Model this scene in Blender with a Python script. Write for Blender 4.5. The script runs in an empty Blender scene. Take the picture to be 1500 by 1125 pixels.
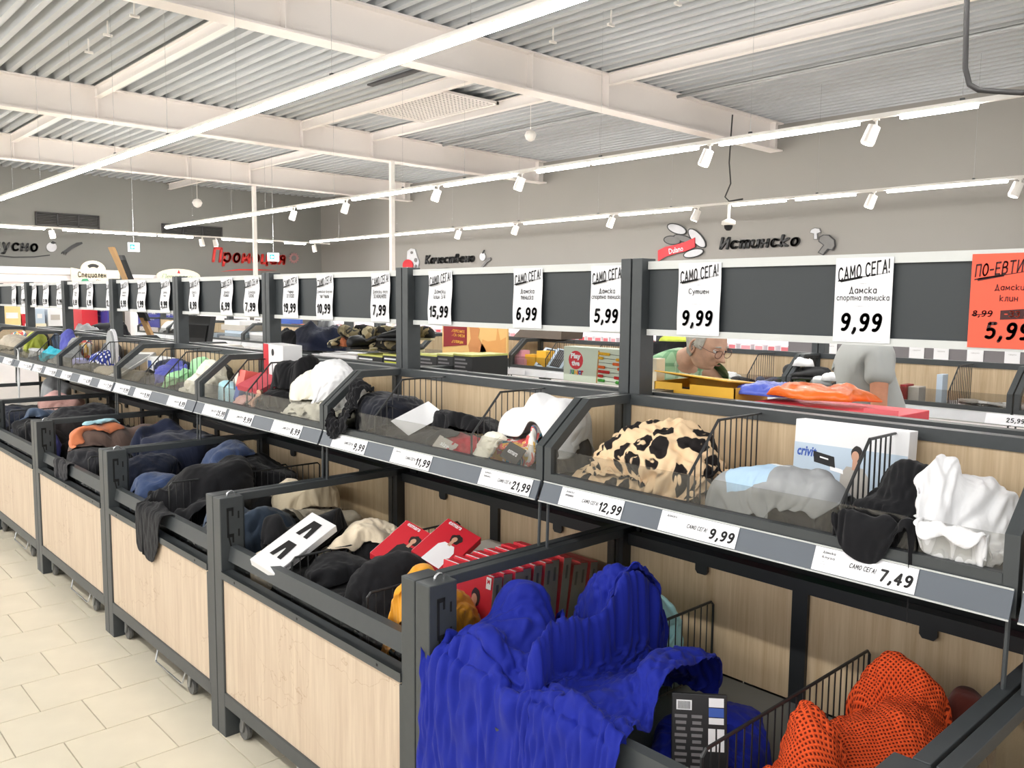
import bpy, math, random
import numpy as np
from mathutils import Vector, Matrix

S = bpy.context.scene
COL = S.collection

# ---------------------------------------------------------------- camera
CF, CYAW, CPITCH, CROLL, CH = 1235.91, math.radians(47.2737), math.radians(5.6457), math.radians(0.5205), 1.70
cF = Vector((math.cos(CYAW)*math.cos(CPITCH), math.sin(CYAW)*math.cos(CPITCH), -math.sin(CPITCH)))
cR0 = cF.cross(Vector((0, 0, 1))).normalized()
cU0 = cR0.cross(cF)
cR = cR0*math.cos(CROLL)+cU0*math.sin(CROLL)
cU = -cR0*math.sin(CROLL)+cU0*math.cos(CROLL)
cam = bpy.data.cameras.new('camera')
cam.sensor_width = 36.0
cam.lens = CF/1500*36
cam.clip_start = 0.05
cam.clip_end = 200
camo = bpy.data.objects.new('camera', cam)
COL.objects.link(camo)
camo.matrix_world = Matrix(((cR.x, cU.x, -cF.x, 0), (cR.y, cU.y, -cF.y, 0), (cR.z, cU.z, -cF.z, CH), (0, 0, 0, 1)))
S.camera = camo

def ray(px, py):
    d = cF + cR*((px-750)/CF) - cU*((py-562.5)/CF)
    return d
def at_x(px, py, x):
    d = ray(px, py); t = x/d.x
    return Vector((x, d.y*t, CH+d.z*t))
def at_y(px, py, y):
    d = ray(px, py); t = y/d.y
    return Vector((d.x*t, y, CH+d.z*t))
def at_z(px, py, z):
    d = ray(px, py); t = (z-CH)/d.z
    return Vector((d.x*t, d.y*t, z))

# ---------------------------------------------------------------- light and exposure
W = bpy.data.worlds.new('world'); S.world = W; W.use_nodes = True
W.node_tree.nodes['Background'].inputs[0].default_value = (1.0, 0.985, 0.96, 1)
W.node_tree.nodes['Background'].inputs[1].default_value = 1.0
S.view_settings.view_transform = 'Standard'
S.view_settings.look = 'None'
S.view_settings.gamma = 1.0
S.view_settings.use_curve_mapping = False
S.view_settings.exposure = 0.35
TUBE_EMIT = 60.0
ZL = 3.60
LX = (4.0, 8.8, 14.4)
# the light itself comes from the luminous tubes built further down (TUBE_EMIT)

# ---------------------------------------------------------------- helpers
def srgb(r, g, b):
    def f(c):
        c /= 255.0
        return c/12.92 if c <= 0.04045 else ((c+0.055)/1.055)**2.4
    return (f(r), f(g), f(b), 1)

class NT:
    def __init__(s, name):
        s.m = bpy.data.materials.new(name); s.m.use_nodes = True
        s.t = s.m.node_tree; s.p = s.t.nodes['Principled BSDF']; s.out = s.t.nodes['Material Output']
    def n(s, typ, **kw):
        nd = s.t.nodes.new(typ)
        for k, v in kw.items():
            if k.startswith('i_'):
                key = k[2:]
                key = int(key) if key.isdigit() else key
                nd.inputs[key].default_value = v
            else:
                setattr(nd, k, v)
        return nd
    def l(s, a, b): s.t.links.new(a, b)
    def ramp(s, fac, stops):
        r = s.n('ShaderNodeValToRGB'); el = r.color_ramp.elements
        while len(el) < len(stops): el.new(0.5)
        for e, (p, c) in zip(el, stops): e.position = p; e.color = c
        s.l(fac, r.inputs[0]); return r
    def coord(s, kind='Object', scale=(1, 1, 1), rot=(0, 0, 0)):
        tc = s.n('ShaderNodeTexCoord'); mp = s.n('ShaderNodeMapping')
        mp.inputs['Scale'].default_value = scale; mp.inputs['Rotation'].default_value = rot
        s.l(tc.outputs[kind], mp.inputs[0]); return mp.outputs[0]
    def bump(s, h, strength=0.3, dist=0.01):
        b = s.n('ShaderNodeBump'); b.inputs['Strength'].default_value = strength; b.inputs['Distance'].default_value = dist
        s.l(h, b.inputs['Height']); s.l(b.outputs[0], s.p.inputs['Normal']); return b

_mats = {}
def plain(name, rgb, rough=0.5, metal=0.0, var=0.06, scale=8.0, emit=None, spec=0.5):
    if name in _mats: return _mats[name]
    t = NT(name); c = srgb(*rgb)
    no = t.n('ShaderNodeTexNoise', i_Scale=scale, i_Detail=4.0)
    t.l(t.coord('Object'), no.inputs['Vector'])
    lo = tuple(x*(1-var) for x in c[:3])+(1,); hi = tuple(min(1, x*(1+var)) for x in c[:3])+(1,)
    r = t.ramp(no.outputs[0], [(0.3, lo), (0.7, hi)])
    t.l(r.outputs[0], t.p.inputs['Base Color'])
    t.p.inputs['Roughness'].default_value = rough; t.p.inputs['Metallic'].default_value = metal
    t.p.inputs['Specular IOR Level'].default_value = spec
    if emit:
        t.p.inputs['Emission Color'].default_value = c; t.p.inputs['Emission Strength'].default_value = emit
    _mats[name] = t.m
    return t.m

def fabric(name, rgb, weave=900.0, var=0.10, rough=0.9, fold=0.35, sheen=0.2):
    if name in _mats: return _mats[name]
    t = NT(name); c = srgb(*rgb)
    uv = t.coord('UV')
    no = t.n('ShaderNodeTexNoise', i_Scale=9.0, i_Detail=5.0); t.l(uv, no.inputs['Vector'])
    lo = tuple(x*(1-var) for x in c[:3])+(1,); hi = tuple(min(1, x*(1+var)) for x in c[:3])+(1,)
    r = t.ramp(no.outputs[0], [(0.3, lo), (0.7, hi)])
    t.l(r.outputs[0], t.p.inputs['Base Color'])
    t.p.inputs['Roughness'].default_value = rough; t.p.inputs['Sheen Weight'].default_value = sheen
    t.p.inputs['Specular IOR Level'].default_value = 0.2
    uv2 = t.coord('UV', (1, 0.45, 1), (0, 0, 0.5))
    n2 = t.n('ShaderNodeTexNoise', i_Scale=14.0, i_Detail=4.0, i_Distortion=1.2); t.l(uv2, n2.inputs['Vector'])
    n3 = t.n('ShaderNodeTexNoise', i_Scale=weave, i_Detail=1.0); t.l(uv, n3.inputs['Vector'])
    m = t.n('ShaderNodeMath', operation='MULTIPLY_ADD'); t.l(n3.outputs[0], m.inputs[0]); m.inputs[1].default_value = 0.06; t.l(n2.outputs[0], m.inputs[2])
    t.bump(m.outputs[0], fold, 0.02)
    _mats[name] = t.m
    return t.m

def wood(name, rgb1, rgb2, rough=0.5, cracks=False):
    t = NT(name)
    v = t.coord('Object', (1.0, 14.0, 0.8))
    n1 = t.n('ShaderNodeTexNoise', i_Scale=2.4, i_Detail=7.0, i_Roughness=0.65, i_Distortion=0.3); t.l(v, n1.inputs['Vector'])
    v2 = t.coord('Object', (1.0, 90.0, 3.0))
    n2 = t.n('ShaderNodeTexNoise', i_Scale=2.0, i_Detail=3.0); t.l(v2, n2.inputs['Vector'])
    mx = t.n('ShaderNodeMath', operation='MULTIPLY_ADD'); t.l(n2.outputs[0], mx.inputs[0]); mx.inputs[1].default_value = 0.35; t.l(n1.outputs[0], mx.inputs[2])
    r = t.ramp(mx.outputs[0], [(0.42, srgb(*rgb1)), (0.85, srgb(*rgb2))])
    src = r.outputs[0]
    if cracks:      # hairline cracks in the laminate
        no = t.n('ShaderNodeTexNoise', i_Scale=3.0, i_Detail=5.0); tc = t.coord('Object', (0.3, 1, 1.5)); t.l(tc, no.inputs['Vector'])
        ma = t.n('ShaderNodeVectorMath', operation='MULTIPLY_ADD'); ma.inputs[1].default_value = (0.6, 0.6, 0.6)
        t.l(no.outputs['Color'], ma.inputs[0]); t.l(tc, ma.inputs[2])
        vo = t.n('ShaderNodeTexVoronoi', feature='DISTANCE_TO_EDGE', i_Scale=1.6); t.l(ma.outputs[0], vo.inputs['Vector'])
        cr = t.ramp(vo.outputs[0], [(0.0, (0.66, 0.56, 0.48, 1)), (0.0045, (1, 1, 1, 1))])
        mm = t.n('ShaderNodeMix', data_type='RGBA', blend_type='MULTIPLY'); mm.inputs[0].default_value = 0.6
        t.l(src, mm.inputs[6]); t.l(cr.outputs[0], mm.inputs[7]); src = mm.outputs[2]
    t.l(src, t.p.inputs['Base Color'])
    t.p.inputs['Roughness'].default_value = rough
    t.bump(mx.outputs[0], 0.08, 0.002)
    return t.m

def glass(name, tint=(0.95, 0.96, 0.96), gl=0.02):
    t = NT(name)
    tr = t.n('ShaderNodeBsdfTransparent'); tr.inputs[0].default_value = tint+(1,)
    g = t.n('ShaderNodeBsdfGlossy'); g.inputs['Roughness'].default_value = 0.04
    fr = t.n('ShaderNodeLayerWeight', i_Blend=0.5)
    pw = t.n('ShaderNodeMath', operation='POWER'); t.l(fr.outputs['Facing'], pw.inputs[0]); pw.inputs[1].default_value = 4.0
    mu = t.n('ShaderNodeMath', operation='MULTIPLY_ADD'); t.l(pw.outputs[0], mu.inputs[0]); mu.inputs[1].default_value = 0.40; mu.inputs[2].default_value = gl
    mi = t.n('ShaderNodeMixShader'); t.l(mu.outputs[0], mi.inputs[0]); t.l(tr.outputs[0], mi.inputs[1]); t.l(g.outputs[0], mi.inputs[2])
    t.l(mi.outputs[0], t.out.inputs[0])
    return t.m

M_METAL = plain('dark_grey_metal', (62, 66, 68), 0.42, 0.0, 0.05, 30)
M_METALB = plain('black_metal', (32, 34, 36), 0.45, 0.0, 0.05, 30)
M_WIRE = plain('black_wire', (48, 49, 50), 0.4, 0.2)
M_SLOT = plain('slot_black', (14, 14, 15), 0.8)
M_CHROME = plain('chrome', (200, 202, 204), 0.25, 0.9)
M_ZINC = plain('galvanised_steel', (150, 152, 152), 0.35, 0.7)
M_TRAY = plain('grey_tray_steel', (120, 124, 124), 0.4, 0.4, 0.08, 3)
M_WHITEP = plain('white_paint', (232, 228, 222), 0.5, 0, 0.02)
M_TRIM = plain('pale_plastic_trim', (204, 206, 204), 0.45, 0, 0.02)
M_BOARD = plain('anthracite_board', (50, 55, 58), 0.55, 0, 0.04, 4)
M_RAIL = plain('slate_rail_backing', (84, 91, 100), 0.4, 0, 0.06, 5)
M_PAPER = plain('white_paper', (240, 240, 244), 0.6, 0, 0.01)
M_INK = plain('black_ink', (22, 20, 22), 0.6, 0, 0.02)
M_GREYINK = plain('grey_ink', (120, 118, 120), 0.6)
M_WOODIN = wood('oak_laminate', (176, 150, 116), (206, 184, 152), 0.5)
M_WOODFR = wood('pale_oak_front', (186, 164, 142), (210, 192, 170), 0.55, True)
M_GLASS = glass('clear_acrylic')
M_GLASSD = glass('smoky_acrylic', (0.93, 0.93, 0.92), 0.02)
M_FRONTGL = glass('front_acrylic', (0.86, 0.86, 0.85), 0.05)

class MB:
    def __init__(s): s.v = []; s.f = []; s.mi = []; s.uv = None
    def add(s, vs, fs, mi=0):
        b = len(s.v); s.v.extend([tuple(p) for p in vs]); s.f.extend([tuple(i+b for i in f) for f in fs]); s.mi.extend([mi]*len(fs)); return s
    def box(s, a, b, mi=0, bev=0.0):
        x0, y0, z0 = (min(a[i], b[i]) for i in range(3)); x1, y1, z1 = (max(a[i], b[i]) for i in range(3))
        return s.hexa([(x0, y0, z0), (x1, y0, z0), (x1, y1, z0), (x0, y1, z0), (x0, y0, z1), (x1, y0, z1), (x1, y1, z1), (x0, y1, z1)], mi)
    def hexa(s, c, mi=0):
        return s.add(c, [(0, 3, 2, 1), (4, 5, 6, 7), (0, 1, 5, 4), (1, 2, 6, 5), (2, 3, 7, 6), (3, 0, 4, 7)], mi)
    def obox(s, c, ax, ay, az, mi=0):
        c = Vector(c); ax, ay, az = Vector(ax), Vector(ay), Vector(az)
        return s.hexa([c+ax*i+ay*j+az*k for k in (-1, 1) for i, j in ((-1, -1), (1, -1), (1, 1), (-1, 1))], mi)
    def tube(s, pts, r, n=6, cap=True, mi=0):
        pts = [Vector(p) for p in pts]; rs = r if isinstance(r, (list, tuple)) else [r]*len(pts)
        rings = []; prev = None
        for i, p in enumerate(pts):
            d = (pts[min(i+1, len(pts)-1)]-pts[max(i-1, 0)]).normalized()
            if prev is None:
                a = Vector((0, 0, 1)) if abs(d.z) < 0.9 else Vector((1, 0, 0))
                u = d.cross(a).normalized()
            else:
                u = (prev-d*prev.dot(d)).normalized()
            prev = u; w = d.cross(u)
            rings.append([p+(u*math.cos(2*math.pi*k/n)+w*math.sin(2*math.pi*k/n))*rs[i] for k in range(n)])
        vs = [q for rg in rings for q in rg]; fs = []
        for i in range(len(pts)-1):
            for k in range(n):
                k2 = (k+1) % n; fs.append((i*n+k, i*n+k2, (i+1)*n+k2, (i+1)*n+k))
        if cap: fs.append(tuple(range(n))[::-1]); fs.append(tuple((len(pts)-1)*n+k for k in range(n)))
        return s.add(vs, fs, mi)
    def prism(s, poly, axis, a, b, mi=0):
        # polygon (2-D) extruded along an axis: 'x' -> poly=(y,z); 'y' -> (x,z); 'z' -> (x,y)
        def P(q, h):
            return (h, q[0], q[1]) if axis == 'x' else ((q[0], h, q[1]) if axis == 'y' else (q[0], q[1], h))
        n = len(poly); vs = [P(q, a) for q in poly]+[P(q, b) for q in poly]
        fs = [tuple(range(n)), tuple(range(2*n-1, n-1, -1))]+[(i, i+n, (i+1) % n+n, (i+1) % n) for i in range(n)]
        return s.add(vs, fs, mi)
    def lathe(s, prof, c=(0, 0, 0), n=16, mi=0, axis='z'):
        vs = []; fs = []
        for r, h in prof:
            for k in range(n):
                a = 2*math.pi*k/n; q = (r*math.cos(a), r*math.sin(a), h)
                if axis == 'x': q = (q[2], q[0], q[1])
                if axis == 'y': q = (q[0], q[2], q[1])
                vs.append((q[0]+c[0], q[1]+c[1], q[2]+c[2]))
        for i in range(len(prof)-1):
            for k in range(n):
                k2 = (k+1) % n; fs.append((i*n+k, i*n+k2, (i+1)*n+k2, (i+1)*n+k))
        fs.append(tuple(range(n))[::-1]); fs.append(tuple((len(prof)-1)*n+k for k in range(n)))
        return s.add(vs, fs, mi)
    def build(s, name, mat, parent=None, smooth=False, bevel=0.0, **props):
        o0 = Vector((0, 0, 0))
        if parent is not None:
            q = parent
            while q is not None: o0 += q.location; q = q.parent
        me = bpy.data.meshes.new(name)
        me.from_pydata([(p[0]-o0.x, p[1]-o0.y, p[2]-o0.z) for p in s.v], [], s.f)
        for m in (mat if isinstance(mat, (list, tuple)) else [mat]): me.materials.append(m)
        me.polygons.foreach_set('material_index', s.mi)
        if smooth: me.polygons.foreach_set('use_smooth', [True]*len(s.f))
        me.update()
        import bmesh
        bm = bmesh.new(); bm.from_mesh(me); bmesh.ops.recalc_face_normals(bm, faces=bm.faces); bm.to_mesh(me); bm.free()
        ob = bpy.data.objects.new(name, me); COL.objects.link(ob)
        if parent is not None: ob.parent = parent
        if bevel:
            bv = ob.modifiers.new('bevel', 'BEVEL'); bv.width = bevel; bv.segments = 2; bv.limit_method = 'ANGLE'
        for k, v in props.items(): ob[k] = v
        return ob

def tag(o, label, cat, group=None, kind=None):
    o['label'] = label; o['category'] = cat
    if group: o['group'] = group
    if kind: o['kind'] = kind
    return o
def thing(name, label, cat, loc=(0, 0, 0), group=None, rot=None):
    o = bpy.data.objects.new(name, None); COL.objects.link(o); o.location = loc; o.empty_display_size = 0.1
    return tag(o, label, cat, group)
def copy_tree(o, loc=None, label=None, parent=None, kids=None):
    if kids is None:
        kids = {}
        for q in COL.objects:
            if q.parent: kids.setdefault(q.parent.name, []).append(q)
    c = o.copy(); COL.objects.link(c)
    if parent is not None: c.parent = parent
    if loc is not None: c.location = loc
    if label: c['label'] = label
    for ch in kids.get(o.name, []): copy_tree(ch, None, None, c, kids)
    return c
def turn(o, ang, pivot=None):
    o.rotation_euler = (0, 0, ang); return o

# marker lettering: every letter is drawn from strokes on a 10-unit high grid
def _el(w, h, n=14): return [(w/2+w/2*math.cos(2*math.pi*k/n+1.57), h/2+h/2*math.sin(2*math.pi*k/n+1.57)) for k in range(n+1)]
GL = {
 'С': [[(6, 8.5), (4.5, 10), (2, 10), (.3, 8), (0, 5), (.3, 2), (2, 0), (4.5, 0), (6, 1.5)]], 'А': [[(0, 0), (3, 10), (6, 0)], [(1.2, 3.5), (4.8, 3.5)]], 'М': [[(0, 0), (.5, 10), (3.5, 3), (6.5, 10), (7, 0)]],
 'О': [_el(6, 10)], 'Е': [[(5, 10), (0, 10), (0, 0), (5, 0)], [(0, 5.2), (4.2, 5.2)]], 'Г': [[(0, 0), (0, 10), (5, 10)]], '!': [[(0, 10), (0, 3.4)], [(0, .6), (0, 0)]], 'П': [[(0, 0), (0, 10), (5.5, 10), (5.5, 0)]],
 '-': [[(0, 4.5), (3.5, 4.5)]], 'В': [[(0, 0), (0, 10), (3.5, 10), (5, 8.8), (5, 6.6), (3.5, 5.3), (0, 5.3)], [(3.5, 5.3), (5.4, 3.8), (5.4, 1.4), (3.8, 0), (0, 0)]], 'Т': [[(0, 10), (6, 10)], [(3, 10), (3, 0)]],
 'И': [[(0, 10), (0, 0), (5.5, 10), (5.5, 0)]], 'Н': [[(0, 0), (0, 10)], [(5.5, 0), (5.5, 10)], [(0, 5), (5.5, 5)]], 'Д': [[(0, -1.5), (0, 0), (6.4, 0), (6.4, -1.5)], [(1, 0), (3.2, 10), (5.4, 0)]],
 'Ч': [[(0, 10), (0, 6), (1.5, 4.5), (5, 4.5)], [(5, 10), (5, 0)]], 'К': [[(0, 0), (0, 10)], [(5, 10), (0, 4.8), (5.3, 0)]], 'Ш': [[(0, 10), (0, 0), (7, 0), (7, 10)], [(3.5, 0), (3.5, 10)]],
 'Б': [[(5, 10), (0, 10), (0, 0), (3.8, 0), (5.4, 1.4), (5.4, 4), (3.8, 5.6), (0, 5.6)]], 'Й': [[(0, 10), (0, 0), (5.5, 10), (5.5, 0)], [(1.5, 12), (2.7, 11.2), (4, 12)]], 'Р': [[(0, 0), (0, 10), (3.8, 10), (5.3, 8.6), (5.3, 6), (3.8, 4.6), (0, 4.6)]],
 'З': [[(0, 9), (1.8, 10), (4, 9.6), (4.4, 7.4), (3.6, 5.8), (1.8, 5.3), (3.8, 4.9), (4.8, 3), (4, .6), (2, 0), (0, .9)]], 'Щ': [[(0, 10), (0, 0), (7, 0), (7, 10)], [(3.5, 0), (3.5, 10)], [(7, 0), (7.8, -1.6)]], 'Ц': [[(0, 10), (0, 0), (5.5, 0), (5.5, 10)], [(5.5, 0), (6.2, -1.6)]], 'У': [[(0, 10), (2.8, 4)], [(5.4, 10), (1.4, 0)]],
 'а': [[(4.6, 6.5), (4.6, 0)], [(4.6, 5), (3.3, 6.5), (1.5, 6.5), (0, 4.5), (0, 2), (1.4, 0), (3.2, 0), (4.6, 1.5)]], 'м': [[(0, 0), (.4, 6.5), (2.8, 1.5), (5.2, 6.5), (5.6, 0)]], 'с': [[(4.4, 5.4), (3.3, 6.5), (1.5, 6.5), (0, 4.5), (0, 2), (1.5, 0), (3.3, 0), (4.4, 1)]],
 'к': [[(0, 0), (0, 9.5)], [(4.3, 6.5), (0, 3), (4.5, 0)]], 'п': [[(0, 0), (0, 6.5)], [(0, 4.8), (1.6, 6.5), (3.4, 6.5), (4.4, 5.2), (4.4, 0)]], 'о': [_el(4.8, 6.5)], 'р': [[(0, -3), (0, 6.5)], [(0, 5), (1.6, 6.5), (3.4, 6.5), (4.8, 4.6), (4.8, 2), (3.4, 0), (1.6, 0), (0, 1.4)]],
 'т': [[(0, 0), (0, 6.5)], [(0, 5), (1.2, 6.5), (2.4, 6.5), (3.2, 5.2), (3.2, 0)], [(3.2, 5), (4.4, 6.5), (5.6, 6.5), (6.4, 5.2), (6.4, 0)]], 'н': [[(0, 0), (0, 6.5)], [(4.4, 0), (4.4, 6.5)], [(0, 3.3), (4.4, 3.3)]],
 'е': [[(0, 3.4), (4.6, 3.4), (4.4, 5.2), (3.2, 6.5), (1.5, 6.5), (0, 4.6), (0, 2), (1.5, 0), (3.4, 0), (4.5, 1)]], 'и': [[(0, 6.5), (0, 1.4), (1.2, 0), (3, 0), (4.4, 1.6)], [(4.4, 6.5), (4.4, 0)]], 'у': [[(0, 6.5), (2.4, .5)], [(4.6, 6.5), (1.6, -3), (0, -3)]],
 'л': [[(0, 0), (1, 1), (1.8, 6.5), (4.4, 6.5), (4.4, 0)]], 'в': [[(0, 0), (0, 9.5), (2.4, 10), (3.4, 8.6), (2.8, 6.6), (0, 5.4)], [(2, 5.8), (4.4, 4.8), (4.6, 1.6), (3, 0), (0, 0)]], 'ч': [[(0, 6.5), (0, 4), (1.3, 2.8), (4.2, 2.8)], [(4.2, 6.5), (4.2, 0)]],
 'з': [[(0, 5.6), (1.5, 6.5), (3.3, 6.5), (4, 5), (3, 3.5), (1.5, 3.5)], [(3, 3.5), (4.3, 2), (3.3, 0), (1.3, 0), (0, 1)]], 'х': [[(0, 0), (4.4, 6.5)], [(0, 6.5), (4.4, 0)]], 'й': [[(0, 6.5), (0, 1.4), (1.2, 0), (3, 0), (4.4, 1.6)], [(4.4, 6.5), (4.4, 0)], [(1, 9), (2.2, 8), (3.4, 9)]],
 'ф': [[(3, 9.5), (3, -3)], _el(6, 6.5)], 'ц': [[(0, 6.5), (0, 0), (4.4, 0), (4.4, 6.5)], [(4.4, 0), (5, -1.6)]], 'я': [[(4.4, 0), (4.4, 6.5), (1.4, 6.5), (.2, 5), (1.4, 3.3), (4.4, 3.3)], [(2, 3.3), (0, 0)]],
 'б': [[(4.2, 10), (1, 8.5), (0, 5), (0, 2), (1.5, 0), (3.3, 0), (4.6, 2), (4.4, 4.4), (3, 6), (1.2, 5.8), (0, 4)]], 'ж': [[(2.8, 0), (2.8, 6.5)], [(0, 6.5), (2.8, 3.3), (5.6, 6.5)], [(0, 0), (2.8, 3.3), (5.6, 0)]],
 'д': [[(4.6, 6.5), (4.6, -1.5), (3, -3), (.6, -2.6)], [(4.6, 5), (3.3, 6.5), (1.5, 6.5), (0, 4.5), (0, 2), (1.4, 0), (3.2, 0), (4.6, 1.5)]], 'г': [[(.2, 5.4), (1.4, 6.5), (3, 6.5), (3.6, 5.2), (3, 3.6), (.6, 2), (.3, .8), (1.4, 0), (3.6, .6)]], 'ш': [[(0, 6.5), (0, 0), (6, 0), (6, 6.5)], [(3, 0), (3, 6.5)]],
 '0': [_el(5, 10)], '1': [[(0, 7.5), (2, 10), (2, 0)]], '2': [[(0, 7.6), (.8, 9.6), (2.5, 10), (4.4, 9), (4.5, 7), (2.8, 4.2), (0, 0)], [(0, 0), (5, 0)]], '3': [[(.2, 8.8), (1.8, 10), (4, 9.6), (4.4, 7.4), (3.6, 5.8), (1.8, 5.3), (3.8, 4.9), (4.8, 3), (4, .6), (2, 0), (0, .9)]],
 '4': [[(3.6, 0), (3.6, 10), (0, 3), (5, 3)]], '5': [[(4.6, 10), (.8, 10), (.4, 5.6)], [(.4, 5.6), (2.4, 6.3), (4.4, 5.2), (4.8, 3), (4, .8), (2, 0), (0, .8)]], '6': [[(.4, 3.4), (1.4, 5.1), (3.2, 5.4), (4.7, 4), (4.8, 1.8), (3.6, .2), (1.8, 0), (.3, 1.4), (.2, 4), (1, 8), (2.6, 10), (4.2, 9.8)]],
 '7': [[(0, 10), (5, 10), (1.8, 0)]], '8': [[(2.5, 5.3), (.6, 6.6), (.5, 8.8), (2.4, 10), (4.4, 8.8), (4.2, 6.6), (2.5, 5.3), (.3, 3.8), (.1, 1.4), (2.4, 0), (4.8, 1.4), (4.6, 3.8), (2.5, 5.3)]],
 '9': [[(4.6, 6.6), (3.6, 4.9), (1.8, 4.6), (.3, 6), (.2, 8.2), (1.4, 9.8), (3.2, 10), (4.7, 8.6), (4.8, 6), (4, 2), (2.4, 0), (.8, .2)]], ',': [[(.9, .9), (.9, 0), (0, -2)]], '%': [_el(2, 4), [(0, 0), (5, 10)], [(3.4, 2), (4.4, 3.4), (5.4, 2), (4.4, .4), (3.4, 2)]],
 '/': [[(0, 0), (3.4, 10)]], ':': [[(0, 5), (0, 5.4)], [(0, 0), (0, .5)]], 'S': [[(4.6, 8.8), (3, 10), (.8, 9.4), (.4, 7), (2.4, 5.2), (4.4, 3.6), (4.2, .8), (2, 0), (0, 1)]], 'L': [[(0, 10), (0, 0), (4, 0)]]}
def stroke_mesh(s, hw, shear, depth):
    V = []; Fc = []; x0 = 0
    def quadstrip(pts):
        nn = len(pts)
        if nn > 5:
            q = [pts[0]]
            for p, r in zip(pts[:-1], pts[1:]): q += [(p[0]*.75+r[0]*.25, p[1]*.75+r[1]*.25), (p[0]*.25+r[0]*.75, p[1]*.25+r[1]*.75)]
            pts = q+[pts[-1]]
        for p, r in zip(pts[:-1], pts[1:]):
            dx, dy = r[0]-p[0], r[1]-p[1]; L = math.hypot(dx, dy)
            if L < 1e-6: continue
            nx, ny = -dy/L*hw, dx/L*hw; b = len(V)
            V.extend([(p[0]+nx, p[1]+ny), (p[0]-nx, p[1]-ny), (r[0]-nx, r[1]-ny), (r[0]+nx, r[1]+ny)]); Fc.append((b, b+1, b+2, b+3))
        for p in pts:
            b = len(V); V.extend([(p[0]+hw*math.cos(k*math.pi/4+.39), p[1]+hw*math.sin(k*math.pi/4+.39)) for k in range(8)]); Fc.append(tuple(range(b, b+8)))
    for ch in s:
        if ch == ' ': x0 += 4.5; continue
        g_ = GL.get(ch) or GL['о']; w = max(p[0] for st in g_ for p in st)
        for st in g_: quadstrip([(x0+p[0], p[1]) for p in st])
        x0 += w+1.35+2*hw
    n = len(V); V = [(x+y*shear, y) for x, y in V]
    me = bpy.data.meshes.new('lettering')
    if depth:
        vs = [(x, y, depth) for x, y in V]+[(x, y, -depth) for x, y in V]; fs = list(Fc)
        for f_ in Fc: fs += [(f_[i], f_[i]+n, f_[(i+1) % len(f_)]+n, f_[(i+1) % len(f_)]) for i in range(len(f_))]
        me.from_pydata(vs, [], fs)
    else: me.from_pydata([(x, y, 0) for x, y in V], [], Fc)
    return me
# text as mesh data (built-in font)
_txt = {}
def text_mesh(s, mat, bold=0.0, shear=0.0, w=None, h=None, depth=0.0):
    key = (s, mat.name, bold, shear, w, h, depth)
    if key in _txt: return _txt[key]
    if all(ch in GL or ch == ' ' for ch in s):
        me = stroke_mesh(s, .40+bold*15, shear, depth)
        return _fit(me, mat, w, h, key)
    cu = bpy.data.curves.new('lettering', 'FONT'); cu.body = s; cu.size = 1.0; cu.offset = bold; cu.shear = shear
    cu.resolution_u = 2; cu.extrude = depth; cu.align_x = 'LEFT'
    ob = bpy.data.objects.new('tmp', cu); COL.objects.link(ob)
    dg = bpy.context.evaluated_depsgraph_get()
    me = bpy.data.meshes.new_from_object(ob.evaluated_get(dg)); me.name = 'lettering'
    bpy.data.objects.remove(ob); bpy.data.curves.remove(cu)
    return _fit(me, mat, w, h, key)
def _fit(me, mat, w, h, key):
    n = len(me.vertices); a = np.empty(n*3); me.vertices.foreach_get('co', a); a = a.reshape(-1, 3)
    if n:
        mn = a.min(0); mxx = a.max(0); c = (mn+mxx)/2; a[:, :2] -= c[:2]
        sx = w/(mxx[0]-mn[0]) if w else None; sy = h/(mxx[1]-mn[1]) if h else None
        if sx is None: sx = sy
        if sy is None: sy = sx
        a[:, 0] *= sx; a[:, 1] *= sy
        me.vertices.foreach_set('co', a.ravel())
    me.materials.clear(); me.materials.append(mat); me.update()
    _txt[key] = me
    return me
def put_text(s, mat, parent, c, ux, uy, name='lettering', **kw):
    # text centred at c (world), running along ux, up along uy
    me = text_mesh(s, mat, **kw)
    ob = bpy.data.objects.new(name, me); COL.objects.link(ob)
    ux = Vector(ux).normalized(); uy = Vector(uy).normalized(); uz = ux.cross(uy)
    o0 = Vector((0, 0, 0)); q = parent
    while q is not None: o0 += q.location; q = q.parent
    if parent is not None: ob.parent = parent
    c = Vector(c)-o0
    ob.matrix_local = Matrix(((ux.x, uy.x, uz.x, c.x), (ux.y, uy.y, uz.y, c.y), (ux.z, uy.z, uz.z, c.z), (0, 0, 0, 1)))
    return ob
# ================================================================ SETTING
XW, YW = 17.0, 29.4
def struct(mb, name, mat, parent=None, **k):
    o = mb.build(name, mat, parent, **k)
    if parent is None: o['kind'] = 'structure'
    return o
M_FLOORT = plain('beige_floor_tile', (226, 217, 196), 0.22, 0, 0.035, 5)
M_FLOORB = plain('tile_grout', (176, 166, 146), 0.7, 0, 0.05, 9)
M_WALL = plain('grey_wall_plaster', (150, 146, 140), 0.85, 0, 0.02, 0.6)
M_WALLD = plain('shaded_grey_wall_plaster', (130, 129, 124), 0.85, 0, 0.02, 0.6)  # same grey wall, the back wall's weaker lighting put into a darker colour
M_DECK = plain('galvanised_roof_deck', (184, 187, 190), 0.5, 0.0, 0.03, 1.5)
M_BEAM = plain('white_steel_beam', (236, 229, 224), 0.55, 0, 0.015, 1.0)
floor = struct(MB().add([(-8, -2, -0.006), (XW, -2, -0.006), (XW, YW, -0.006), (-8, YW, -0.006)], [(0, 1, 2, 3)]), 'floor', M_FLOORB)
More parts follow.
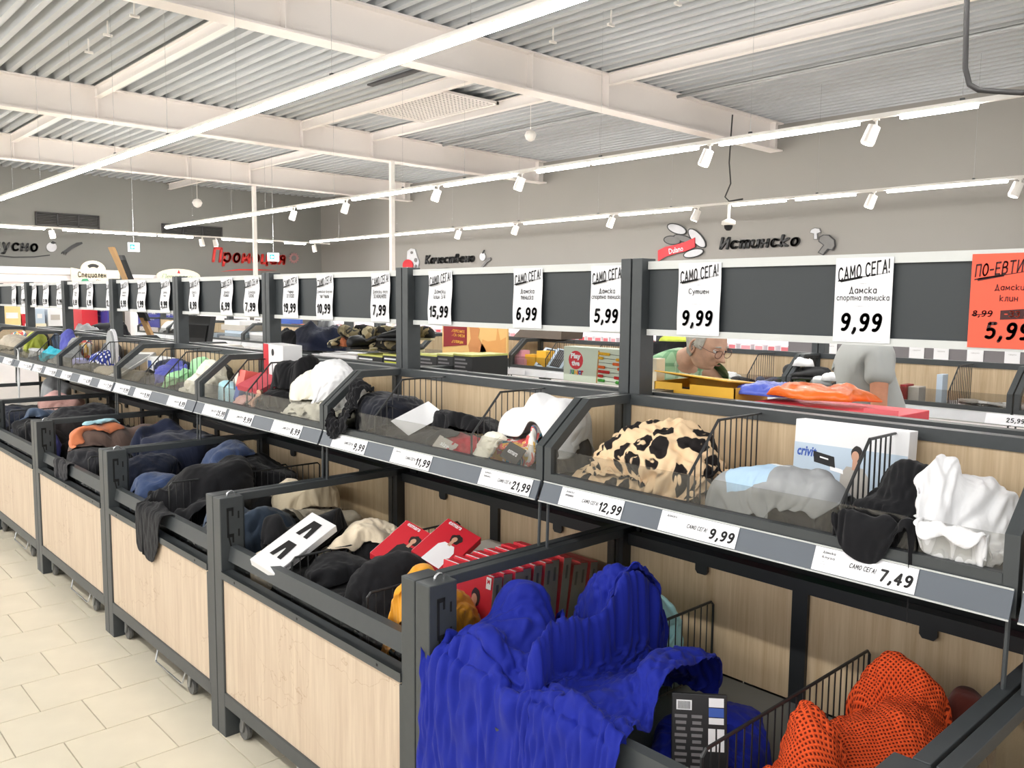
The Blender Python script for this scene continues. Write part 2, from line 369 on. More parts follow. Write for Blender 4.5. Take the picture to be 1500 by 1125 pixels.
# floor tiles one by one where the aisle floor shows
tile_mesh = None
for r in range(-4, 22):
    y0 = 3.745+0.325*r
    xo = 0.837 if r % 2 == 0 else 0.992
    for c in range(-3, 3):
        x0 = xo+0.316*c
        if tile_mesh is None:
            mb = MB(); g = 0.0016
            a, b = 0.316, 0.325
            mb.add([(g, g, -0.005), (a-g, g, -0.005), (a-g, b-g, -0.005), (g, b-g, -0.005),
                    (g+.0008, g+.0008, 0), (a-g-.0008, g+.0008, 0), (a-g-.0008, b-g-.0008, 0), (g+.0008, b-g-.0008, 0)],
                   [(4, 5, 6, 7), (0, 1, 5, 4), (1, 2, 6, 5), (2, 3, 7, 6), (3, 0, 4, 7)])
            t = mb.build('tile', M_FLOORT, floor); tile_mesh = t
        else:
            t = tile_mesh.copy(); COL.objects.link(t)
        t.location = (x0, y0, 0)
# far floor beyond the single tiles: one tiled sheet
t = NT('tiled_floor_sheet')
br = t.n('ShaderNodeTexBrick'); t.l(t.coord('Object'), br.inputs['Vector'])
br.inputs['Scale'].default_value = 1.0; br.inputs['Brick Width'].default_value = 0.316; br.inputs['Row Height'].default_value = 0.325
br.inputs['Mortar Size'].default_value = 0.002
br.inputs['Color1'].default_value = srgb(226, 217, 196); br.inputs['Color2'].default_value = srgb(222, 212, 190); br.inputs['Mortar'].default_value = srgb(176, 166, 146)
t.l(br.outputs[0], t.p.inputs['Base Color']); t.p.inputs['Roughness'].default_value = 0.22
sheet = MB()
for x0, y0, x1, y1 in ((-8, -2, -0.111, YW), (-0.111, -2, 1.9, 2.445), (-0.111, 10.895, 1.9, YW), (1.9, -2, XW, YW)):
    sheet.add([(x0, y0, -0.0005), (x1, y0, -0.0005), (x1, y1, -0.0005), (x0, y1, -0.0005)], [(0, 1, 2, 3)])
sheet.build('tile_field', t.m, floor, kind='stuff')

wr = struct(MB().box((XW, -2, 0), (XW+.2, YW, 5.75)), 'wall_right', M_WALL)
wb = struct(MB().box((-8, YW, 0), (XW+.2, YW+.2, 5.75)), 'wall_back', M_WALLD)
# corrugated deck
mb = MB(); zb, zt = 5.56, 5.70; prof = []
x = -8.0
while x < XW:
    prof += [(x, zb), (x+.09, zb), (x+.125, zt), (x+.215, zt)]; x += .25
prof.append((XW, zb))
vs = []; fs = []
for i, (px, pz) in enumerate(prof): vs += [(px, -2, pz), (px, YW, pz)]
for i in range(len(prof)-1): fs.append((2*i, 2*i+1, 2*i+3, 2*i+2))
mb.add(vs, fs)
ceil_o = struct(mb, 'ceiling', M_DECK)
def ibeam_x(y, x0, x1, zb=4.96, zt=5.555, w=.30):
    o = thing('ceiling_beam', '', 'beam', (x0, y, zb))
    MB().box((x0, y-.012, zb+.02), (x1, y+.012, zt-.02)).build('web', M_BEAM, o)
    MB().box((x0, y-w/2, zb), (x1, y+w/2, zb+.028)).build('lower_flange', M_BEAM, o)
    MB().box((x0, y-w/2, zt-.028), (x1, y+w/2, zt)).build('upper_flange', M_BEAM, o)
    for xs in (-.8, 5.2, 11.2, 9.4, 16.6):
        for sgn in (-1, 1):
            MB().box((xs-.008, y, zb+.028), (xs+.008, y+sgn*(w/2-.01), zt-.028)).build('stiffener', M_BEAM, o)
    return o
for y, lab in ((9.9, 'deep white steel roof beam nearest the camera, crossing above the big air grille'), (17.1, 'middle white steel roof beam, crossing behind the air grille'),
               (23.4, 'farthest white steel roof beam, low behind the two others'), (2.6, 'white steel roof beam almost overhead, at the upper right corner')):
    o = ibeam_x(y, -8, 16.9 if y > 5 else 16.9); o['label'] = lab; o['group'] = 'white steel roof beams'
# purlins along the room
def purlin(x, ya, yb, lab):
    m = MB()
    m.box((x-.005, ya, 5.36), (x+.005, yb, 5.53))
    m.box((x-.06, ya, 5.35), (x+.06, yb, 5.365)); m.box((x-.06, ya, 5.53), (x+.06, yb, 5.545))
    tag(m.build('purlin', M_BEAM), lab, 'beam', 'white roof purlins')
for x, side in ((-.8, 'far left'), (5.2, 'left'), (11.2, 'right')):
    for (ya, yb), wh in (((2.75, 9.75), 'in front of the nearest roof beam'), ((10.05, 16.95), 'between the first and the middle roof beam'), ((17.25, 23.25), 'between the middle and the farthest roof beam'), ((23.55, YW), 'behind the farthest roof beam')):
        purlin(x, ya, yb, 'slim white purlin on the %s, spanning %s' % (side, wh))
purlin(9.4, 10.05, 16.95, 'slim white purlin carrying the left edge of the air grille')
# air grille between the purlins
g = thing('ceiling_air_grille', 'square white egg-crate air grille set between two roof purlins', 'air vent', (10.3, 13.5, 5.44))
gx0, gx1, gy0, gy1 = 9.62, 11.0, 12.35, 14.75
m = MB()
for a, b in (((gx0, gy0, 5.42), (gx1, gy0+.06, 5.47)), ((gx0, gy1-.06, 5.42), (gx1, gy1, 5.47)), ((gx0, gy0, 5.42), (gx0+.06, gy1, 5.47)), ((gx1-.06, gy0, 5.42), (gx1, gy1, 5.47))): m.box(a, b)
m.build('frame', M_BEAM, g)
MB().box((gx0+.05, gy0+.05, 5.455), (gx1-.05, gy1-.05, 5.47)).build('backing', plain('grille_shadow_black', (60, 60, 62), 0.8), g)
for i in range(1, 14):
    xx = gx0+.06+(gx1-gx0-.12)*i/14
    MB().box((xx-.012, gy0+.05, 5.425), (xx+.012, gy1-.05, 5.437)).build('slat', M_BEAM, g)
for i in range(1, 22):
    yy = gy0+.06+(gy1-gy0-.12)*i/22
    MB().box((gx0+.05, yy-.012, 5.424), (gx1-.05, yy+.012, 5.436)).build('slat', M_BEAM, g)
tag(MB().box((8.6, 11.3, 5.50), (8.72, 13.2, 5.53)).build('roof_slot_vent', plain('slot_dark', (70, 70, 72), 0.7)), 'narrow dark slot in the deck left of the air grille', 'air vent')
# two slim white columns
for x, y, lab in ((11.75, 17.0, 'slim white column in front of the right wall, nearer one'), (11.45, 23.6, 'slim white column farther back, in front of the red wall lettering')):
    o = thing('column', lab, 'column', (x, y, 0), 'slim white columns')
    MB().box((x-.05, y-.05, 0.02), (x+.05, y+.05, 4.96)).build('shaft', M_WHITEP, o)
    MB().box((x-.11, y-.11, 0), (x+.11, y+.11, .02)).build('base_plate', M_WHITEP, o)
# pipe, cables
tag(MB().tube([(12.9, 3, 5.42), (12.9, 9.6, 5.42)], .03, 8).build('ceiling_pipe', M_ZINC), 'thin grey pipe running along the deck at the upper right', 'pipe', 'pipes under the deck')
tag(MB().tube([(12.9, 10.3, 5.42), (12.9, 16.5, 5.42)], .03, 8).build('ceiling_pipe', M_ZINC), 'thin grey pipe along the deck behind the nearest roof beam', 'pipe', 'pipes under the deck')
c0 = at_x(1417, -20, 4.4); c1 = at_x(1414, 100, 4.4)
M_CABLE = plain('black_cable', (46, 44, 44), 0.6)
pts = [(4.4, c0.y, 5.5), c0, at_x(1415, 60, 4.4), c1, at_x(1420, 124, 4.4), at_x(1434, 132, 4.4), at_x(1462, 134, 4.38), at_x(1500, 136, 4.3), at_x(1560, 120, 4.1)]
tag(MB().tube(pts, .013, 8).build('hanging_cable', M_CABLE, smooth=True), 'thick black cable drooping in a loop at the upper right corner', 'cable')

# wall corner trims and louvres
M_LOUV = plain('black_louvre', (52, 50, 50), 0.5)
for x0, x1, z0, z1, lab in ((7.08, 8.9, 3.88, 4.30, 'black louvred air outlet high on the back wall, left one'), (10.92, 13.0, 3.80, 4.2, 'black louvred air outlet high on the back wall, right one')):
    o = thing('wall_louvre', lab, 'air vent', (x0, YW, z0), 'black louvred wall outlets')
    m = MB()
    for i in range(4):
        xx = x0+(x1-x0)*i/3; m.box((xx-.02, YW-.06, z0), (xx+.02, YW, z1))
    m.box((x0, YW-.06, z0), (x1, YW, z0+.03)); m.box((x0, YW-.06, z1-.03), (x1, YW, z1)); m.build('frame', M_LOUV, o)
    for i in range(7):
        zz = z0+.05+i*(z1-z0-.08)/7
        MB().hexa([(x0, YW-.05, zz), (x1, YW-.05, zz), (x1, YW-.01, zz+.03), (x0, YW-.01, zz+.03), (x0, YW-.05, zz+.01), (x1, YW-.05, zz+.01), (x1, YW-.01, zz+.04), (x0, YW-.01, zz+.04)]).build('slat', M_LOUV, o)

# ---------------------------------------------------------------- light lines
M_TUBE = bpy.data.materials.new('luminous_tube'); M_TUBE.use_nodes = True
_p = M_TUBE.node_tree.nodes['Principled BSDF']; _p.inputs['Base Color'].default_value = (1, 1, 1, 1)
_p.inputs['Emission Color'].default_value = (1.0, 0.985, 0.955, 1); _p.inputs['Emission Strength'].default_value = TUBE_EMIT
M_LAMPFACE = bpy.data.materials.new('lamp_face'); M_LAMPFACE.use_nodes = True
_p = M_LAMPFACE.node_tree.nodes['Principled BSDF']; _p.inputs['Emission Color'].default_value = (1, .97, .9, 1); _p.inputs['Emission Strength'].default_value = 6.0
def light_line(x, segs, ya, yb, lab, wires=()):
    o = thing('light_line', lab, 'ceiling light', (x, ya, ZL), 'white linear light lines')
    MB().box((x-.028, ya, ZL), (x+.028, yb, ZL+.045)).build('track', M_WHITEP, o)
    for a, b in segs:
        MB().prism([(x-.03, ZL), (x-.022, ZL-.04), (x+.022, ZL-.04), (x+.03, ZL)], 'y', a, b).build('tube', M_TUBE, o)
    for w in wires:
        if min(abs(w-by) for by in (2.6, 9.9, 17.1, 23.4)) < .3: w += .6
        MB().tube([(x, w, ZL+.04), (x, w, 5.558)], .002, 4).build('suspension_wire', M_CHROME, o)
        MB().box((x-.012, w-.02, ZL+.045), (x+.012, w+.02, ZL+.07)).build('wire_clamp', M_METAL, o)
def Y(px, py, x): return at_x(px, py, x).y
def segs_px(lst, x, f): return [(min(Y(a, f(a), x), Y(b, f(b), x)), max(Y(a, f(a), x), Y(b, f(b), x))) for a, b in lst]
f1 = lambda px: 291-.3506*px
f2 = lambda px: 332-(px-243)*.1508
f3 = lambda px: 355-(px-455)*.0912
L1 = [(1.0+1.62*i, 1.0+1.62*i+1.60) for i in range(0, 15)]
light_line(LX[0], L1, 0.4, 25.4, 'long white light line running diagonally across the upper left, the nearest one', [2.9+1.9*i for i in range(0, 9)])
light_line(LX[1], segs_px([(243, 338), (341, 426), (437, 502), (517, 634), (652, 755), (788, 862), (868, 1022), (1055, 1258), (1320, 1432)], LX[1], f2), 2.3, 23.4,
           'middle white light line with spotlights in its gaps, right half', [3.2+2.3*i for i in range(0, 9)])
light_line(LX[2], segs_px([(455, 621), (624, 664), (680, 750), (768, 890), (908, 1012), (1074, 1151), (1166, 1253), (1300, 1476)], LX[2], f3), 3.6, 25.6,
           'farthest white light line low in front of the right wall', [5+2.6*i for i in range(0, 8)])
light_line(-0.9, [(-1+1.62*i, -1+1.62*i+1.6) for i in range(16)], -1, 25, 'white light line above the aisle, left of the view')
light_line(-5.8, [(-1+1.62*i, -1+1.62*i+1.6) for i in range(16)], -1, 25, 'white light line far left outside the view')
YT = 26.4
o = thing('light_line', 'short white light line crossing in front of the back wall', 'ceiling light', (4, YT, ZL), 'white linear light lines')
def X(px, py, y): return at_y(px, py, y).x
MB().box((2.0, YT-.028, ZL), (15.6, YT+.028, ZL+.045)).build('track', M_WHITEP, o)
for a, b in ((-60, 66), (92, 136), (138, 228), (232, 282), (325, 398), (417, 447)):
    MB().box((X(a, 330, YT), YT-.03, ZL-.05), (X(b, 350, YT), YT+.03, ZL)).build('tube', M_TUBE, o)

def spot(x, y, lab, ang=0.3, az=0.0, grp='white spotlights on the light lines', s=1.0):
    o = thing('spotlight', lab, 'spotlight', (x, y, ZL), grp)
    MB().box((x-.015, y-.03, ZL-.02), (x+.015, y+.03, ZL)).build('adapter', M_WHITEP, o)
    MB().tube([(x, y, ZL-.01), (x, y, ZL-.10)], .012*s, 6).build('arm', M_WHITEP, o)
    d = Vector((math.sin(ang)*math.cos(az), math.sin(ang)*math.sin(az), -math.cos(ang))); c = Vector((x, y, ZL-.14))+Vector((0.0, 0.045, 0))
    MB().tube([c-d*.07*s, c-d*.065*s, c+d*.09*s, c+d*.1*s], [.04*s, .055*s, .062*s, .058*s], 14).build('lamp_head', M_WHITEP, o, smooth=False)
    MB().tube([c+d*.101*s, c+d*.104*s], .05*s, 14).build('lamp_face', M_LAMPFACE, o)
names2 = ['first from the left end', 'second from the left end', 'third from the left end', 'fourth from the left end', 'fifth, above the sausage sign', 'rightmost, above the mushrooms']
for (px, py), nm in zip(((431, 304), (508, 292), (642, 272), (765, 253), (1040, 212), (1284, 175)), names2):
    spot(LX[1], Y(px, py, LX[1]), 'white cylinder spotlight on the middle light line, '+nm, .35, 2.2, s=1.15)
names3 = ['first from the left', 'second from the left', 'third from the left', 'fourth, left of the dome camera', 'fifth, above the mushrooms', 'rightmost']
for (px, py), nm in zip(((673, 335), (757, 327), (898, 314), (1023, 303), (1281, 280), (1495, 260)), names3):
    spot(LX[2], Y(px, py, LX[2]), 'white cylinder spotlight on the farthest light line, '+nm, .35, 2.2, s=1.3)
for px, nm in ((77, 'leftmost'), (296, 'left one of the close pair'), (316, 'right one of the close pair'), (461, 'at its right end')):
    spot(X(px, 345, YT), YT, 'white cylinder spotlight on the crossing light line, '+nm, .2, 0, s=1.3)

# dome camera with its cable
yc = Y(1068, 300, 14.4)
o = thing('security_camera', 'small white dome camera hanging below the farthest light line', 'camera', (14.4, yc, 3.6))
MB().tube([(14.4, yc, 3.62), (14.4, yc, 3.3)], .03, 8).build('drop_pipe', M_WHITEP, o)
MB().lathe([(.05, 3.32), (.13, 3.28), (.14, 3.22), (.10, 3.20)], (14.4, yc, 0), 16).build('housing', M_WHITEP, o, smooth=True)
MB().lathe([(.085, 3.20), (.075, 3.14), (.04, 3.10), (.01, 3.095)], (14.4, yc, 0), 14).build('dome', M_SLOT, o, smooth=True)
yq = Y(1074, 140, 14.4)
tag(MB().tube([(14.4, yq, 5.3), (14.4, yq+.02, 4.9), (14.4, yc+.03, 4.4), (14.4, yc-.02, 4.0), (14.4, yc+.1, 3.75), (14.4, yc, 3.66), (14.4, yc-.3, 3.68)], .015, 6).build('camera_cable', M_CABLE), 'thin black cable dangling down to the dome camera', 'cable')
# smoke detectors
for x, y, z, r, lab in ((X(289, 297, 24.2), 24.2, at_y(289, 297, 24.2).z, .14, 'white ball smoke detector hanging in front of the back wall'), (at_x(777, 198, 11.8).x, at_x(777, 198, 11.8).y, at_x(777, 198, 11.8).z, .12, 'white smoke detector hanging under the deck behind the nearest beam')):
    o = thing('smoke_detector', lab, 'smoke detector', (x, y, z))
    MB().lathe([(.02, z-r), (r*.7, z-r*.7), (r, z), (r*.7, z+r*.6), (.03, z+r*.8)], (x, y, 0), 14).build('body', M_WHITEP, o, smooth=True)
    MB().tube([(x, y, z+r*.8), (x, y, 5.55)], .006, 5).build('stem', M_WHITEP, o)
# sprinkler heads and hooks under the deck
for i, (px, py) in enumerate(((130, 75), (158, 50), (197, 22), (810, 60), (895, 35), (993, 4))):
    z = 5.50; q = at_z(px, py, z-.12)
    m = MB().tube([(q.x, q.y, z-.12), (q.x, q.y, 5.56)], .012, 5); m.box((q.x-.06, q.y-.02, z-.15), (q.x+.06, q.y+.02, z-.12))
    tag(m.build('ceiling_clip', M_WHITEP), 'small white clip hanging from the roof deck, %s' % ['lowest of the three at the upper left', 'middle one of three at the upper left', 'highest of three at the upper left', 'left one above the big beam', 'middle one above the big beam', 'right one above the big beam'][i], 'clip', 'white clips under the deck')
# exit signs
M_EXITB = plain('exit_sign_white', (235, 245, 248), 0.5, emit=0.9)
M_EXITG = plain('exit_sign_green', (60, 170, 175), 0.5, emit=0.5)
for (px0, py0, px1, py1), lab in (((188, 355, 205, 369), 'hanging exit sign with a blue-green arrow, left one'), ((393, 370, 409, 383), 'hanging exit sign in front of the red lettering, right one')):
    a = at_y(px0, py0, 20); b = at_y(px1, py1, 20)
    o = thing('exit_sign', lab, 'exit sign', (a.x, 20, b.z), 'hanging exit signs')
    MB().box((a.x, 20, b.z), (b.x, 20.05, a.z)).build('sign_box', M_EXITB, o)
    w = b.x-a.x; h = a.z-b.z
    MB().prism([(a.x+w*x_, b.z+h*z_) for x_, z_ in ((.12, .25), (.55, .25), (.55, .8), (.12, .8))], 'y', 19.995, 20).build('pictogram', M_EXITG, o)
    MB().prism([(a.x+w*x_, b.z+h*z_) for x_, z_ in ((.2, .5), (.32, .7), (.32, .58), (.48, .58), (.48, .42), (.32, .42), (.32, .3))], 'y', 19.99, 19.995).build('arrow', M_EXITB, o)
    MB().tube([((a.x+b.x)/2, 20.02, a.z), ((a.x+b.x)/2, 20.02, 5.57)], .004, 4).build('suspension_wire', M_CHROME, o)

# ---------------------------------------------------------------- lettering on the walls
M_DKLET = plain('dark_letter', (44, 44, 44), 0.5)
M_GRLET = plain('grey_drawing', (120, 118, 116), 0.7)
M_LTLET = plain('pale_drawing', (205, 205, 208), 0.7)
M_RED = plain('sign_red', (205, 40, 50), 0.5)
M_REDLET = plain('red_letter', (222, 52, 44), 0.5)
UXR, UXL, UZ = (0, -1, 0), (1, 0, 0), (0, 0, 1)
def wallsign_R(name, s, px0, px1, py0, py1, mat, lab, bold=.02, shear=.15):
    a = at_x(px0, py1, XW-.04); b = at_x(px1, py0, XW-.04)
    o = thing(name, lab, 'lettering', (XW-.04, (a.y+b.y)/2, (a.z+b.z)/2))
    put_text(s, mat, o, (XW-.04, (a.y+b.y)/2, (a.z+b.z)/2), UXR, UZ, w=abs(a.y-b.y), h=abs(b.z-a.z), bold=bold, shear=shear, depth=.03)
    return o
wallsign_R('wall_lettering', 'Истинско', 1054, 1172, 341, 366, M_DKLET, 'dark lettering Истинско on the right wall above the nearest price boards', .035)
o = wallsign_R('wall_lettering', 'Качествено', 623, 695, 370, 387, M_DKLET, 'dark lettering Качествено on the right wall beside the near white column', .03)
def blob(name, mat, parent, pts, wall, d=.03):
    # a flat cut-out on a wall; pts in photograph pixels turned into wall points
    if wall == 'R':
        q = [at_x(a, b, XW-d) for a, b in pts]; return MB().prism([(p.y, p.z) for p in q], 'x', XW-d-.012, XW-d+.012).build(name, mat, parent)
    q = [at_y(a, b, YW-d) for a, b in pts]; return MB().prism([(p.x, p.z) for p in q], 'y', YW-d-.012, YW-d+.012).build(name, mat, parent)
def ell(cx, cy, rx, ry, rot=0, n=20):
    return [(cx+rx*math.cos(2*math.pi*k/n)*math.cos(rot)-ry*math.sin(2*math.pi*k/n)*math.sin(rot), cy+rx*math.cos(2*math.pi*k/n)*math.sin(rot)+ry*math.sin(2*math.pi*k/n)*math.cos(rot)) for k in range(n)]
blob('underline', M_DKLET, o, [(626, 397), (640, 393.5), (655, 392.5), (672, 394), (690, 395), (690, 396.5), (660, 397), (640, 397)], 'R')
o = thing('sausage_sign', 'cut-out drawing of pale sausages behind a red ribbon reading Dulano', 'sign', at_x(1000, 360, XW))
for cx, cy, rx, ry, ro in ((991.5, 335.5, 15, 7.5, .35), (1021, 349, 18, 8, .85), (1016, 371, 15.5, 6.5, -.25), (985, 352, 13, 7, .1), (1002, 350, 16, 5.5, .3)):
    g_ = (cx, cy) in ((985, 352), (1002, 350))
    blob('outline', M_DKLET, o, ell(cx, cy, rx, ry, ro), 'R', .04)
    blob('sausage', M_GRLET if g_ else M_LTLET, o, ell(cx, cy, rx-1.6, ry-1.6, ro), 'R', .055)
blob('ribbon', M_RED, o, [(964, 367), (975, 361.5), (990, 358.5), (1005, 354), (1018, 348), (1018, 362), (1005, 368), (990, 371.5), (975, 376), (964, 383)], 'R', .08)
a = at_x(990, 366, XW-.1); ux = (at_x(1006, 362, XW-.1)-at_x(972, 370, XW-.1)); ux.x = 0
put_text('Dulano', M_PAPER, o, a, ux, Vector((0, 0, 1))-ux.normalized()*ux.normalized().z, w=.42, h=.115*1.15, bold=.01)
o = thing('mushroom_sign', 'cut-out drawing of a white and a grey mushroom on the right wall', 'sign', at_x(1205, 350, XW))
blob('outline', M_GRLET, o, [(1186, 341), (1188, 336), (1194, 333), (1201, 334), (1203, 339), (1202, 342), (1197, 343), (1198, 351), (1192, 351), (1192, 343)], 'R', .035)
blob('cap', M_LTLET, o, [(1187, 340.5), (1189, 336.5), (1194, 334.5), (1200, 335.5), (1201.5, 339.5), (1196.5, 342), (1197, 350), (1193, 350), (1193, 342)], 'R', .055)
blob('outline', M_DKLET, o, [(1200, 347), (1206, 343.5), (1215, 344), (1223, 351), (1224, 361), (1220, 367), (1213, 366), (1206, 374), (1198, 370), (1206, 359), (1199, 354)], 'R', .06)
blob('stem_and_cap', M_GRLET, o, [(1201.5, 348), (1207, 345), (1214, 345.5), (1221.5, 352), (1222.5, 360), (1219, 365.5), (1212.5, 364), (1205.5, 372.5), (1200, 369.5), (1208, 359), (1200.5, 353)], 'R', .075)
o = thing('milk_sign', 'cut-out drawing of a milk carton with a red disc on the right wall', 'sign', at_x(605, 380, XW))
blob('carton', M_LTLET, o, [(597, 368), (602, 364), (608, 365), (611, 375), (614, 384), (611, 397), (604, 396), (596, 388)], 'R', .035)
for c in ((603, 370, 1.6, 2), (609, 381, 2, 3), (609, 390, 1.5, 2.6)): blob('spot', M_GRLET, o, ell(*c), 'R', .06)
blob('disc', M_RED, o, ell(597.5, 388.5, 7.5, 8.5), 'R', .08)
o = thing('apple_ladle_sign', 'cut-out drawing of a pale apple and a ladle on the right wall', 'sign', at_x(710, 380, XW))
blob('apple', M_LTLET, o, ell(707, 376, 4.2, 5.8), 'R', .04)
blob('stalk', M_DKLET, o, [(706, 371), (709, 366), (710, 366.5), (707.5, 371.5)], 'R', .06)
blob('ladle', M_GRLET, o, [(702, 394), (711, 383), (713, 378), (718.5, 377), (718.5, 381), (713, 385), (705, 395)], 'R', .05)
# back wall
def wallsign_B(s, px0, px1, py0, py1, mat, lab, slope=0, bold=.035, shear=.15):
    a = at_y(px0, py1, YW-.04); b = at_y(px1, py0, YW-.04)
    o = thing('wall_lettering', lab, 'lettering', ((a.x+b.x)/2, YW-.04, (a.z+b.z)/2))
    put_text(s, mat, o, ((a.x+b.x)/2, YW-.04, (a.z+b.z)/2), Vector((1, 0, slope)), Vector((-slope, 0, 1)), w=abs(a.x-b.x), h=abs(b.z-a.z)*.92, bold=bold, shear=shear, depth=.03)
    return o
o = wallsign_B('Вкусно', -28, 55, 350, 372, M_DKLET, 'dark lettering ending in кусно at the left edge of the back wall')
blob('underline', M_DKLET, o, [(-10, 373), (20, 376), (50, 375.5), (73, 373), (73, 374.5), (50, 377), (20, 377.5), (-10, 375)], 'L')
o = wallsign_B('Промоция', 311, 418, 366, 391, M_REDLET, 'red lettering Промоция on the back wall behind the far white column', 0)
blob('underline', M_REDLET, o, [(322, 398), (350, 394), (380, 394.5), (407, 396), (380, 396), (350, 396)], 'L')
o = thing('sunflower_sign', 'faded pink flower cut-out beside the red lettering', 'sign', at_y(430, 378, YW))
pts = []
for k in range(24):
    r = 8 if k % 2 == 0 else 5.8; pts.append((430.5+r*math.cos(k*math.pi/12), 378+r*1.05*math.sin(k*math.pi/12)))
blob('petals', plain('faded_pink', (176, 130, 128), .7), o, pts, 'L', .04); blob('centre', M_GRLET, o, ell(430.5, 378, 3.4, 3.6), 'L', .06)
o = thing('tomato_fork_sign', 'cut-out drawing of a pale tomato and a fork on the back wall', 'sign', at_y(90, 362, YW))
blob('tomato', M_LTLET, o, ell(75.5, 362, 7.5, 7), 'L', .04)
blob('stalk', M_DKLET, o, [(74, 356), (77, 353), (83, 356), (78, 357.5)], 'L', .06)
blob('fork', M_DKLET, o, [(90, 372), (91, 369), (97, 365), (104, 360), (112, 355.5), (120, 354.5), (121, 357), (115, 360), (105, 365), (99, 370), (96, 374), (97, 369.5), (93, 373.5), (94, 369.5)], 'L', .04)
# ================================================================ THE PROMOTION BINS
PIT = 1.305
SEAM = lambda k: 0.495+PIT*k           # right-hand seam of module k
XF, XU, XB = 1.312, 1.80, 2.205
def lower_module(y, lab):
    o = thing('display_bin', lab, 'display bin', (XF, y, 0), 'lower promotion bins')
    x = XF
    for j, (a, b) in enumerate(((y+.002, y+.064), (y+PIT-.064, y+PIT-.002))):
        p = MB().box((x, a, 0.0), (x+.095, b, .945)).build('post', M_METAL, o, bevel=.003)
        m = MB(); yf = a-.0008 if j else b+.0008     # dark inlay painting the shade of a hook slot on the inner face
        sg = -1 if j else 1
        yy = (yf, yf+sg*.0008)
        m.box((x+.026, yy[0], .80), (x+.034, yy[1], .90)); m.box((x+.026, yy[0], .893), (x+.052, yy[1], .905)); m.box((x+.046, yy[0], .872), (x+.053, yy[1], .905))
        m.box((x+.026, yy[0], .79), (x+.052, yy[1], .803)); m.box((x+.046, yy[0], .768), (x+.053, yy[1], .803))
        m.hexa([(x+.028, yy[0], .80), (x+.034, yy[0], .80), (x+.058, yy[0], .69), (x+.052, yy[0], .69), (x+.028, yy[1], .80), (x+.034, yy[1], .80), (x+.058, yy[1], .69), (x+.052, yy[1], .69)])
        for zz in (.86, .79, .715): m.box((x+.070, yy[0], zz), (x+.076, yy[1], zz+.028))
        m.build('hook_slot', M_SLOT, p)
    q = MB()
    for k in range(13):
        t_ = math.pi*k/12; q.v.append((x+.06+.016*math.cos(t_), y+PIT-.03, .945+.016*math.sin(t_)))
    ring = q.v; MB().tube(ring, .0035, 6).build('ring', M_CHROME, o)
    for a, b in ((y+.004, y+.034), (y+PIT-.034, y+PIT-.004)):
        MB().box((x+.095, a, .918), (x+.90, b, .947)).build('side_rail', M_METAL, o, bevel=.002)
        MB().box((x+.095, a+.008, .14), (x+.115, b-.004, .918)).build('side_stile', M_METAL, o)
        MB().box((x+.83, a, 0), (x+.90, b, .945)).build('back_post', M_METALB, o)
    for ym in (y+.020, y+PIT-.020):
        MB().box((x+.10, ym-.0025, .60), (x+.84, ym+.0025, .918)).build('side_pane', M_GLASSD, o)
    # sloping open rail, narrow front pane, channel, panel, bottom rail
    m = MB().hexa([(x+.028, y+.064, .700), (x+.04, y+.064, .70), (x+.04, y+PIT-.064, .70), (x+.028, y+PIT-.064, .70), (x+.038, y+.064, .755), (x+.066, y+.064, .757), (x+.066, y+PIT-.064, .757), (x+.038, y+PIT-.064, .755)])
    m.build('upper_front_rail', M_METAL, o)
    MB().box((x+.050, y+.064, .61), (x+.054, y+PIT-.064, .742)).build('front_pane', M_FRONTGL, o)
    m = MB().box((x-.004, y+.064, .637), (x+.016, y+PIT-.064, .664)); m.box((x-.004, y+.064, .655), (x+.042, y+PIT-.064, .664))
    r = m.build('panel_channel', M_METAL, o)
    for yy in (y+.18, y+.65, y+1.12): MB().box((x-.0045, yy-.004, .647), (x-.004, yy+.004, .655)).build('screw', M_SLOT, r)
    MB().box((x+.008, y+.060, .182), (x+.022, y+PIT-.060, .638)).build('front_panel', M_WOODFR, o)
    MB().box((x+.0, y+.060, .630), (x+.010, y+.074, .18)).build('edge_strip', M_METAL, o)
    MB().box((x+.0, y+.064, .128), (x+.035, y+PIT-.064, .182)).build('bottom_rail', M_METAL, o, bevel=.002)
    MB().box((x+.022, y+.01, .50), (x+.86, y+PIT-.01, .56)).build('tray', M_TRAY, o)
    MB().box((x+.10, y+.03, .12), (x+.86, y+PIT-.03, .135)).build('base_shelf', M_METALB, o)
    for a, b in ((y+.034, y+.625), (y+.672, y+PIT-.034)):
        MB().box((x+.872, a, .56), (x+.884, b, .90)).build('back_panel', M_WOODIN, o)
    MB().box((x+.858, y+.625, .50), (x+.884, y+.672, .90)).build('mullion', M_METALB, o)
    MB().box((x+.856, y+.034, .888), (x+.90, y+PIT-.034, .926)).build('back_rail', M_METALB, o)
    m = MB()
    for yy in (y+.30, y+.98): MB().prism([(yy-.022, .89), (yy+.022, .89), (yy+.022, .868), (yy+.014, .858), (yy-.014, .858), (yy-.022, .868)], 'x', x+.858, x+.868).build('back_lug', M_METALB, o)
    for yy in (y+.37, y+PIT-.14):
        c = MB().box((x+.035, yy-.02, .10), (x+.075, yy+.02, .14)); c.prism([(yy-.018, .12), (yy+.018, .12), (yy+.026, .035), (yy+.006, .035)], 'x', x+.036, x+.042)
        c.prism([(yy-.018, .12), (yy+.018, .12), (yy+.026, .035), (yy+.006, .035)], 'x', x+.068, x+.074)
        c = c.build('caster', M_ZINC, o)
        MB().lathe([(.022, x+.044), (.036, x+.045), (.038, x+.055), (.036, x+.065), (.022, x+.066)], (0, yy+.016, .038), 16, axis='x').build('wheel', plain('grey_rubber', (96, 96, 94), .6), c)
    h = y+.40
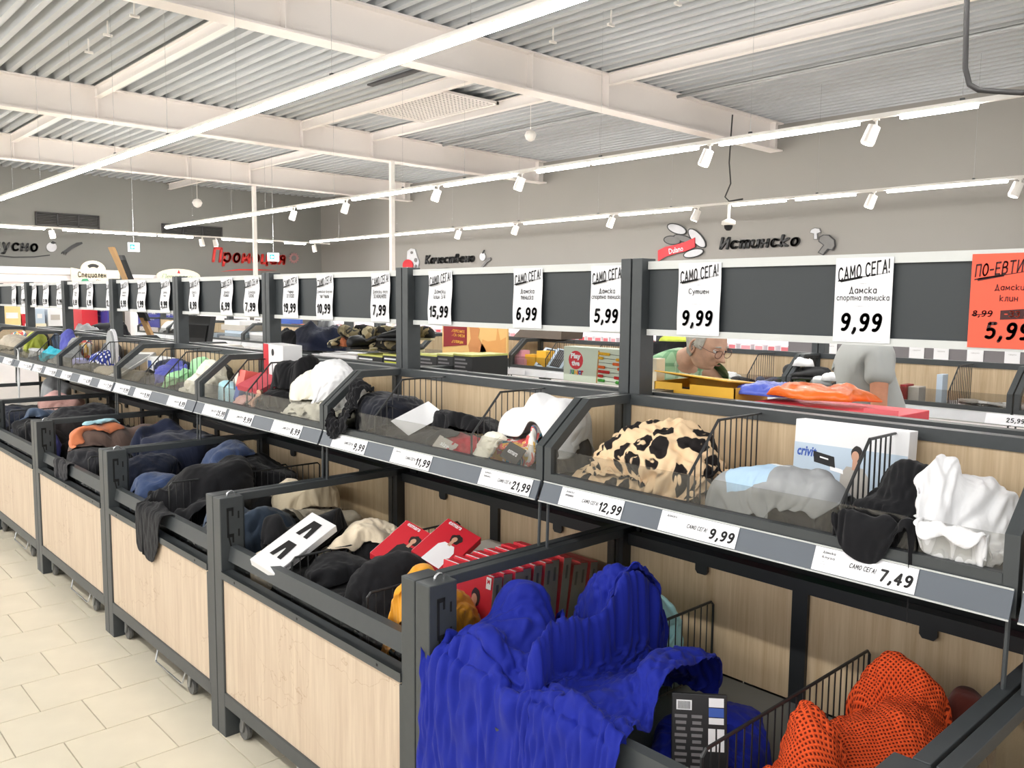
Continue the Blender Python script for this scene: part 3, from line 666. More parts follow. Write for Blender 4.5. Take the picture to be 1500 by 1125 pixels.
    MB().tube([(x+.04, h+.33, .125), (x+.02, h+.32, .05), (x+.018, h+.31, .045), (x+.018, h+.02, .045), (x+.02, h+.01, .05), (x+.04, h, .125)], .004, 6).build('foot_lever', M_CHROME, o)
    return o
def upper_module(y, lab, x=XU):
    o = thing('display_shelf', lab, 'display shelf', (x, y, 1.1), 'upper promotion shelves')
    for a, b in ((y+.004, y+.032), (y+PIT-.032, y+PIT-.004)):
        m = MB(); w = .028
        out = [(x-.004, 1.095), (x-.004, 1.258), (x+.165, 1.395), (x+.41, 1.395), (x+.41, 1.395-w), (x+.175, 1.395-w), (x-.004+w, 1.245), (x-.004+w, 1.095)]
        for i in range(3):
            q = [out[i], out[i+1], out[6-i], out[7-i]]; m.prism(q, 'y', a, b)
        m.box((x, a, 1.10), (x+.40, b, 1.13))
        m.build('side_frame', M_METAL, o)
        MB().prism([(x+.02, 1.13), (x+.02, 1.245), (x+.172, 1.372), (x+.385, 1.372), (x+.385, 1.13)], 'y', (a+b)/2-.002, (a+b)/2+.002).build('side_pane', M_GLASSD, o)
        for xx in (.012,):
            yy = (a+b)/2
            MB().tube([(x+.002, yy, 1.10), (x-.002, yy, .947)], .005, 6).build('strut', M_METAL, o)
    MB().box((x+.008, y+.03, 1.165), (x+.012, y+PIT-.03, 1.252)).build('front_pane', M_FRONTGL, o)
    MB().box((x-.004, y+.03, 1.148), (x+.022, y+PIT-.03, 1.178)).build('front_beam', M_METAL, o)
    m = MB().box((x+.01, y+.01, 1.118), (x+.40, y+PIT-.01, 1.132)); m.build('tray', M_METALB, o)
    MB().box((x+.02, y+.01, 1.085), (x+.05, y+PIT-.01, 1.118)).build('under_beam', M_METALB, o)
    MB().box((x+.37, y+.034, 1.132), (x+.385, y+PIT-.034, 1.365)).build('back_panel', M_WOODIN, o)
    MB().box((x+.365, y+.034, 1.362), (x+.405, y+PIT-.034, 1.395)).build('back_rail', M_METAL, o)
    MB().box((x+.365, y+.004, 1.10), (x+.405, y+.034, 1.38)).build('back_post', M_METAL, o)
    MB().box((x+.365, y+PIT-.034, 1.10), (x+.405, y+PIT-.004, 1.38)).build('back_post', M_METAL, o)
    ra, rb = y+.008, y+PIT-.008
    r = MB().hexa([(x-.030, ra, 1.098), (x-.030, rb, 1.098), (x-.008, rb, 1.150), (x-.008, ra, 1.150), (x-.026, ra, 1.092), (x-.026, rb, 1.092), (x-.002, rb, 1.150), (x-.002, ra, 1.150)]).build('price_rail', M_RAIL, o)
    MB().tube([(x-.009, ra, 1.152), (x-.009, rb, 1.152)], .0022, 5).build('rail_edge', M_TRIM, r); MB().tube([(x-.032, ra, 1.096), (x-.032, rb, 1.096)], .0022, 5).build('rail_edge', M_TRIM, r)
    return o
def ordn(k): return ['at the right edge of the view', 'nearest, holding the leopard print clothes', 'second', 'third', 'fourth', 'fifth', 'sixth', 'seventh', 'eighth', 'farthest'][k]
lows = ['grey display bin cut off by the lower right corner', 'nearest grey display bin under the spilled blue dress', 'grey display bin with red boxes and black clothes', 'grey display bin with blue jeans piled over its edge',
        'grey display bin with an orange and blue towel, fourth from the camera', 'grey display bin holding a black bag, fifth from the camera', 'grey display bin at the far left edge, sixth from the camera']
low0 = lower_module(SEAM(-1), lows[0])
for k in range(0, 6): copy_tree(low0, (XF, SEAM(k), 0), lows[k+1])
ups = ['grey display shelf cut off by the right edge', 'grey display shelf with leopard print and grey shirt', 'grey display shelf with black clothes and a white garment', 'grey display shelf with a creamy white garment and pale blue bra', 'grey display shelf with navy and mint clothes',
       'grey display shelf with a striped white garment and navy polka dots', 'grey display shelf with turquoise and grey clothes', 'grey display shelf with a yellow-green garment at the far left', 'last grey display shelf beyond the left edge']
up0 = upper_module(SEAM(-1), ups[0])
for k in range(0, 8): copy_tree(up0, (XU, SEAM(k), 1.1), ups[min(k+1, 8)])
ORD = ['first', 'second', 'third', 'fourth', 'fifth', 'sixth', 'seventh', 'eighth', 'ninth']
DST = ['the bin at the right edge', 'the leopard print shelf', 'the white garment shelf', 'the pale blue bra shelf', 'the mint clothes shelf', 'the polka dot shelf', 'the turquoise shelf', 'the yellow-green shelf']
# the back-to-back row on the other side, and a second row across the aisle
low_b = low0; XC = 2.245
for k in range(-1, 7):
    c = copy_tree(low0, (2*XC-XF, SEAM(k)+PIT, 0), 'far-side lower bin, back to back with '+DST[k+1]); c.rotation_euler = (0, 0, math.pi); c['group'] = 'bins on the far side'
    c = copy_tree(up0, (2*XC-XU, SEAM(k)+PIT, 1.1), 'far-side upper shelf, back to back with '+DST[k+1]); c.rotation_euler = (0, 0, math.pi); c['group'] = 'shelves on the far side'
G2 = 4.93-XU
M_SILVER = plain('silver_rail', (214, 216, 220), .3, .3)
ORD += ['tenth', 'eleventh', 'twelfth']
for k in range(-1, 11):
    c = copy_tree(low0, (XF+G2, SEAM(k)-.35, -.01), 'lower bin of the second gondola, '+ORD[k+1]+' from the right'); c['group'] = 'bins of the second gondola'
    c = copy_tree(up0, (XU+G2, SEAM(k)-.35, 1.075), 'upper shelf of the second gondola, '+ORD[k+1]+' from the right'); c['group'] = 'shelves of the second gondola'
    for ch in COL.objects:
        if ch.parent == c and ch.name.startswith('price_rail'): ch.material_slots[0].link = 'OBJECT'; ch.material_slots[0].material = M_SILVER

# wire dividers
def wire_div_low(y, lab, zt=.79, x0=1.40, x1=2.16):
    o = thing('wire_divider', lab, 'wire divider', (x0, y, .56), 'wire dividers in the lower bins')
    MB().tube([(x0, y, .565), (x0, y, zt-.012), (x0+.012, y, zt), (x1-.012, y, zt), (x1, y, zt-.012), (x1, y, .565)], .0042, 6).build('frame', M_WIRE, o)
    n = 24
    for i in range(1, n):
        xx = x0+(x1-x0)*i/n; MB().tube([(xx, y, .562), (xx, y, zt)], .0022, 4, cap=False).build('wire', M_WIRE, o)
    MB().tube([(x0, y, .567), (x1, y, .567)], .0035, 5).build('foot_wire', M_WIRE, o)
    return o
dl = wire_div_low(.935, 'black wire divider beside the orange knit tops')
for y, lab, dz in ((1.42, 'black wire divider holding the mint clothes', 0), (2.17, 'black wire divider in front of the upright red boxes', 0), (2.65, 'black wire divider behind the two red boxes', 0), (3.78, 'black wire divider left of the cream shirts in the third bin', .08),
               (4.12, 'short stretch of black wire divider behind the jeans', .02), (4.95, 'black wire divider in front of the orange and blue towel', .03), (6.3, 'black wire divider in the fifth bin', .08), (6.75, 'black wire divider with pink cloth behind, at the left edge', .1)):
    copy_tree(dl, (1.40, y, .56+dz), lab)
def wire_div_up(y, lab, x=XU):
    o = thing('wire_divider', lab, 'wire divider', (x, y, 1.13), 'wire dividers on the upper shelves')
    P = [(x+.02, 1.135), (x+.02, 1.245), (x+.15, 1.383), (x+.375, 1.383), (x+.375, 1.135)]
    MB().tube([(a, y, b) for a, b in P], .0042, 6).build('frame', M_WIRE, o)
    for i in range(1, 13):
        xx = x+.02+(.355)*i/13; zz = 1.245+(xx-x-.02)/.13*.138 if xx < x+.15 else 1.383
        MB().tube([(xx, y, 1.135), (xx, y, zz)], .0024, 4, cap=False).build('wire', M_WIRE, o)
    return o
du = wire_div_up(.87, 'black wire divider between the grey shirt and the black turtleneck')
for y, lab in ((1.285, 'black wire divider between the leopard print and the grey shirt'), (2.17, 'black wire divider left of the white folded garment'), (2.755, 'black wire divider next to the shaggy black garment'),
               (3.87, 'black wire divider behind the black garment in the third shelf'), (4.13, 'black wire divider in front of the red and white box'), (4.93, 'black wire divider right of the mint green cloth'), (5.25, 'black wire divider left of the mint green cloth'),
               (6.3, 'black wire divider beside the navy polka dot cloth'), (6.75, 'black wire divider left of the oval grey item'), (7.7, 'black wire divider behind the turquoise cloth')):
    copy_tree(du, (XU, y, 1.13), lab)
for y, lab in ((3.05, 'dark wire divider on the second gondola, right of the bent man'), (2.72, 'dark wire divider on the second gondola behind the black shoes'), (1.78, 'dark wire divider on the second gondola, right of the man in grey'), (4.95, 'dark wire divider on the second gondola beside the coloured cartons'), (4.45, 'dark wire divider on the second gondola beside the spare keyboards')):
    c = copy_tree(du, (XU+G2, y, 1.105), lab)

# ---------------------------------------------------------------- header posts and boards
XH = 2.245
def header_post(y, x=XH, lab=''):
    o = thing('header_post', lab, 'post', (x, y, 1.0), 'dark twin posts of the price boards')
    for a, b in ((y-.045, y-.003), (y+.003, y+.045)):
        MB().box((x-.05, a, .95), (x+.02, b, 1.842)).build('upright', M_METAL, o, bevel=.002)
    m = MB()
    for i in range(14): m.box((x-.0508, y-.027, 1.43+i*.03), (x-.05, y-.022, 1.442+i*.03))
    return o
nth = ['nearest, right of the abacus toy box', 'second from the camera', 'third from the camera', 'fourth from the camera', 'fifth from the camera', 'sixth from the camera', 'seventh from the camera', 'eighth, near the left edge']
hp = header_post(SEAM(1), XH, 'dark twin post between price boards, '+nth[0])
for k in range(2, 9): copy_tree(hp, (XH, SEAM(k), 1.0), 'dark twin post between price boards, '+nth[k-1])
copy_tree(hp, (XH, SEAM(0), 1.0), 'dark twin post just beyond the right edge')
for k in range(0, 12):
    c = copy_tree(hp, (XH+G2, SEAM(k)-.35, .97), 'dark post of the second gondola, '+ORD[k]+' from the right'); c['group'] = 'posts of the second gondola'
def header_board(y, lab):
    o = thing('price_board', lab, 'price board', (XH, y, 1.6), 'long dark price boards above the bins')
    a, b = y+.047, y+PIT-.047
    MB().box((XH-.012, a, 1.606), (XH+.008, b, 1.810)).build('board', M_BOARD, o)
    MB().box((XH-.022, a, 1.806), (XH+.012, b, 1.832)).build('top_trim', M_TRIM, o)
    MB().box((XH-.022, a, 1.590), (XH+.012, b, 1.610)).build('bottom_trim', M_TRIM, o)
    return o
hb_l = ['dark price board with the red tag, nearest the camera', 'dark price board with tags 15,99 and 6,99, between the two nearest posts', 'dark price board holding the 19,99 and 10,99 tags', 'dark price board holding the 8,99 tag and two curling tags',
        'fifth dark price board from the camera', 'sixth dark price board from the camera', 'seventh dark price board from the camera', 'last dark price board at the left edge']
hb = header_board(SEAM(0), hb_l[0])
for k in range(1, 8): copy_tree(hb, (XH, SEAM(k), 1.6), hb_l[k])

# ---------------------------------------------------------------- hanging price tags
XT = XH-.024
M_REDPAP = plain('orange_red_paper', (250, 92, 66), .6, 0, .01)
def brush(parent, mat, x, y0, z0, y1, z1, t0, t1):
    MB().add([(x, y0, z0-t0), (x, y1, z1-t1), (x, y1, z1), (x, y0, z0)], [(0, 1, 2, 3)]).build('brush_stroke', mat, parent)
def price_tag(px0, px1, py, price, l1, l2='', red=False, bow=0.0, far=False, lab=''):
    yl, yr = at_x(px0, py, XT).y, at_x(px1, py, XT).y
    yc, w = (yl+yr)/2, abs(yl-yr)
    o = thing('price_tag', lab, 'price tag', (XT, yc, 1.71), 'tall paper price tags on the long boards')
    z0, z1 = 1.597, 1.822
    m = MB(); n = 10; vs = []
    for i in range(n+1):
        f = i/n; xb = XT-.0015-bow*math.sin(math.pi*2*f)*.5-bow*.5
        vs += [(xb, yl, z0+(z1-z0)*f), (xb, yr, z0+(z1-z0)*f)]
    m.add(vs, [(2*i, 2*i+1, 2*i+3, 2*i+2) for i in range(n)])
    sh = m.build('sheet', M_REDPAP if red else M_PAPER, o, smooth=True)
    ink = M_INK if not red else plain('dark_red_ink', (60, 14, 16), .6)
    def T(s, cz, ww, hh, dy=0, sl=0, bold=.02, shear=0.0, mat=None, nm='lettering', dx=0):
        f = (cz-z0)/(z1-z0); xb = XT-.0025-bow*math.sin(math.pi*2*f)*.5-bow*.5-(.0008+bow*.12 if bow else 0)-dx
        put_text(s, mat or ink, o, (xb, yc+dy, cz), Vector((0, -1, sl)), Vector((0, sl, 1)), name=nm, w=ww, h=hh, bold=bold, shear=shear)
    H = z1-z0
    T('САМО СЕГА!' if not red else 'ПО-ЕВТИНО', z0+H*.85, w*.92, H*.17 if not red else H*.14, 0, .16 if not red else .10, .028, .25, nm='heading')
    x_ = XT-.0022-bow
    brush(o, ink, x_, yc+w*.45, z0+H*.735, yc-w*.40, z0+H*.82, .0035, .001); brush(o, ink, x_, yc+w*.40, z0+H*.742, yc+w*.02, z0+H*.785, .007, .006)
    if not red:
        T(l1, z0+H*(.615 if l2 else .60), w*min(.9, .08*len(l1)), H*.095, bold=.018, nm='product_name')
        if l2: T(l2, z0+H*.52, w*min(.92, .062*len(l2)), H*.09, bold=.018, nm='product_name')
        T(price, z0+H*.22, w*(.72 if len(price) < 5 else .8), H*.26, bold=.05, shear=.08, nm='price')
        if not far:
            T('Оферта', z0+H*.695, w*.12, H*.016, bold=0, mat=M_GREYINK); T('Размери: S - L', z0+H*.43, w*.26, H*.018, bold=0, mat=M_GREYINK); T('с ДДС', z0+H*.065, w*.05, H*.014, bold=0, mat=M_GREYINK)
            T('валидно до изчерпване на количествата', z0+H*.018, w*.7, H*.012, bold=0, mat=M_GREYINK)
    else:
        T('Дамски', z0+H*.64, w*.42, H*.075, -.01, nm='product_name'); T('клин', z0+H*.53, w*.26, H*.07, -.01, nm='product_name')
        T('8,99', z0+H*.36, w*.30, H*.08, w*.30, bold=.03, shear=.1, nm='old_price'); brush(o, ink, x_, yc+w*.46, z0+H*.35, yc+w*.15, z0+H*.375, .002, .002)
        brush(o, ink, x_, yc+w*.04, z0+H*.40, yc-w*.46, z0+H*.43, .022, .024)
        T('-33 %', z0+H*.365, w*.36, H*.07, -w*.20, bold=.03, shear=.1, mat=M_REDPAP, nm='discount', dx=.002)
        T('5,99', z0+H*.17, w*.66, H*.22, -w*.08, bold=.05, shear=.12, nm='price')
    return o
C = 'white price tag '
for a in ((1421, 1524, 440, '5,99', 'Дамски', 'клин', True, 0, False, 'orange-red price tag reading ПО-ЕВТИНО and 5,99 at the right edge'),
          (1223, 1307, 435, '9,99', 'Дамска', 'спортна тениска', False, 0, False, C+'Дамска спортна тениска 9,99 above the man in grey'),
          (994, 1056, 435, '9,99', 'Сутиен', '', False, .004, False, C+'Сутиен 9,99 above the bent old man'),
          (866, 915, 438, '5,99', 'Дамска', 'спортна тениска', False, .004, False, C+'5,99 left of the nearest twin post'),
          (753, 795, 438, '6,99', 'Дамска', 'тениска', False, .005, False, C+'Дамска тениска 6,99 in the middle of its board'),
          (629, 663, 438, '15,99', 'Дамски', 'клин 3/4', False, .008, False, C+'15,99 just right of the second twin post'),
          (545, 572, 438, '7,99', 'Детски топ', 'за момичета', False, .008, False, C+'7,99 left of the second twin post'),
          (465, 489, 436, '10,99', 'Детска блуза', 'тип Хенли', False, .008, True, C+'10,99 on the third board'),
          (416, 438, 436, '19,99', 'Чадър', 'за плажа', False, .008, True, C+'19,99 just right of the third twin post'),
          (360, 381, 434, '7,99', 'Дамска', 'пижама', False, .014, True, C+'7,99 curling at the right end of the fourth board'),
          (325, 342, 434, '6,99', 'Дамска', 'нощница', False, .012, True, C+'6,99 on the fourth board'),
          (279, 293, 434, '8,99', 'Дамски', 'топ', False, .012, True, C+'8,99 just right of the fourth twin post'),
          (237, 250, 433, '9,99', 'Дамски', 'клин', False, .014, True, C+'9,99 at the right end of the fifth board'),
          (203, 215, 433, '1,99', 'Дамски чорапи', '', False, .014, True, C+'1,99 in the middle of the fifth board'),
          (178, 189, 433, '9,99', 'Дамска', 'тениска', False, .012, True, C+'9,99 at the left end of the fifth board'),
          (157, 167, 432, '12,99', 'Мъжка', 'риза', False, .01, True, C+'12,99 at the right end of the sixth board'),
          (128, 137, 432, '8,99', 'Мъжка', 'тениска', False, .01, True, C+'8,99 in the middle of the sixth board'),
          (108, 116, 432, '8,99', 'Мъжки', 'къси', False, .01, True, C+'8,99 at the left end of the sixth board'),
          (84, 93, 431, '12,99', 'Шорти', '', False, .01, True, C+'12,99 at the right end of the seventh board'),
          (64, 72, 431, '9,99', 'Блуза', '', False, .01, True, C+'9,99 in the middle of the seventh board'),
          (48, 54, 431, '4,99', 'Топ', '', False, .01, True, C+'4,99 at the left end of the seventh board'),
          (32, 38.5, 430, '9,99', 'Топ', '', False, .008, True, C+'9,99 at the right end of the last board'),
          (18, 24, 430, '4,99', 'Топ', '', False, .008, True, C+'4,99 on the last board near the left edge')):
    price_tag(*a[:9], lab=a[9])

# ---------------------------------------------------------------- labels in the price rail
def rail_label(px0, px1, price, l1='', l2='', lab='', x=XU):
    xa = x-.02; yl, yr = at_x(px0, 0, xa).y if False else None, None
    def yy(px):      # y on the rail for a photograph column
        z = 1.125
        d = ray(px, 600); best = None
        lo, hi = 0.0, 1500.0
        # rail line in the picture: find y whose picture column is px
        a, b = -1.0, 14.0
        for _ in range(50):
            m_ = (a+b)/2; v = Vector((xa, m_, z-CH)); col = 750+CF*v.dot(cR)/v.dot(cF)
            if col > px: a = m_
            else: b = m_
        return (a+b)/2
    yl, yr = yy(px0), yy(px1); yc, w = (yl+yr)/2, yl-yr
    o = thing('shelf_label', lab, 'price label', (x-.02, yc, 1.12), 'printed labels in the front price rail')
    up = Vector((.022, 0, .052)).normalized(); nrm = Vector((-up.z, 0, up.x))
    def P(f, e=0): return Vector((x-.030, 0, 1.098))+up*(.0565*f)+nrm*(.0015+e)
    a, b = P(.02), P(.98); a2, b2 = P(.02, .0004), P(.98, .0004)
    MB().hexa([(a.x, yl, a.z), (a.x, yr, a.z), (b.x, yr, b.z), (b.x, yl, b.z), (a2.x, yl, a2.z), (a2.x, yr, a2.z), (b2.x, yr, b2.z), (b2.x, yl, b2.z)]).build('sheet', M_PAPER, o)
    def T(s, fy, f, ww, hh, bold=.02, shear=0, mat=M_INK, nm='lettering'):
        q = P(f, .0012); put_text(s, mat, o, (q.x, yl-w*fy, q.z), UXR, up, name=nm, w=ww, h=hh, bold=bold, shear=shear)
    T(price, .82, .40, w*(.30 if len(price) < 5 else .34), .032, .05, .1, nm='price')
    T('САМО СЕГА!', .50, .52, w*.26, .011, .03, .2, nm='heading')
    if l1: T(l1, .15, .80, w*.13, .007, nm='product_name')
    if l2: T(l2, .15, .60, w*.13, .007, nm='product_name')
    if l1:
        for f in (.42, .32, .22): T('размери: S - L', .13, f, w*.09, .003, 0, mat=M_GREYINK)
    return o
L = 'white shelf label '
for a in ((1192, 1343, '7,49', 'Дамска', 'блуза', L+'7,49 below the black turtleneck'), (967, 1080, '9,99', 'Дамска', '', L+'9,99 below the leopard print and grey shirt'), (821, 912, '12,99', 'Дамска', 'нощница', L+'12,99 below the leopard print'),
          (703, 778, '21,99', 'Детски', 'бански', L+'21,99 just left of the nearest shelf joint'), (574, 631, '11,99', 'Дамски', '', L+'11,99 in the middle of the second shelf rail'), (487, 536, '9,99', 'Дамска', '', L+'9,99 under the shaggy black garment'),
          (399, 441, '8,99', '', '', L+'8,99 below the creamy white garment'), (334, 370, '9,99', '', '', L+'9,99 below the pale pink box'), (298, 330, '25,99', '', '', L+'25,99 below the pale blue bra'),
          (246, 272, '8,99', '', '', L+'8,99 at the right end of the fourth shelf rail'), (197, 220, '9,99', '', '', L+'9,99 in the middle of the fourth shelf rail'), (168, 189, '9,99', '', '', L+'9,99 at the left end of the fourth shelf rail'),
          (145, 164, '7,99', '', '', L+'7,99 below the striped white garment, right one'), (116, 133, '6,99', '', '', L+'6,99 below the striped white garment, left one'), (90, 104, '9,99', '', '', L+'9,99 below the polka dot cloth'),
          (66, 82, '9,99', '', '', L+'9,99 at the right end of the sixth shelf rail'), (49, 61, '9,99', '', '', L+'9,99 in the middle of the sixth shelf rail'), (28, 46, '5,99', '', '', L+'5,99 beside the hanging grey scarf'), (5, 17, '4,99', '', '', L+'4,99 at the left edge of the view')):
    rail_label(*a)
# ================================================================ CLOTHES: sheets settled on what lies below
GX0, GY0, GD = 1.0, -0.7, 0.0125
GNX, GNY = int((3.4-GX0)/GD), int((9.6-GY0)/GD)
_gx = GX0+GD*np.arange(GNX); _gy = GY0+GD*np.arange(GNY)
def new_field(base): return np.full((GNX, GNY), base, dtype=float)
FLOW = new_field(0.0); FLOW[(_gx > XF+.03) & (_gx < XF+.90)] = .562
FUP = new_field(0.0); FUP[(_gx > XU+.0) & (_gx < XU+.375)] = 1.134
WLOW = FLOW.copy(); FLOW[:] = .562; WLOW[(_gx > XF-.005) & (_gx < XF+.066)] = .758
WUP = FUP.copy(); FUP[:] = 1.134; WUP[(_gx > XU-.012) & (_gx < XU+.020)] = 1.256
for k in range(-1, 8):
    s_ = SEAM(k); m_ = np.abs(_gy-s_) < .036
    for i in np.where((_gx > XF) & (_gx < XF+.9))[0]: WLOW[i, m_] = .95
    for i in np.where((_gx > XU-.01) & (_gx < XU+.40))[0]:
        xx = _gx[i]-XU; WUP[i, m_] = 1.26+.135*min(1, max(0, xx/.165))
for i in np.where((_gx > 1.40) & (_gx < 1.90))[0]: WLOW[i, np.abs(_gy-1.42) < .015] = .80
WUP[(_gx > XU+.36) & (_gx < XU+.41)] = 1.398

def fsamp(F, x, y):
    u = np.clip((x-GX0)/GD, 0, GNX-1.001); v = np.clip((y-GY0)/GD, 0, GNY-1.001)
    i = u.astype(int); j = v.astype(int); fu = u-i; fv = v-j
    return (F[i, j]*(1-fu)*(1-fv)+F[i+1, j]*fu*(1-fv)+F[i, j+1]*(1-fu)*fv+F[i+1, j+1]*fu*fv)
def fblur(F, n):
    for _ in range(n):
        F = (np.roll(F, 1, 0)+np.roll(F, -1, 0)+F*2)/4; F = (np.roll(F, 1, 1)+np.roll(F, -1, 1)+F*2)/4
    return F
def smooth_noise(rng, shape, cells):
    g = rng.standard_normal((cells+3, cells+3)); 
    u = np.linspace(0, cells, shape[0]); v = np.linspace(0, cells, shape[1])
    i = np.minimum(u.astype(int), cells-1); j = np.minimum(v.astype(int), cells-1); fu = (u-i); fv = (v-j)
    fu = fu*fu*(3-2*fu); fv = fv*fv*(3-2*fv)
    a = g[np.ix_(i, j)]; b = g[np.ix_(i+1, j)]; c = g[np.ix_(i, j+1)]; d = g[np.ix_(i+1, j+1)]
    fu = fu[:, None]; fv = fv[None, :]
    return a*(1-fu)*(1-fv)+b*fu*(1-fv)+c*(1-fu)*fv+d*fu*fv

def vnoise(g, x, y):
    n = g.shape[0]; xi = np.floor(x).astype(int); yi = np.floor(y).astype(int); fx = x-xi; fy = y-yi
    fx = fx*fx*(3-2*fx); fy = fy*fy*(3-2*fy)
    a = g[xi % n, yi % n]; b = g[(xi+1) % n, yi % n]; c = g[xi % n, (yi+1) % n]; d = g[(xi+1) % n, (yi+1) % n]
    return a*(1-fx)*(1-fy)+b*fx*(1-fy)+c*(1-fx)*fy+d*fx*fy
def wrinkle(rng, X, Y, fd, wl):
    # long ridges running roughly along fd, bending and fading; about -0.5 .. 0.5
    g = rng.uniform(-1, 1, (32, 32)); h = 0
    X = X+5; Y = Y+5
    wx = vnoise(g, X/.16, Y/.16)*.05; wy = vnoise(g, X/.16+9, Y/.16+4)*.05; ang = fd+vnoise(g, X/.24+3, Y/.24+7)*1.25
    p = (X+wx)*np.cos(ang)+(Y+wy)*np.sin(ang); q = -(X+wx)*np.sin(ang)+(Y+wy)*np.cos(ang)
    for i, (w, am) in enumerate(((wl, 1.), (wl*.52, .42))):
        n_ = vnoise(g, p/(w*5)+3*i, q/w+11*i); h = h+am*((1-np.abs(n_))**1.6-.55)
    return h
GC = [0]
def drape(name, label, mat, c, size, rot=0.0, up=False, slack=1.35, lump=.05, shape='soft', bounds=None, walls=False, front=None,
          n=40, steps=60, iters=5, ridge=.012, drop=.03, cat='garment', group=None, fold_dir=None, outline=None, rough=1.0, sub=1, thick=.004, cells=5, seed=None, stiff=.22, wr=.012, wl=.055, hem=1.0, top=None, prof=.36):
    """c=(x,y): middle of the footprint, size=(along rot, across)."""
    GC[0] += 1
    rng = np.random.default_rng(seed if seed is not None else 100+GC[0])
    F = FUP if up else FLOW; WF = WUP if up else WLOW
    nu = n; nv = max(12, int(n*size[1]/size[0])) if size[1] < size[0] else n
    if size[1] > size[0]: nu = max(12, int(n*size[0]/size[1]))
    u = np.linspace(-1, 1, nu)[:, None]*np.ones((1, nv)); v = np.linspace(-1, 1, nv)[None, :]*np.ones((nu, 1))
    if shape == 'soft':       # rounded, uneven outline
        a = u*np.sqrt(1-v*v*.42); b = v*np.sqrt(1-u*u*.42)
        w = 1+.13*smooth_noise(rng, (nu, nv), 4)
        a = a*w; b = b*w
    elif shape == 'rect': a, b = u, v
    else: a, b = shape(u, v)
    hx, hy = size[0]/2, size[1]/2
    cr, sr = math.cos(rot), math.sin(rot)
    wx = smooth_noise(rng, (nu, nv), cells)*.03*slack; wy = smooth_noise(rng, (nu, nv), cells)*.03*slack
    lx, ly = a*hx+wx*min(1, hx*2), b*hy+wy*min(1, hy*2)
    x = c[0]+lx*cr-ly*sr; y = c[1]+lx*sr+ly*cr
    bnd = bounds
    if bnd: x = np.clip(x, bnd[0], bnd[1]); y = np.clip(y, bnd[2], bnd[3])
    field = F
    r2 = np.clip(1-(u**2)*.9, 0, 1)*np.clip(1-(v**2)*.9, 0, 1)
    # folds: ridged noise stretched along one direction
    fd = rng.uniform(0, math.pi) if fold_dir is None else fold_dir
    GXm = _gx[:, None]-c[0]; GYm = _gy[None, :]-c[1]
    rr = ((GXm*cr+GYm*sr)/hx)**2+((-GXm*sr+GYm*cr)/hy)**2
    gn = rng.uniform(-1, 1, (16, 16))
    if top is not None: lump = max(.02, top-.012-float(np.broadcast_to(F, rr.shape)[rr < .35].mean()))/.62
    bulk = lump*.62*np.clip(1-rr, 0, 1)**prof*(1+.20*vnoise(gn, (_gx[:, None]+0*_gy[None, :]+9)/.11, (_gy[None, :]+0*_gx[:, None]+9)/.11))
    base = fblur(F, 2)
    if walls: base = np.where((_gx[:, None] > (XU if up else XF)), np.maximum(base, WF), WF)
    base = base+(bulk if front is None else bulk*(_gx[:, None] > front+.05))
    L0 = 0.0
    # support that the sheet rests on: what lies below plus its own bulk
    top = fsamp(base, x, y)+L0
    z = top+drop+ridge*1.5*smooth_noise(rng, (nu, nv), max(6, int(nu/4)))+ridge*2*np.abs(smooth_noise(rng, (nu, nv), 7))
    P = np.stack([x, y, z], -1)
    # rest lengths: the footprint spacing times slack (too much cloth for the place it fills -> folds)
    def restl(Q, du, dv):
        A = Q[:nu-du, :nv-dv] if dv >= 0 else Q[:nu-du, -dv:]
        B = Q[du:, dv:] if dv >= 0 else Q[du:, :nv+dv]
        return A, B
    foot = np.stack([c[0]+a*hx*cr-b*hy*sr, c[1]+a*hx*sr+b*hy*cr], -1)
    se = 1+(slack-1)*.4; sl = (se, se); wr = wr*(.5+(slack-1)*2.2)
    specs = []
    for du, dv, k in ((1, 0, 1.), (0, 1, 1.), (1, 1, .5), (1, -1, .5), (2, 0, stiff), (0, 2, stiff)):
        A, B = restl(foot, du, dv); d = np.sqrt(((A-B)**2).sum(-1))
        s_ = sl[0] if dv == 0 else (sl[1] if du == 0 else (sl[0]+sl[1])/2)
        specs.append((du, dv, k, d*s_))
    vel = np.zeros_like(P); Lr = L0
    outside = None
    if front is not None: outside = x < front
    for st in range(steps):
        vel[..., 2] -= .0035
        P0 = P.copy(); P = P+vel
        for _ in range(iters):
            for du, dv, k, L in specs:
                A, B = restl(P, du, dv); d = B-A; ln = np.sqrt((d**2).sum(-1))+1e-9
                cc = (d*((ln-L)/ln*(.42*k))[..., None]) if k >= .5 else (d*(np.minimum(ln-L*.92, 0)/ln*(.42*k))[..., None])
                A += cc; B -= cc
            if bnd:
                np.clip(P[..., 0], bnd[0], bnd[1], out=P[..., 0]); np.clip(P[..., 1], bnd[2], bnd[3], out=P[..., 1])
            if outside is not None: P[..., 0] = np.where(outside, np.minimum(P[..., 0], front-.008), P[..., 0])
            h = fsamp(base, P[..., 0], P[..., 1])
            if outside is not None: h = np.where(outside, 0.02, h)
            h = h+(.009 if walls else .004)
            low = P[..., 2] < h
            P[..., 2] = np.where(low, h, P[..., 2])
        vel = (P-P0)*.90
        vel[..., :2][low] *= .25; vel = np.clip(vel, -.02, .02)
    for _ in range(1):
        Q = P.copy(); Q[1:-1, 1:-1] = P[1:-1, 1:-1]*.5+(P[2:, 1:-1]+P[:-2, 1:-1]+P[1:-1, 2:]+P[1:-1, :-2])*.125; P = Q
    if top is not None:
        ex = P[..., 2]-top; P[..., 2] = np.where((ex > 0) & (P[..., 0] > (front or -9)), top+ex*.3, P[..., 2])
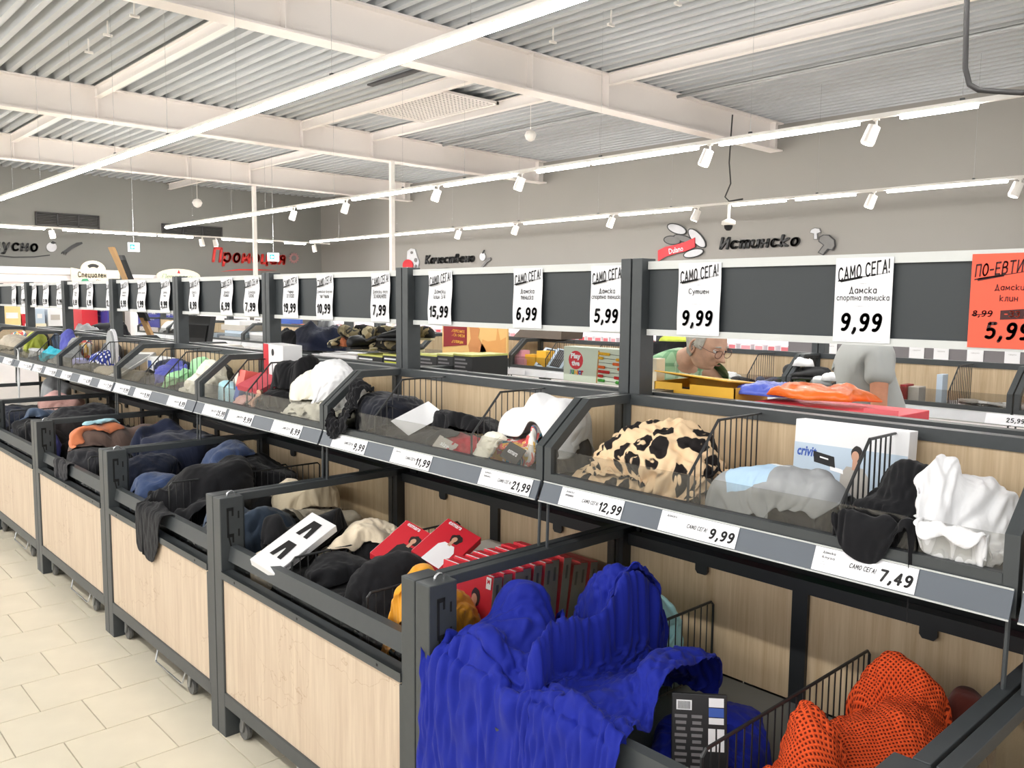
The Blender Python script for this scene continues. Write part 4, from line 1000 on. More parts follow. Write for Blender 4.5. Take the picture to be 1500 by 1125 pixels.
    # the rim settles onto what lies below
    rim = np.clip((np.maximum(np.abs(u), np.abs(v))-.78)/.22, 0, 1); rim = rim*rim*(3-2*rim)*(1.0 if not hem else hem)
    if outside is not None: rim = np.where(P[..., 0] < front+.12, 0, rim)
    hb = fsamp(base if walls else fblur(F, 1), P[..., 0], P[..., 1])
    P[..., 2] = P[..., 2]*(1-rim)+np.minimum(P[..., 2], hb+.008)*rim
    if wr:
        du_ = np.gradient(P, axis=0); dv_ = np.gradient(P, axis=1); N = np.cross(du_, dv_); N /= np.sqrt((N**2).sum(-1))[..., None]+1e-9
        N *= np.sign(N[..., 2:3]+1e-6) if outside is None else 1
        W_ = wrinkle(rng, a*hx*sl[0], b*hy*sl[1], fd, wl)
        P = P+N*(wr*(W_+.35))[..., None]
        if bnd: np.clip(P[..., 0], bnd[0]-.004, bnd[1], out=P[..., 0]); np.clip(P[..., 1], bnd[2]-.004, bnd[3]+.004, out=P[..., 1])
        if front is not None: P[..., 0] = np.where(outside, np.minimum(P[..., 0], front-.004), P[..., 0])
    # record the new top surface
    ii = ((P[..., 0]-GX0)/GD).round().astype(int).ravel(); jj = ((P[..., 1]-GY0)/GD).round().astype(int).ravel()
    ok = (ii > 0) & (ii < GNX-1) & (jj > 0) & (jj < GNY-1)
    if outside is not None: ok &= ~outside.ravel()
    zz = P[..., 2].ravel()
    T = np.full_like(F, -1.)
    for di in (-1, 0, 1):
        for dj in (-1, 0, 1): np.maximum.at(T, (ii[ok]+di, jj[ok]+dj), zz[ok])
    np.maximum(F, T, out=F)
    if not walls:   # keep the heap's record inside its own tray
        pass
    # mesh
    idx = np.arange(nu*nv).reshape(nu, nv)
    keep = np.ones((nu-1, nv-1), bool)
    uc = (u[:-1, :-1]+u[1:, 1:])/2; vc = (v[:-1, :-1]+v[1:, 1:])/2
    if outline is not None: keep = outline(uc, vc)
    q = np.stack([idx[:-1, :-1], idx[1:, :-1], idx[1:, 1:], idx[:-1, 1:]], -1)[keep]
    # rim turned under so the edge reads as a hem with body
    me = bpy.data.meshes.new(name); me.from_pydata(P.reshape(-1, 3).tolist(), [], q.tolist())
    uvl = me.uv_layers.new(name='UVMap')
    su = size[0]*sl[0]/2; sv = size[1]*sl[1]/2
    UV = np.stack([a*su, b*sv], -1).reshape(-1, 2)
    li = np.empty(len(me.loops), int); me.loops.foreach_get('vertex_index', li)
    uvl.data.foreach_set('uv', UV[li].ravel())
    me.polygons.foreach_set('use_smooth', [True]*len(me.polygons)); me.materials.append(mat); me.update()
    if outline is not None:
        import bmesh
        bm = bmesh.new(); bm.from_mesh(me); bmesh.ops.delete(bm, geom=[w for w in bm.verts if not w.link_faces], context='VERTS')
        for _ in range(2): bmesh.ops.smooth_vert(bm, verts=[w for w in bm.verts if w.is_boundary], factor=.5, use_axis_x=True, use_axis_y=True, use_axis_z=True)
        bm.to_mesh(me); bm.free()
    ob = bpy.data.objects.new(name, me); COL.objects.link(ob)
    sd = ob.modifiers.new('solid', 'SOLIDIFY'); sd.thickness = thick; sd.offset = 0
    if sub:
        ss = ob.modifiers.new('subsurf', 'SUBSURF'); ss.levels = sub; ss.render_levels = sub
    tag(ob, label, cat, group)
    ob['P'] = 0; del ob['P']
    return ob, P

LB = lambda k, e=.0: (XF+.075, XF+.845, SEAM(k)+.045+e, SEAM(k+1)-.045-e)    # inside of lower bin k
UB = lambda k: (XU+.022, XU+.362, SEAM(k)+.04, SEAM(k+1)-.04)                 # inside of upper shelf k
F_BLACK = fabric('black_cotton', (24, 24, 27), fold=.3, sheen=.1)
F_BLACK2 = fabric('charcoal_jersey', (38, 38, 42), fold=.4, sheen=.12)
F_NAVY = fabric('navy_cotton', (30, 36, 58), fold=.4)
F_BLUE = fabric('royal_blue_jersey', (22, 36, 142), fold=.25, sheen=.05, rough=.7)
F_MINT = fabric('mint_jersey', (150, 208, 198), fold=.4)
F_PMINT = fabric('pale_mint_jersey', (176, 228, 230), fold=.3)
F_TEAL = fabric('dusty_teal_jersey', (112, 150, 146), fold=.4)
F_MUST = fabric('mustard_jersey', (232, 160, 42), fold=.45)
F_GREY = fabric('grey_marl_jersey', (158, 160, 162), fold=.35)
F_LGREY = fabric('light_grey_jersey', (198, 200, 202), fold=.35)
F_DGREY = fabric('dark_grey_marl', (84, 86, 90), fold=.5, var=.3)
F_CREAM = fabric('cream_cotton', (232, 216, 190), fold=.4)
F_OFFW = fabric('creamy_white_knit', (238, 234, 220), fold=.6)
F_WHITE = fabric('white_cotton', (240, 240, 242), fold=.35)
F_DENIM = fabric('indigo_denim', (52, 68, 102), fold=.5, var=.25)
F_BROWN = fabric('brown_cotton', (112, 92, 84), fold=.4)
F_DKBROWN = fabric('dark_olive_cotton', (72, 66, 60), fold=.4)
F_PINK = fabric('pale_pink_fabric', (226, 176, 170), fold=.4)
F_RED = fabric('crimson_fabric', (176, 40, 54), fold=.5)
F_LBLUE = fabric('pale_blue_fabric', (170, 214, 226), fold=.3)
F_TURQ = fabric('turquoise_fabric', (52, 178, 200), fold=.4)
F_LILAC = fabric('periwinkle_fabric', (92, 96, 178), fold=.4)
F_LIME = fabric('lime_fabric', (206, 218, 92), fold=.4)
F_GMINT = fabric('mint_green_fabric', (176, 232, 176), fold=.4)
F_BEIGE = fabric('beige_fabric', (190, 180, 164), fold=.5)
F_ORANGE = fabric('orange_towel', (214, 128, 88), fold=.5)
F_SLATE = fabric('slate_blue_cotton', (74, 88, 110), fold=.5)

def leopard():
    t = NT('leopard_print')
    uv = t.coord('UV', (1, 1, 1))
    no = t.n('ShaderNodeTexNoise', i_Scale=16.0, i_Detail=2.0); t.l(uv, no.inputs['Vector'])
    md = t.n('ShaderNodeVectorMath', operation='MULTIPLY_ADD'); md.inputs[1].default_value = (.05, .05, 0); t.l(no.outputs['Color'], md.inputs[0]); t.l(uv, md.inputs[2])
    vo = t.n('ShaderNodeTexVoronoi', i_Scale=18.0, i_Randomness=.65); t.l(md.outputs[0], vo.inputs['Vector'])
    n2 = t.n('ShaderNodeTexNoise', i_Scale=34.0, i_Detail=1.0); t.l(uv, n2.inputs['Vector'])
    # ring between two radii, broken by noise
    a = t.ramp(vo.outputs['Distance'], [(0.0, (0, 0, 0, 1)), (.16, (0, 0, 0, 1)), (.20, (1, 1, 1, 1)), (.48, (1, 1, 1, 1)), (.51, (0, 0, 0, 1))])
    b = t.ramp(n2.outputs[0], [(.34, (0, 0, 0, 1)), (.38, (1, 1, 1, 1))])
    m = t.n('ShaderNodeMath', operation='MULTIPLY'); t.l(a.outputs[0], m.inputs[0]); t.l(b.outputs[0], m.inputs[1])
    mx = t.n('ShaderNodeMix', data_type='RGBA'); t.l(m.outputs[0], mx.inputs[0]); mx.inputs[6].default_value = srgb(232, 202, 164); mx.inputs[7].default_value = srgb(34, 30, 30)
    t.l(mx.outputs[2], t.p.inputs['Base Color']); t.p.inputs['Roughness'].default_value = .85; t.p.inputs['Specular IOR Level'].default_value = .2
    n3 = t.n('ShaderNodeTexNoise', i_Scale=10.0, i_Detail=3.0); t.l(uv, n3.inputs['Vector']); t.bump(n3.outputs[0], .3, .02)
    return t.m
M_LEO = leopard()
def pointelle():
    t = NT('orange_pointelle_knit')
    uv = t.coord('UV', (1, 1, 1), (0, 0, math.pi/4))
    sx = t.n('ShaderNodeSeparateXYZ'); t.l(uv, sx.inputs[0])
    outs = []
    for i in (0, 1):
        m = t.n('ShaderNodeMath', operation='MULTIPLY'); t.l(sx.outputs[i], m.inputs[0]); m.inputs[1].default_value = 430.0
        s_ = t.n('ShaderNodeMath', operation='SINE'); t.l(m.outputs[0], s_.inputs[0]); a = t.n('ShaderNodeMath', operation='ABSOLUTE'); t.l(s_.outputs[0], a.inputs[0]); outs.append(a.outputs[0])
    m = t.n('ShaderNodeMath', operation='MINIMUM'); t.l(outs[0], m.inputs[0]); t.l(outs[1], m.inputs[1])
    r = t.ramp(m.outputs[0], [(.55, srgb(222, 84, 40)), (.82, srgb(96, 28, 14))])
    t.l(r.outputs[0], t.p.inputs['Base Color']); t.p.inputs['Roughness'].default_value = .9; t.p.inputs['Specular IOR Level'].default_value = .15
    inv = t.n('ShaderNodeMath', operation='SUBTRACT'); inv.inputs[0].default_value = 1; t.l(m.outputs[0], inv.inputs[1])
    t.bump(inv.outputs[0], .8, .003)
    return t.m
M_KNIT = pointelle()
def spots(name, base, dots, scale, r=.28):
    t = NT(name); uv = t.coord('UV')
    vo = t.n('ShaderNodeTexVoronoi', i_Scale=scale, i_Randomness=.15); t.l(uv, vo.inputs['Vector'])
    rr = t.ramp(vo.outputs['Distance'], [(r, srgb(*dots)), (r+.03, srgb(*base))]); t.l(rr.outputs[0], t.p.inputs['Base Color']); t.p.inputs['Roughness'].default_value = .85
    return t.m
def patches(name, cols, scale, kind='UV'):
    t = NT(name); uv = t.coord(kind)
    vo = t.n('ShaderNodeTexVoronoi', i_Scale=scale); no = t.n('ShaderNodeTexNoise', i_Scale=scale*.8); t.l(uv, no.inputs['Vector'])
    md = t.n('ShaderNodeVectorMath', operation='MULTIPLY_ADD'); md.inputs[1].default_value = (.1, .1, 0); t.l(no.outputs['Color'], md.inputs[0]); t.l(uv, md.inputs[2]); t.l(md.outputs[0], vo.inputs['Vector'])
    sp = t.n('ShaderNodeSeparateColor'); t.l(vo.outputs['Color'], sp.inputs[0])
    r = t.ramp(sp.outputs[0], [(i/len(cols), srgb(*c)) for i, c in enumerate(cols)]); r.color_ramp.interpolation = 'CONSTANT'
    t.l(r.outputs[0], t.p.inputs['Base Color']); t.p.inputs['Roughness'].default_value = .85
    return t.m
def shirt_print():
    t = NT('grey_marl_with_print'); uv = t.coord('UV'); sx = t.n('ShaderNodeSeparateXYZ'); t.l(uv, sx.inputs[0])
    def band(o, lo, hi):
        a = t.n('ShaderNodeMath', operation='GREATER_THAN'); t.l(o, a.inputs[0]); a.inputs[1].default_value = lo
        b = t.n('ShaderNodeMath', operation='LESS_THAN'); t.l(o, b.inputs[0]); b.inputs[1].default_value = hi
        m = t.n('ShaderNodeMath', operation='MULTIPLY'); t.l(a.outputs[0], m.inputs[0]); t.l(b.outputs[0], m.inputs[1]); return m.outputs[0]
    def both(a, b):
        m = t.n('ShaderNodeMath', operation='MULTIPLY'); t.l(a, m.inputs[0]); t.l(b, m.inputs[1]); return m.outputs[0]
    blue = both(band(sx.outputs[0], -.135, -.055), band(sx.outputs[1], -.02, .11)); pale = both(band(sx.outputs[0], -.055, -.045), band(sx.outputs[1], -.05, .12))
    m1 = t.n('ShaderNodeMix', data_type='RGBA'); t.l(blue, m1.inputs[0]); m1.inputs[6].default_value = srgb(158, 160, 162); m1.inputs[7].default_value = srgb(176, 204, 228)
    m2 = t.n('ShaderNodeMix', data_type='RGBA'); t.l(pale, m2.inputs[0]); t.l(m1.outputs[2], m2.inputs[6]); m2.inputs[7].default_value = srgb(232, 234, 236)
    t.l(m2.outputs[2], t.p.inputs['Base Color']); t.p.inputs['Roughness'].default_value = .9; t.p.inputs['Specular IOR Level'].default_value = .2
    return t.m
M_SHIRTP = shirt_print()
M_DOTS = spots('navy_polka_dots', (40, 56, 140), (235, 235, 240), 42)
M_TROP = patches('tropical_print', [(222, 110, 100), (240, 236, 230), (236, 190, 90), (240, 236, 230), (60, 140, 170), (214, 90, 90)], 42)
M_FLORAL = patches('rosebud_print', [(238, 214, 208), (196, 80, 90), (240, 226, 220), (238, 214, 208), (150, 70, 100), (240, 226, 220)], 90)
def D(name, label, mat, c, size, rot=0.0, top=None, up=False, **k): return drape(name, label, mat, c, size, rot, up, top=top, **k)[0]
# clothes underneath, filling the trays
for k, m_, nm, y0_, y1_, tp in ((1, F_BLACK2, 'charcoal', 2.25, 3.06, .69), (2, F_BLACK, 'black', 3.15, 3.78, .69), (2, F_BLACK2, 'charcoal', 3.76, 4.38, .74), (3, F_NAVY, 'navy', 4.45, 5.1, .74), (3, F_BLACK, 'black', 5.05, 5.68, .74), (4, F_BLACK2, 'charcoal', 5.76, 6.4, .78), (4, F_NAVY, 'navy', 6.35, 6.98, .76), (5, F_BLACK, 'black', 7.07, 8.28, .78)):
    D('underlying_clothes', '%s clothes lying undermost in the %s display bin, %s half' % (nm, ORD[k], 'right' if y0_ < SEAM(k)+.5 else 'left'), m_, (1.76, (y0_+y1_)/2), (.80, y1_-y0_+.05), 0, tp, slack=1.35, bounds=LB(k), n=40, shape='rect', prof=.12, hem=.0, cat='clothes', sub=0)
for k, m_, nm, y0_, y1_, tp in ((1, F_BLACK2, 'charcoal', 2.2, 3.06, 1.18), (2, F_OFFW, 'creamy', 3.16, 3.62, 1.20), (2, F_BLACK2, 'charcoal', 3.62, 4.1, 1.19), (3, F_OFFW, 'white', 4.45, 4.9, 1.20), (3, F_NAVY, 'navy', 4.9, 5.68, 1.20), (4, F_BEIGE, 'beige', 5.76, 6.5, 1.19), (4, F_DGREY, 'grey', 6.4, 6.98, 1.21), (5, F_GREY, 'grey', 7.07, 7.7, 1.20), (5, F_SLATE, 'slate', 7.6, 8.28, 1.22), (6, F_BEIGE, 'beige', 8.37, 9.58, 1.22)):
    D('underlying_clothes', '%s clothes lying undermost on the %s display shelf, %s half' % (nm, ORD[k], 'right' if y0_ < SEAM(k)+.5 else 'left'), m_, (XU+.19, (y0_+y1_)/2), (.34, y1_-y0_), 0, tp, True, slack=1.35, bounds=UB(k), n=34, shape='rect', prof=.12, hem=.0, cat='clothes', sub=0)
# ---------------------------------------------------------------- lower bin 0 (nearest)
b0 = LB(0)
D('folded_trousers', 'dark folded trousers with a pale waistband behind the orange knit', F_DKBROWN, (2.02, .76), (.26, .34), .3, .74, slack=1.15, bounds=b0, n=28)
D('red_pouch', 'dark red fabric pouch against the back panel at the lower right', fabric('maroon_fabric', (84, 34, 26)), (2.08, .66), (.12, .2), .2, .79, slack=1.1, bounds=b0, n=16, cat='pouch')
D('teal_blouse', 'dusty teal top at the bottom of the nearest bin, seen through the side pane', F_TEAL, (1.52, 1.64), (.30, .28), .2, .64, slack=1.2, bounds=b0, n=30)
D('mint_blouse', 'pale mint top lying under the blue dress beside the side pane', F_PMINT, (1.52, 1.64), (.34, .24), .3, .70, slack=1.2, bounds=b0, n=34)
D('mint_blouse', 'crumpled mint top at the back behind the wire divider', F_MINT, (1.97, 1.58), (.30, .30), .9, .80, slack=1.5, bounds=(1.39, 2.15, 1.20, 1.75), n=44)
D('mint_blouse', 'pale mint top squeezed against the wire divider', F_PMINT, (1.94, 1.49), (.40, .17), .05, .73, slack=1.5, bounds=(1.39, 2.15, 1.43, 1.75), n=46)
D('blue_blouse', 'small royal blue top bunched beside the black carton', F_BLUE, (1.72, 1.13), (.44, .28), .2, .67, slack=1.4, bounds=b0, n=44, wl=.07)
D('orange_knit', 'large orange openwork knit sweater humped at the lower right', M_KNIT, (1.76, .73), (.56, .36), .1, .83, slack=1.2, bounds=(1.38, 2.14, .545, .925), n=56, stiff=.6, wl=.11, wr=.018, prof=.6)
D('orange_knit', 'smaller orange openwork knit sweater with a fold, left of the large one', M_KNIT, (1.50, .81), (.32, .25), -.1, .80, slack=1.35, bounds=(1.36, 2.0, .545, .925), n=46, stiff=.6, wl=.10, wr=.016, prof=.6)
D('grey_socks', 'light grey folded socks standing beside the mustard top', F_LGREY, (1.60, 1.67), (.14, .12), .2, .79, slack=1.3, bounds=b0, n=24, cat='socks')
D('blue_dress', 'royal blue dress heaped over the nearest bin and spilling over its front rail', F_BLUE, (1.50, 1.37), (.92, .86), -.04, .785, slack=1.55, walls=True, front=XF+.002, n=108, steps=100, iters=6, ridge=.008, cells=6, drop=.01, thick=.003, wr=.014, wl=.11, fold_dir=.8, prof=.5, seed=5, hem=.8, shape=lambda u, v: (u, (-1+.30*(u+1))+(2-.30*(u+1))*(v+1)/2))
D('blue_blouse', 'royal blue garment bunched topmost of the heap by the side pane', F_BLUE, (1.76, 1.55), (.36, .32), .1, .835, slack=1.35, bounds=(1.39, 2.1, 1.3, 1.76), n=54, wr=.020, wl=.08, fold_dir=.3, prof=.9)
# ---------------------------------------------------------------- lower bin 1
b1 = LB(1)
D('teal_blouse', 'dusty teal top under the mustard top in the second bin', F_TEAL, (1.50, 1.94), (.3, .22), 0, .66, slack=1.2, bounds=b1, n=24)
D('mustard_blouse', 'mustard yellow top crumpled behind the side pane', F_MUST, (1.54, 1.94), (.30, .18), .1, .81, slack=1.5, bounds=b1, n=46)
D('black_trousers', 'black trousers filling the front of the second bin', F_BLACK, (1.52, 2.44), (.30, .60), .1, .70, slack=1.2, bounds=b1, n=40)
D('grey_marl_blouse', 'dark grey marl top at the foot of the nearest post', F_DGREY, (1.40, 1.96), (.10, .20), 0, .73, slack=1.2, bounds=b1, n=18)
D('black_trousers', 'black trousers bunched in the middle of the second bin', F_BLACK, (1.60, 2.24), (.42, .40), .2, .78, slack=1.25, bounds=(1.39, 2.1, 1.95, 2.60), n=44)
D('mustard_blouse', 'mustard yellow top beside the front rail, left of the nearest post', F_MUST, (1.44, 2.03), (.18, .30), .2, .80, slack=1.4, bounds=b1, n=32)
D('cream_blouse', 'wide cream top at the back of the second bin behind the wire divider', F_CREAM, (1.90, 2.72), (.44, .34), .2, .76, slack=1.3, bounds=b1, n=42)
D('cream_blouse', 'flat beige top under the pane at the back of the second bin', F_BEIGE, (1.95, 2.93), (.4, .2), .0, .72, slack=1.2, bounds=b1, n=30)
D('black_trousers', 'black trousers lying between the cream top and the white carton', F_BLACK, (1.60, 2.60), (.42, .24), .1, .78, slack=1.15, bounds=b1, n=36)
D('cream_blouse', 'rounded cream top topmost in the middle of the second bin', F_CREAM, (1.74, 2.76), (.34, .30), .2, .82, slack=1.35, bounds=b1, n=34)
D('cream_blouse', 'cream top rolled up at the front left corner of the second bin', F_CREAM, (1.42, 2.93), (.14, .14), 0, .74, slack=1.25, bounds=b1, n=22)
D('black_trousers', 'black trousers piled against the left side pane of the second bin', F_BLACK, (1.60, 2.92), (.44, .26), .1, .84, slack=1.15, bounds=b1, n=34)
# ---------------------------------------------------------------- lower bin 2
b2 = LB(2)
D('slate_blouse', 'slate blue top beside the third post', F_SLATE, (1.58, 3.24), (.36, .18), .1, .82, slack=1.35, bounds=b2, n=34)
D('grey_blouse', 'grey top at the front of the third bin', F_DGREY, (1.46, 3.42), (.2, .36), .1, .76, slack=1.3, bounds=b2, n=30)
D('slate_blouse', 'slate blue top heaped behind the grey one in the third bin', F_SLATE, (1.56, 3.50), (.24, .26), .1, .80, slack=1.4, bounds=b2, n=30)
D('beige_blouse', 'beige tops seen through the pane of the third bin', F_BEIGE, (1.90, 3.34), (.44, .32), .1, .74, slack=1.25, bounds=b2, n=34)
D('cream_shirt', 'cream shirts stacked high at the back of the third bin behind the divider', F_CREAM, (1.98, 3.60), (.34, .36), .1, .84, slack=1.25, bounds=b2, n=36)
D('black_trousers', 'black trousers heaped beneath the third shelf', F_BLACK, (1.92, 4.04), (.42, .56), .3, .88, slack=1.2, bounds=b2, n=42)
D('black_trousers', 'black trousers spread behind the wire divider of the third bin', F_BLACK, (1.66, 3.90), (.42, .36), .1, .80, slack=1.2, bounds=b2, n=36)
D('black_trousers', 'black trousers hanging down over the front rail of the third bin', F_BLACK, (1.52, 3.82), (.60, .44), -.05, .84, slack=1.2, walls=True, front=XF+.002, n=54, ridge=.006, wr=.008)
D('jeans', 'dark jeans with a pink seam at the front of the third bin', F_DENIM, (1.46, 4.14), (.24, .34), .1, .78, slack=1.15, bounds=(1.36, 2.14, 3.5, 4.37), n=28, cat='jeans')
D('jeans', 'blue jeans thrown across the third bin with the legs towards the aisle', F_DENIM, (1.68, 4.16), (.70, .36), -.05, .87, slack=1.2, bounds=(1.36, 2.14, 3.5, 4.37), n=52, cat='jeans')
# ---------------------------------------------------------------- lower bin 3
b3 = LB(3)
D('navy_trousers', 'navy trousers in the fourth bin beside the post', F_NAVY, (1.60, 4.66), (.44, .36), .2, .84, slack=1.2, bounds=b3, n=38)
D('navy_trousers', 'dark navy trousers heaped at the back of the fourth bin', F_NAVY, (1.88, 4.95), (.46, .7), .2, .92, slack=1.2, bounds=b3, n=40)
D('black_trousers', 'black trousers flopped over the front rail of the fourth bin', F_BLACK2, (1.46, 5.22), (.40, .34), 0, .78, slack=1.2, walls=True, front=XF+.03, n=34)
D('brown_trousers', 'brown trousers seen through the side pane of the fourth bin', F_BROWN, (1.74, 5.46), (.70, .40), .1, .90, slack=1.2, bounds=b3, n=42)
D('orange_towel', 'folded orange towel in the fourth bin', F_ORANGE, (1.54, 5.36), (.34, .15), .2, .80, slack=1.08, bounds=b3, n=26, cat='towel')
D('light_blue_towel', 'light blue towel lying on the orange towel', F_LBLUE, (1.60, 5.40), (.24, .10), .2, .82, slack=1.08, bounds=b3, n=22, cat='towel')
D('red_blouse', 'pinkish red folded top behind the brown trousers', F_RED, (2.0, 5.52), (.14, .12), 0, .90, slack=1.1, bounds=b3, n=16)
# ---------------------------------------------------------------- lower bins 4, 5
b4 = LB(4)
D('blue_blouse', 'periwinkle blue top at the corner post of the fifth bin', F_LILAC, (1.44, 5.90), (.14, .24), 0, .83, slack=1.3, bounds=b4, n=30)
D('black_jacket', 'black jacket heaped high in the fifth bin', F_BLACK2, (1.70, 6.06), (.54, .44), .2, .97, slack=1.3, bounds=b4, n=46, cat='jacket', wr=.016)
D('dark_blouse', 'dark top filling the front of the fifth bin', F_BLACK, (1.5, 6.50), (.3, .6), .1, .80, slack=1.3, bounds=b4, n=34)
D('navy_blouse', 'slate navy top behind the dark heap of the fifth bin', F_SLATE, (1.74, 6.75), (.5, .36), .2, .87, slack=1.3, bounds=b4, n=34)
b5 = LB(5)
D('dark_blouse', 'dark top at the front of the sixth bin', F_NAVY, (1.55, 7.4), (.36, .6), .2, .82, slack=1.3, bounds=b5, n=32)
D('pink_blouse', 'pink and white top in the sixth bin at the left edge', F_PINK, (1.92, 7.4), (.36, .5), .2, .92, slack=1.3, bounds=b5, n=34)
D('grey_blanket', 'grey folded blanket at the back of the sixth bin', F_GREY, (2.0, 7.95), (.3, .4), 0, 1.0, slack=1.1, bounds=b5, n=24, cat='blanket')
D('cloth_scrap', 'yellowish crumpled cloth at the lower right corner', F_BEIGE, (1.62, .34), (.4, .3), 0, .7, slack=1.3, bounds=LB(-1), n=28)

# ================================================================ upper shelves
u0, u1, u2, u3, u4, u5, u6, u7 = [UB(k) for k in range(8)]
# shelf 0
D('black_blouse', 'flat black top at the back of the right end of the nearest shelf', F_BLACK, (2.02, .70), (.26, .30), .2, 1.27, True, slack=1.2, bounds=u0, n=30)
D('black_turtleneck', 'black top whose rolled neck hangs over the front glass', F_BLACK, (1.90, .80), (.26, .24), .1, 1.285, True, slack=1.35, walls=True, front=XU-.006, n=40, wr=.012, wl=.07)
D('black_blouse', 'dark top behind the front glass under the grey shirt', F_BLACK2, (1.90, 1.05), (.16, .40), .0, 1.22, True, slack=1.2, bounds=(1.824, 2.15, .88, 1.28), n=34)
D('grey_shirt', 'grey shirt with a pale blue print and the hanging black tag', M_SHIRTP, (1.96, 1.08), (.34, .42), .05, 1.262, True, slack=1.22, bounds=(1.824, 2.15, .885, 1.28), n=48, wl=.09)
D('leopard_blouse', 'leopard print garment at the left end of the nearest shelf, lower one', M_LEO, (1.93, 1.54), (.22, .46), .1, 1.22, True, slack=1.4, bounds=(1.822, 2.15, 1.295, 1.77), n=50)
D('leopard_blouse', 'leopard print garment humped high over the divider', M_LEO, (1.98, 1.47), (.32, .44), .15, 1.34, True, slack=1.7, bounds=(1.826, 2.15, 1.27, 1.75), n=60, wl=.10, wr=.018, prof=.6, seed=12)
D('white_blouse', 'white blouse heaped at the right end of the nearest shelf and hanging over its glass', F_WHITE, (1.93, .63), (.30, .24), .05, 1.275, True, slack=1.45, walls=True, front=XU-.004, n=46, wr=.014, wl=.07)
# shelf 1
D('dark_grey_blouse', 'dark spotted top at the joint beside the leopard print', F_DGREY, (2.02, 1.91), (.26, .14), 0, 1.27, True, slack=1.3, bounds=u1, n=28)
D('tropical_swimsuit', 'tropical print swimwear under the white garment', M_TROP, (1.93, 2.05), (.20, .26), .1, 1.25, True, slack=1.3, bounds=u1, n=34, cat='swimwear')
D('white_garment', 'large smooth white garment topmost beside the nearest shelf joint', F_WHITE, (2.01, 2.01), (.26, .42), .05, 1.35, True, slack=1.08, bounds=(1.85, 2.15, 1.84, 2.26), n=36, wr=.006)
D('white_lace_blouse', 'white ruffled top behind the front glass', F_OFFW, (1.87, 2.12), (.10, .16), 0, 1.225, True, slack=1.6, bounds=u1, n=30)
D('crimson_bra', 'crimson bra lying in front of the black garments', F_RED, (1.90, 2.32), (.14, .22), .2, 1.21, True, slack=1.5, bounds=u1, n=28, cat='bra')
D('black_garment', 'dark garment filling the front of the second shelf', F_BLACK2, (1.90, 2.58), (.15, .42), .0, 1.20, True, slack=1.2, bounds=u1, n=34)
D('black_garment', 'black garment with a white tag on the second shelf', F_BLACK, (2.03, 2.42), (.24, .38), .1, 1.28, True, slack=1.3, bounds=u1, n=40)
D('black_garment', 'navy black garment heaped next to the second shelf joint', fabric('midnight_jersey', (30, 32, 42)), (1.98, 2.88), (.30, .36), .1, 1.32, True, slack=1.3, bounds=(1.824, 2.15, 2.62, 3.07), n=40)
D('shaggy_black_garment', 'shaggy black garment hooked over the second shelf joint', F_BLACK, (1.86, 2.99), (.18, .20), 0, 1.29, True, slack=1.5, walls=True, front=XU-.004, n=40, wr=.02, wl=.03)
# shelf 2
D('cream_blouse', 'creamy white ruffled top filling the front of the third shelf', F_OFFW, (1.90, 3.36), (.18, .42), .0, 1.24, True, slack=1.6, bounds=u2, n=54, ridge=.01, wl=.035)
D('cream_blouse', 'creamy white top humped at the back of the third shelf', F_OFFW, (2.00, 3.42), (.32, .44), .1, 1.35, True, slack=1.4, bounds=u2, n=46)
D('white_blouse', 'creamy white blouse topmost of the third shelf, right part', F_WHITE, (2.00, 3.27), (.30, .28), .1, 1.39, True, slack=1.35, bounds=u2, n=40)
D('black_garment', 'black garment hanging low towards the glass of the third shelf', F_BLACK, (1.93, 3.74), (.20, .22), .1, 1.27, True, slack=1.2, bounds=u2, n=30)
D('black_garment', 'black garment standing tall on the third shelf', F_BLACK, (2.01, 3.70), (.26, .30), .1, 1.40, True, slack=1.2, bounds=u2, n=40)
D('beige_bra', 'beige bra at the front of the third shelf', fabric('skin_tone_fabric', (206, 160, 136)), (1.87, 3.84), (.09, .18), 0, 1.21, True, slack=1.5, bounds=u2, n=26, cat='bra')
D('pink_bra', 'dusty pink bra among the cartons of the third shelf', F_PINK, (1.87, 4.02), (.09, .16), 0, 1.21, True, slack=1.5, bounds=u2, n=24, cat='bra')
D('pale_blue_bra', 'pale blue padded bra beside the third shelf joint', F_LBLUE, (1.88, 4.22), (.12, .24), .0, 1.27, True, slack=1.12, bounds=u2, n=30, cat='bra', wr=.004)
D('white_blouse', 'white top behind the pale blue bra', F_OFFW, (2.02, 4.28), (.2, .2), 0, 1.31, True, slack=1.2, bounds=u2, n=26)
# shelf 3
D('black_garment', 'black garment behind the bundled white tops', F_BLACK, (2.05, 4.74), (.2, .34), 0, 1.32, True, slack=1.2, bounds=u3, n=28)
D('white_blouse', 'white bundled tops at the right end of the fourth shelf', F_OFFW, (1.93, 4.60), (.22, .28), .0, 1.28, True, slack=1.5, bounds=u3, n=38)
D('mint_green_blouse', 'mint green top standing at the back of the fourth shelf', F_GMINT, (2.08, 5.0), (.14, .34), 0, 1.37, True, slack=1.2, bounds=u3, n=30)
D('navy_blouse', 'dark navy top left of the mint green one', F_NAVY, (2.03, 5.34), (.24, .28), .2, 1.32, True, slack=1.3, bounds=u3, n=30)
D('navy_blouse', 'periwinkle navy top on the fourth shelf', F_LILAC, (1.94, 5.16), (.22, .20), .2, 1.29, True, slack=1.3, bounds=u3, n=30)
D('mint_green_blouse', 'mint green sleeve hanging beside a navy top', F_GMINT, (1.93, 5.03), (.22, .11), .1, 1.28, True, slack=1.2, bounds=u3, n=24)
D('olive_blouse', 'olive grey top at the left end of the fourth shelf', F_DKBROWN, (1.9, 5.52), (.16, .26), .1, 1.24, True, slack=1.3, bounds=u3, n=28)
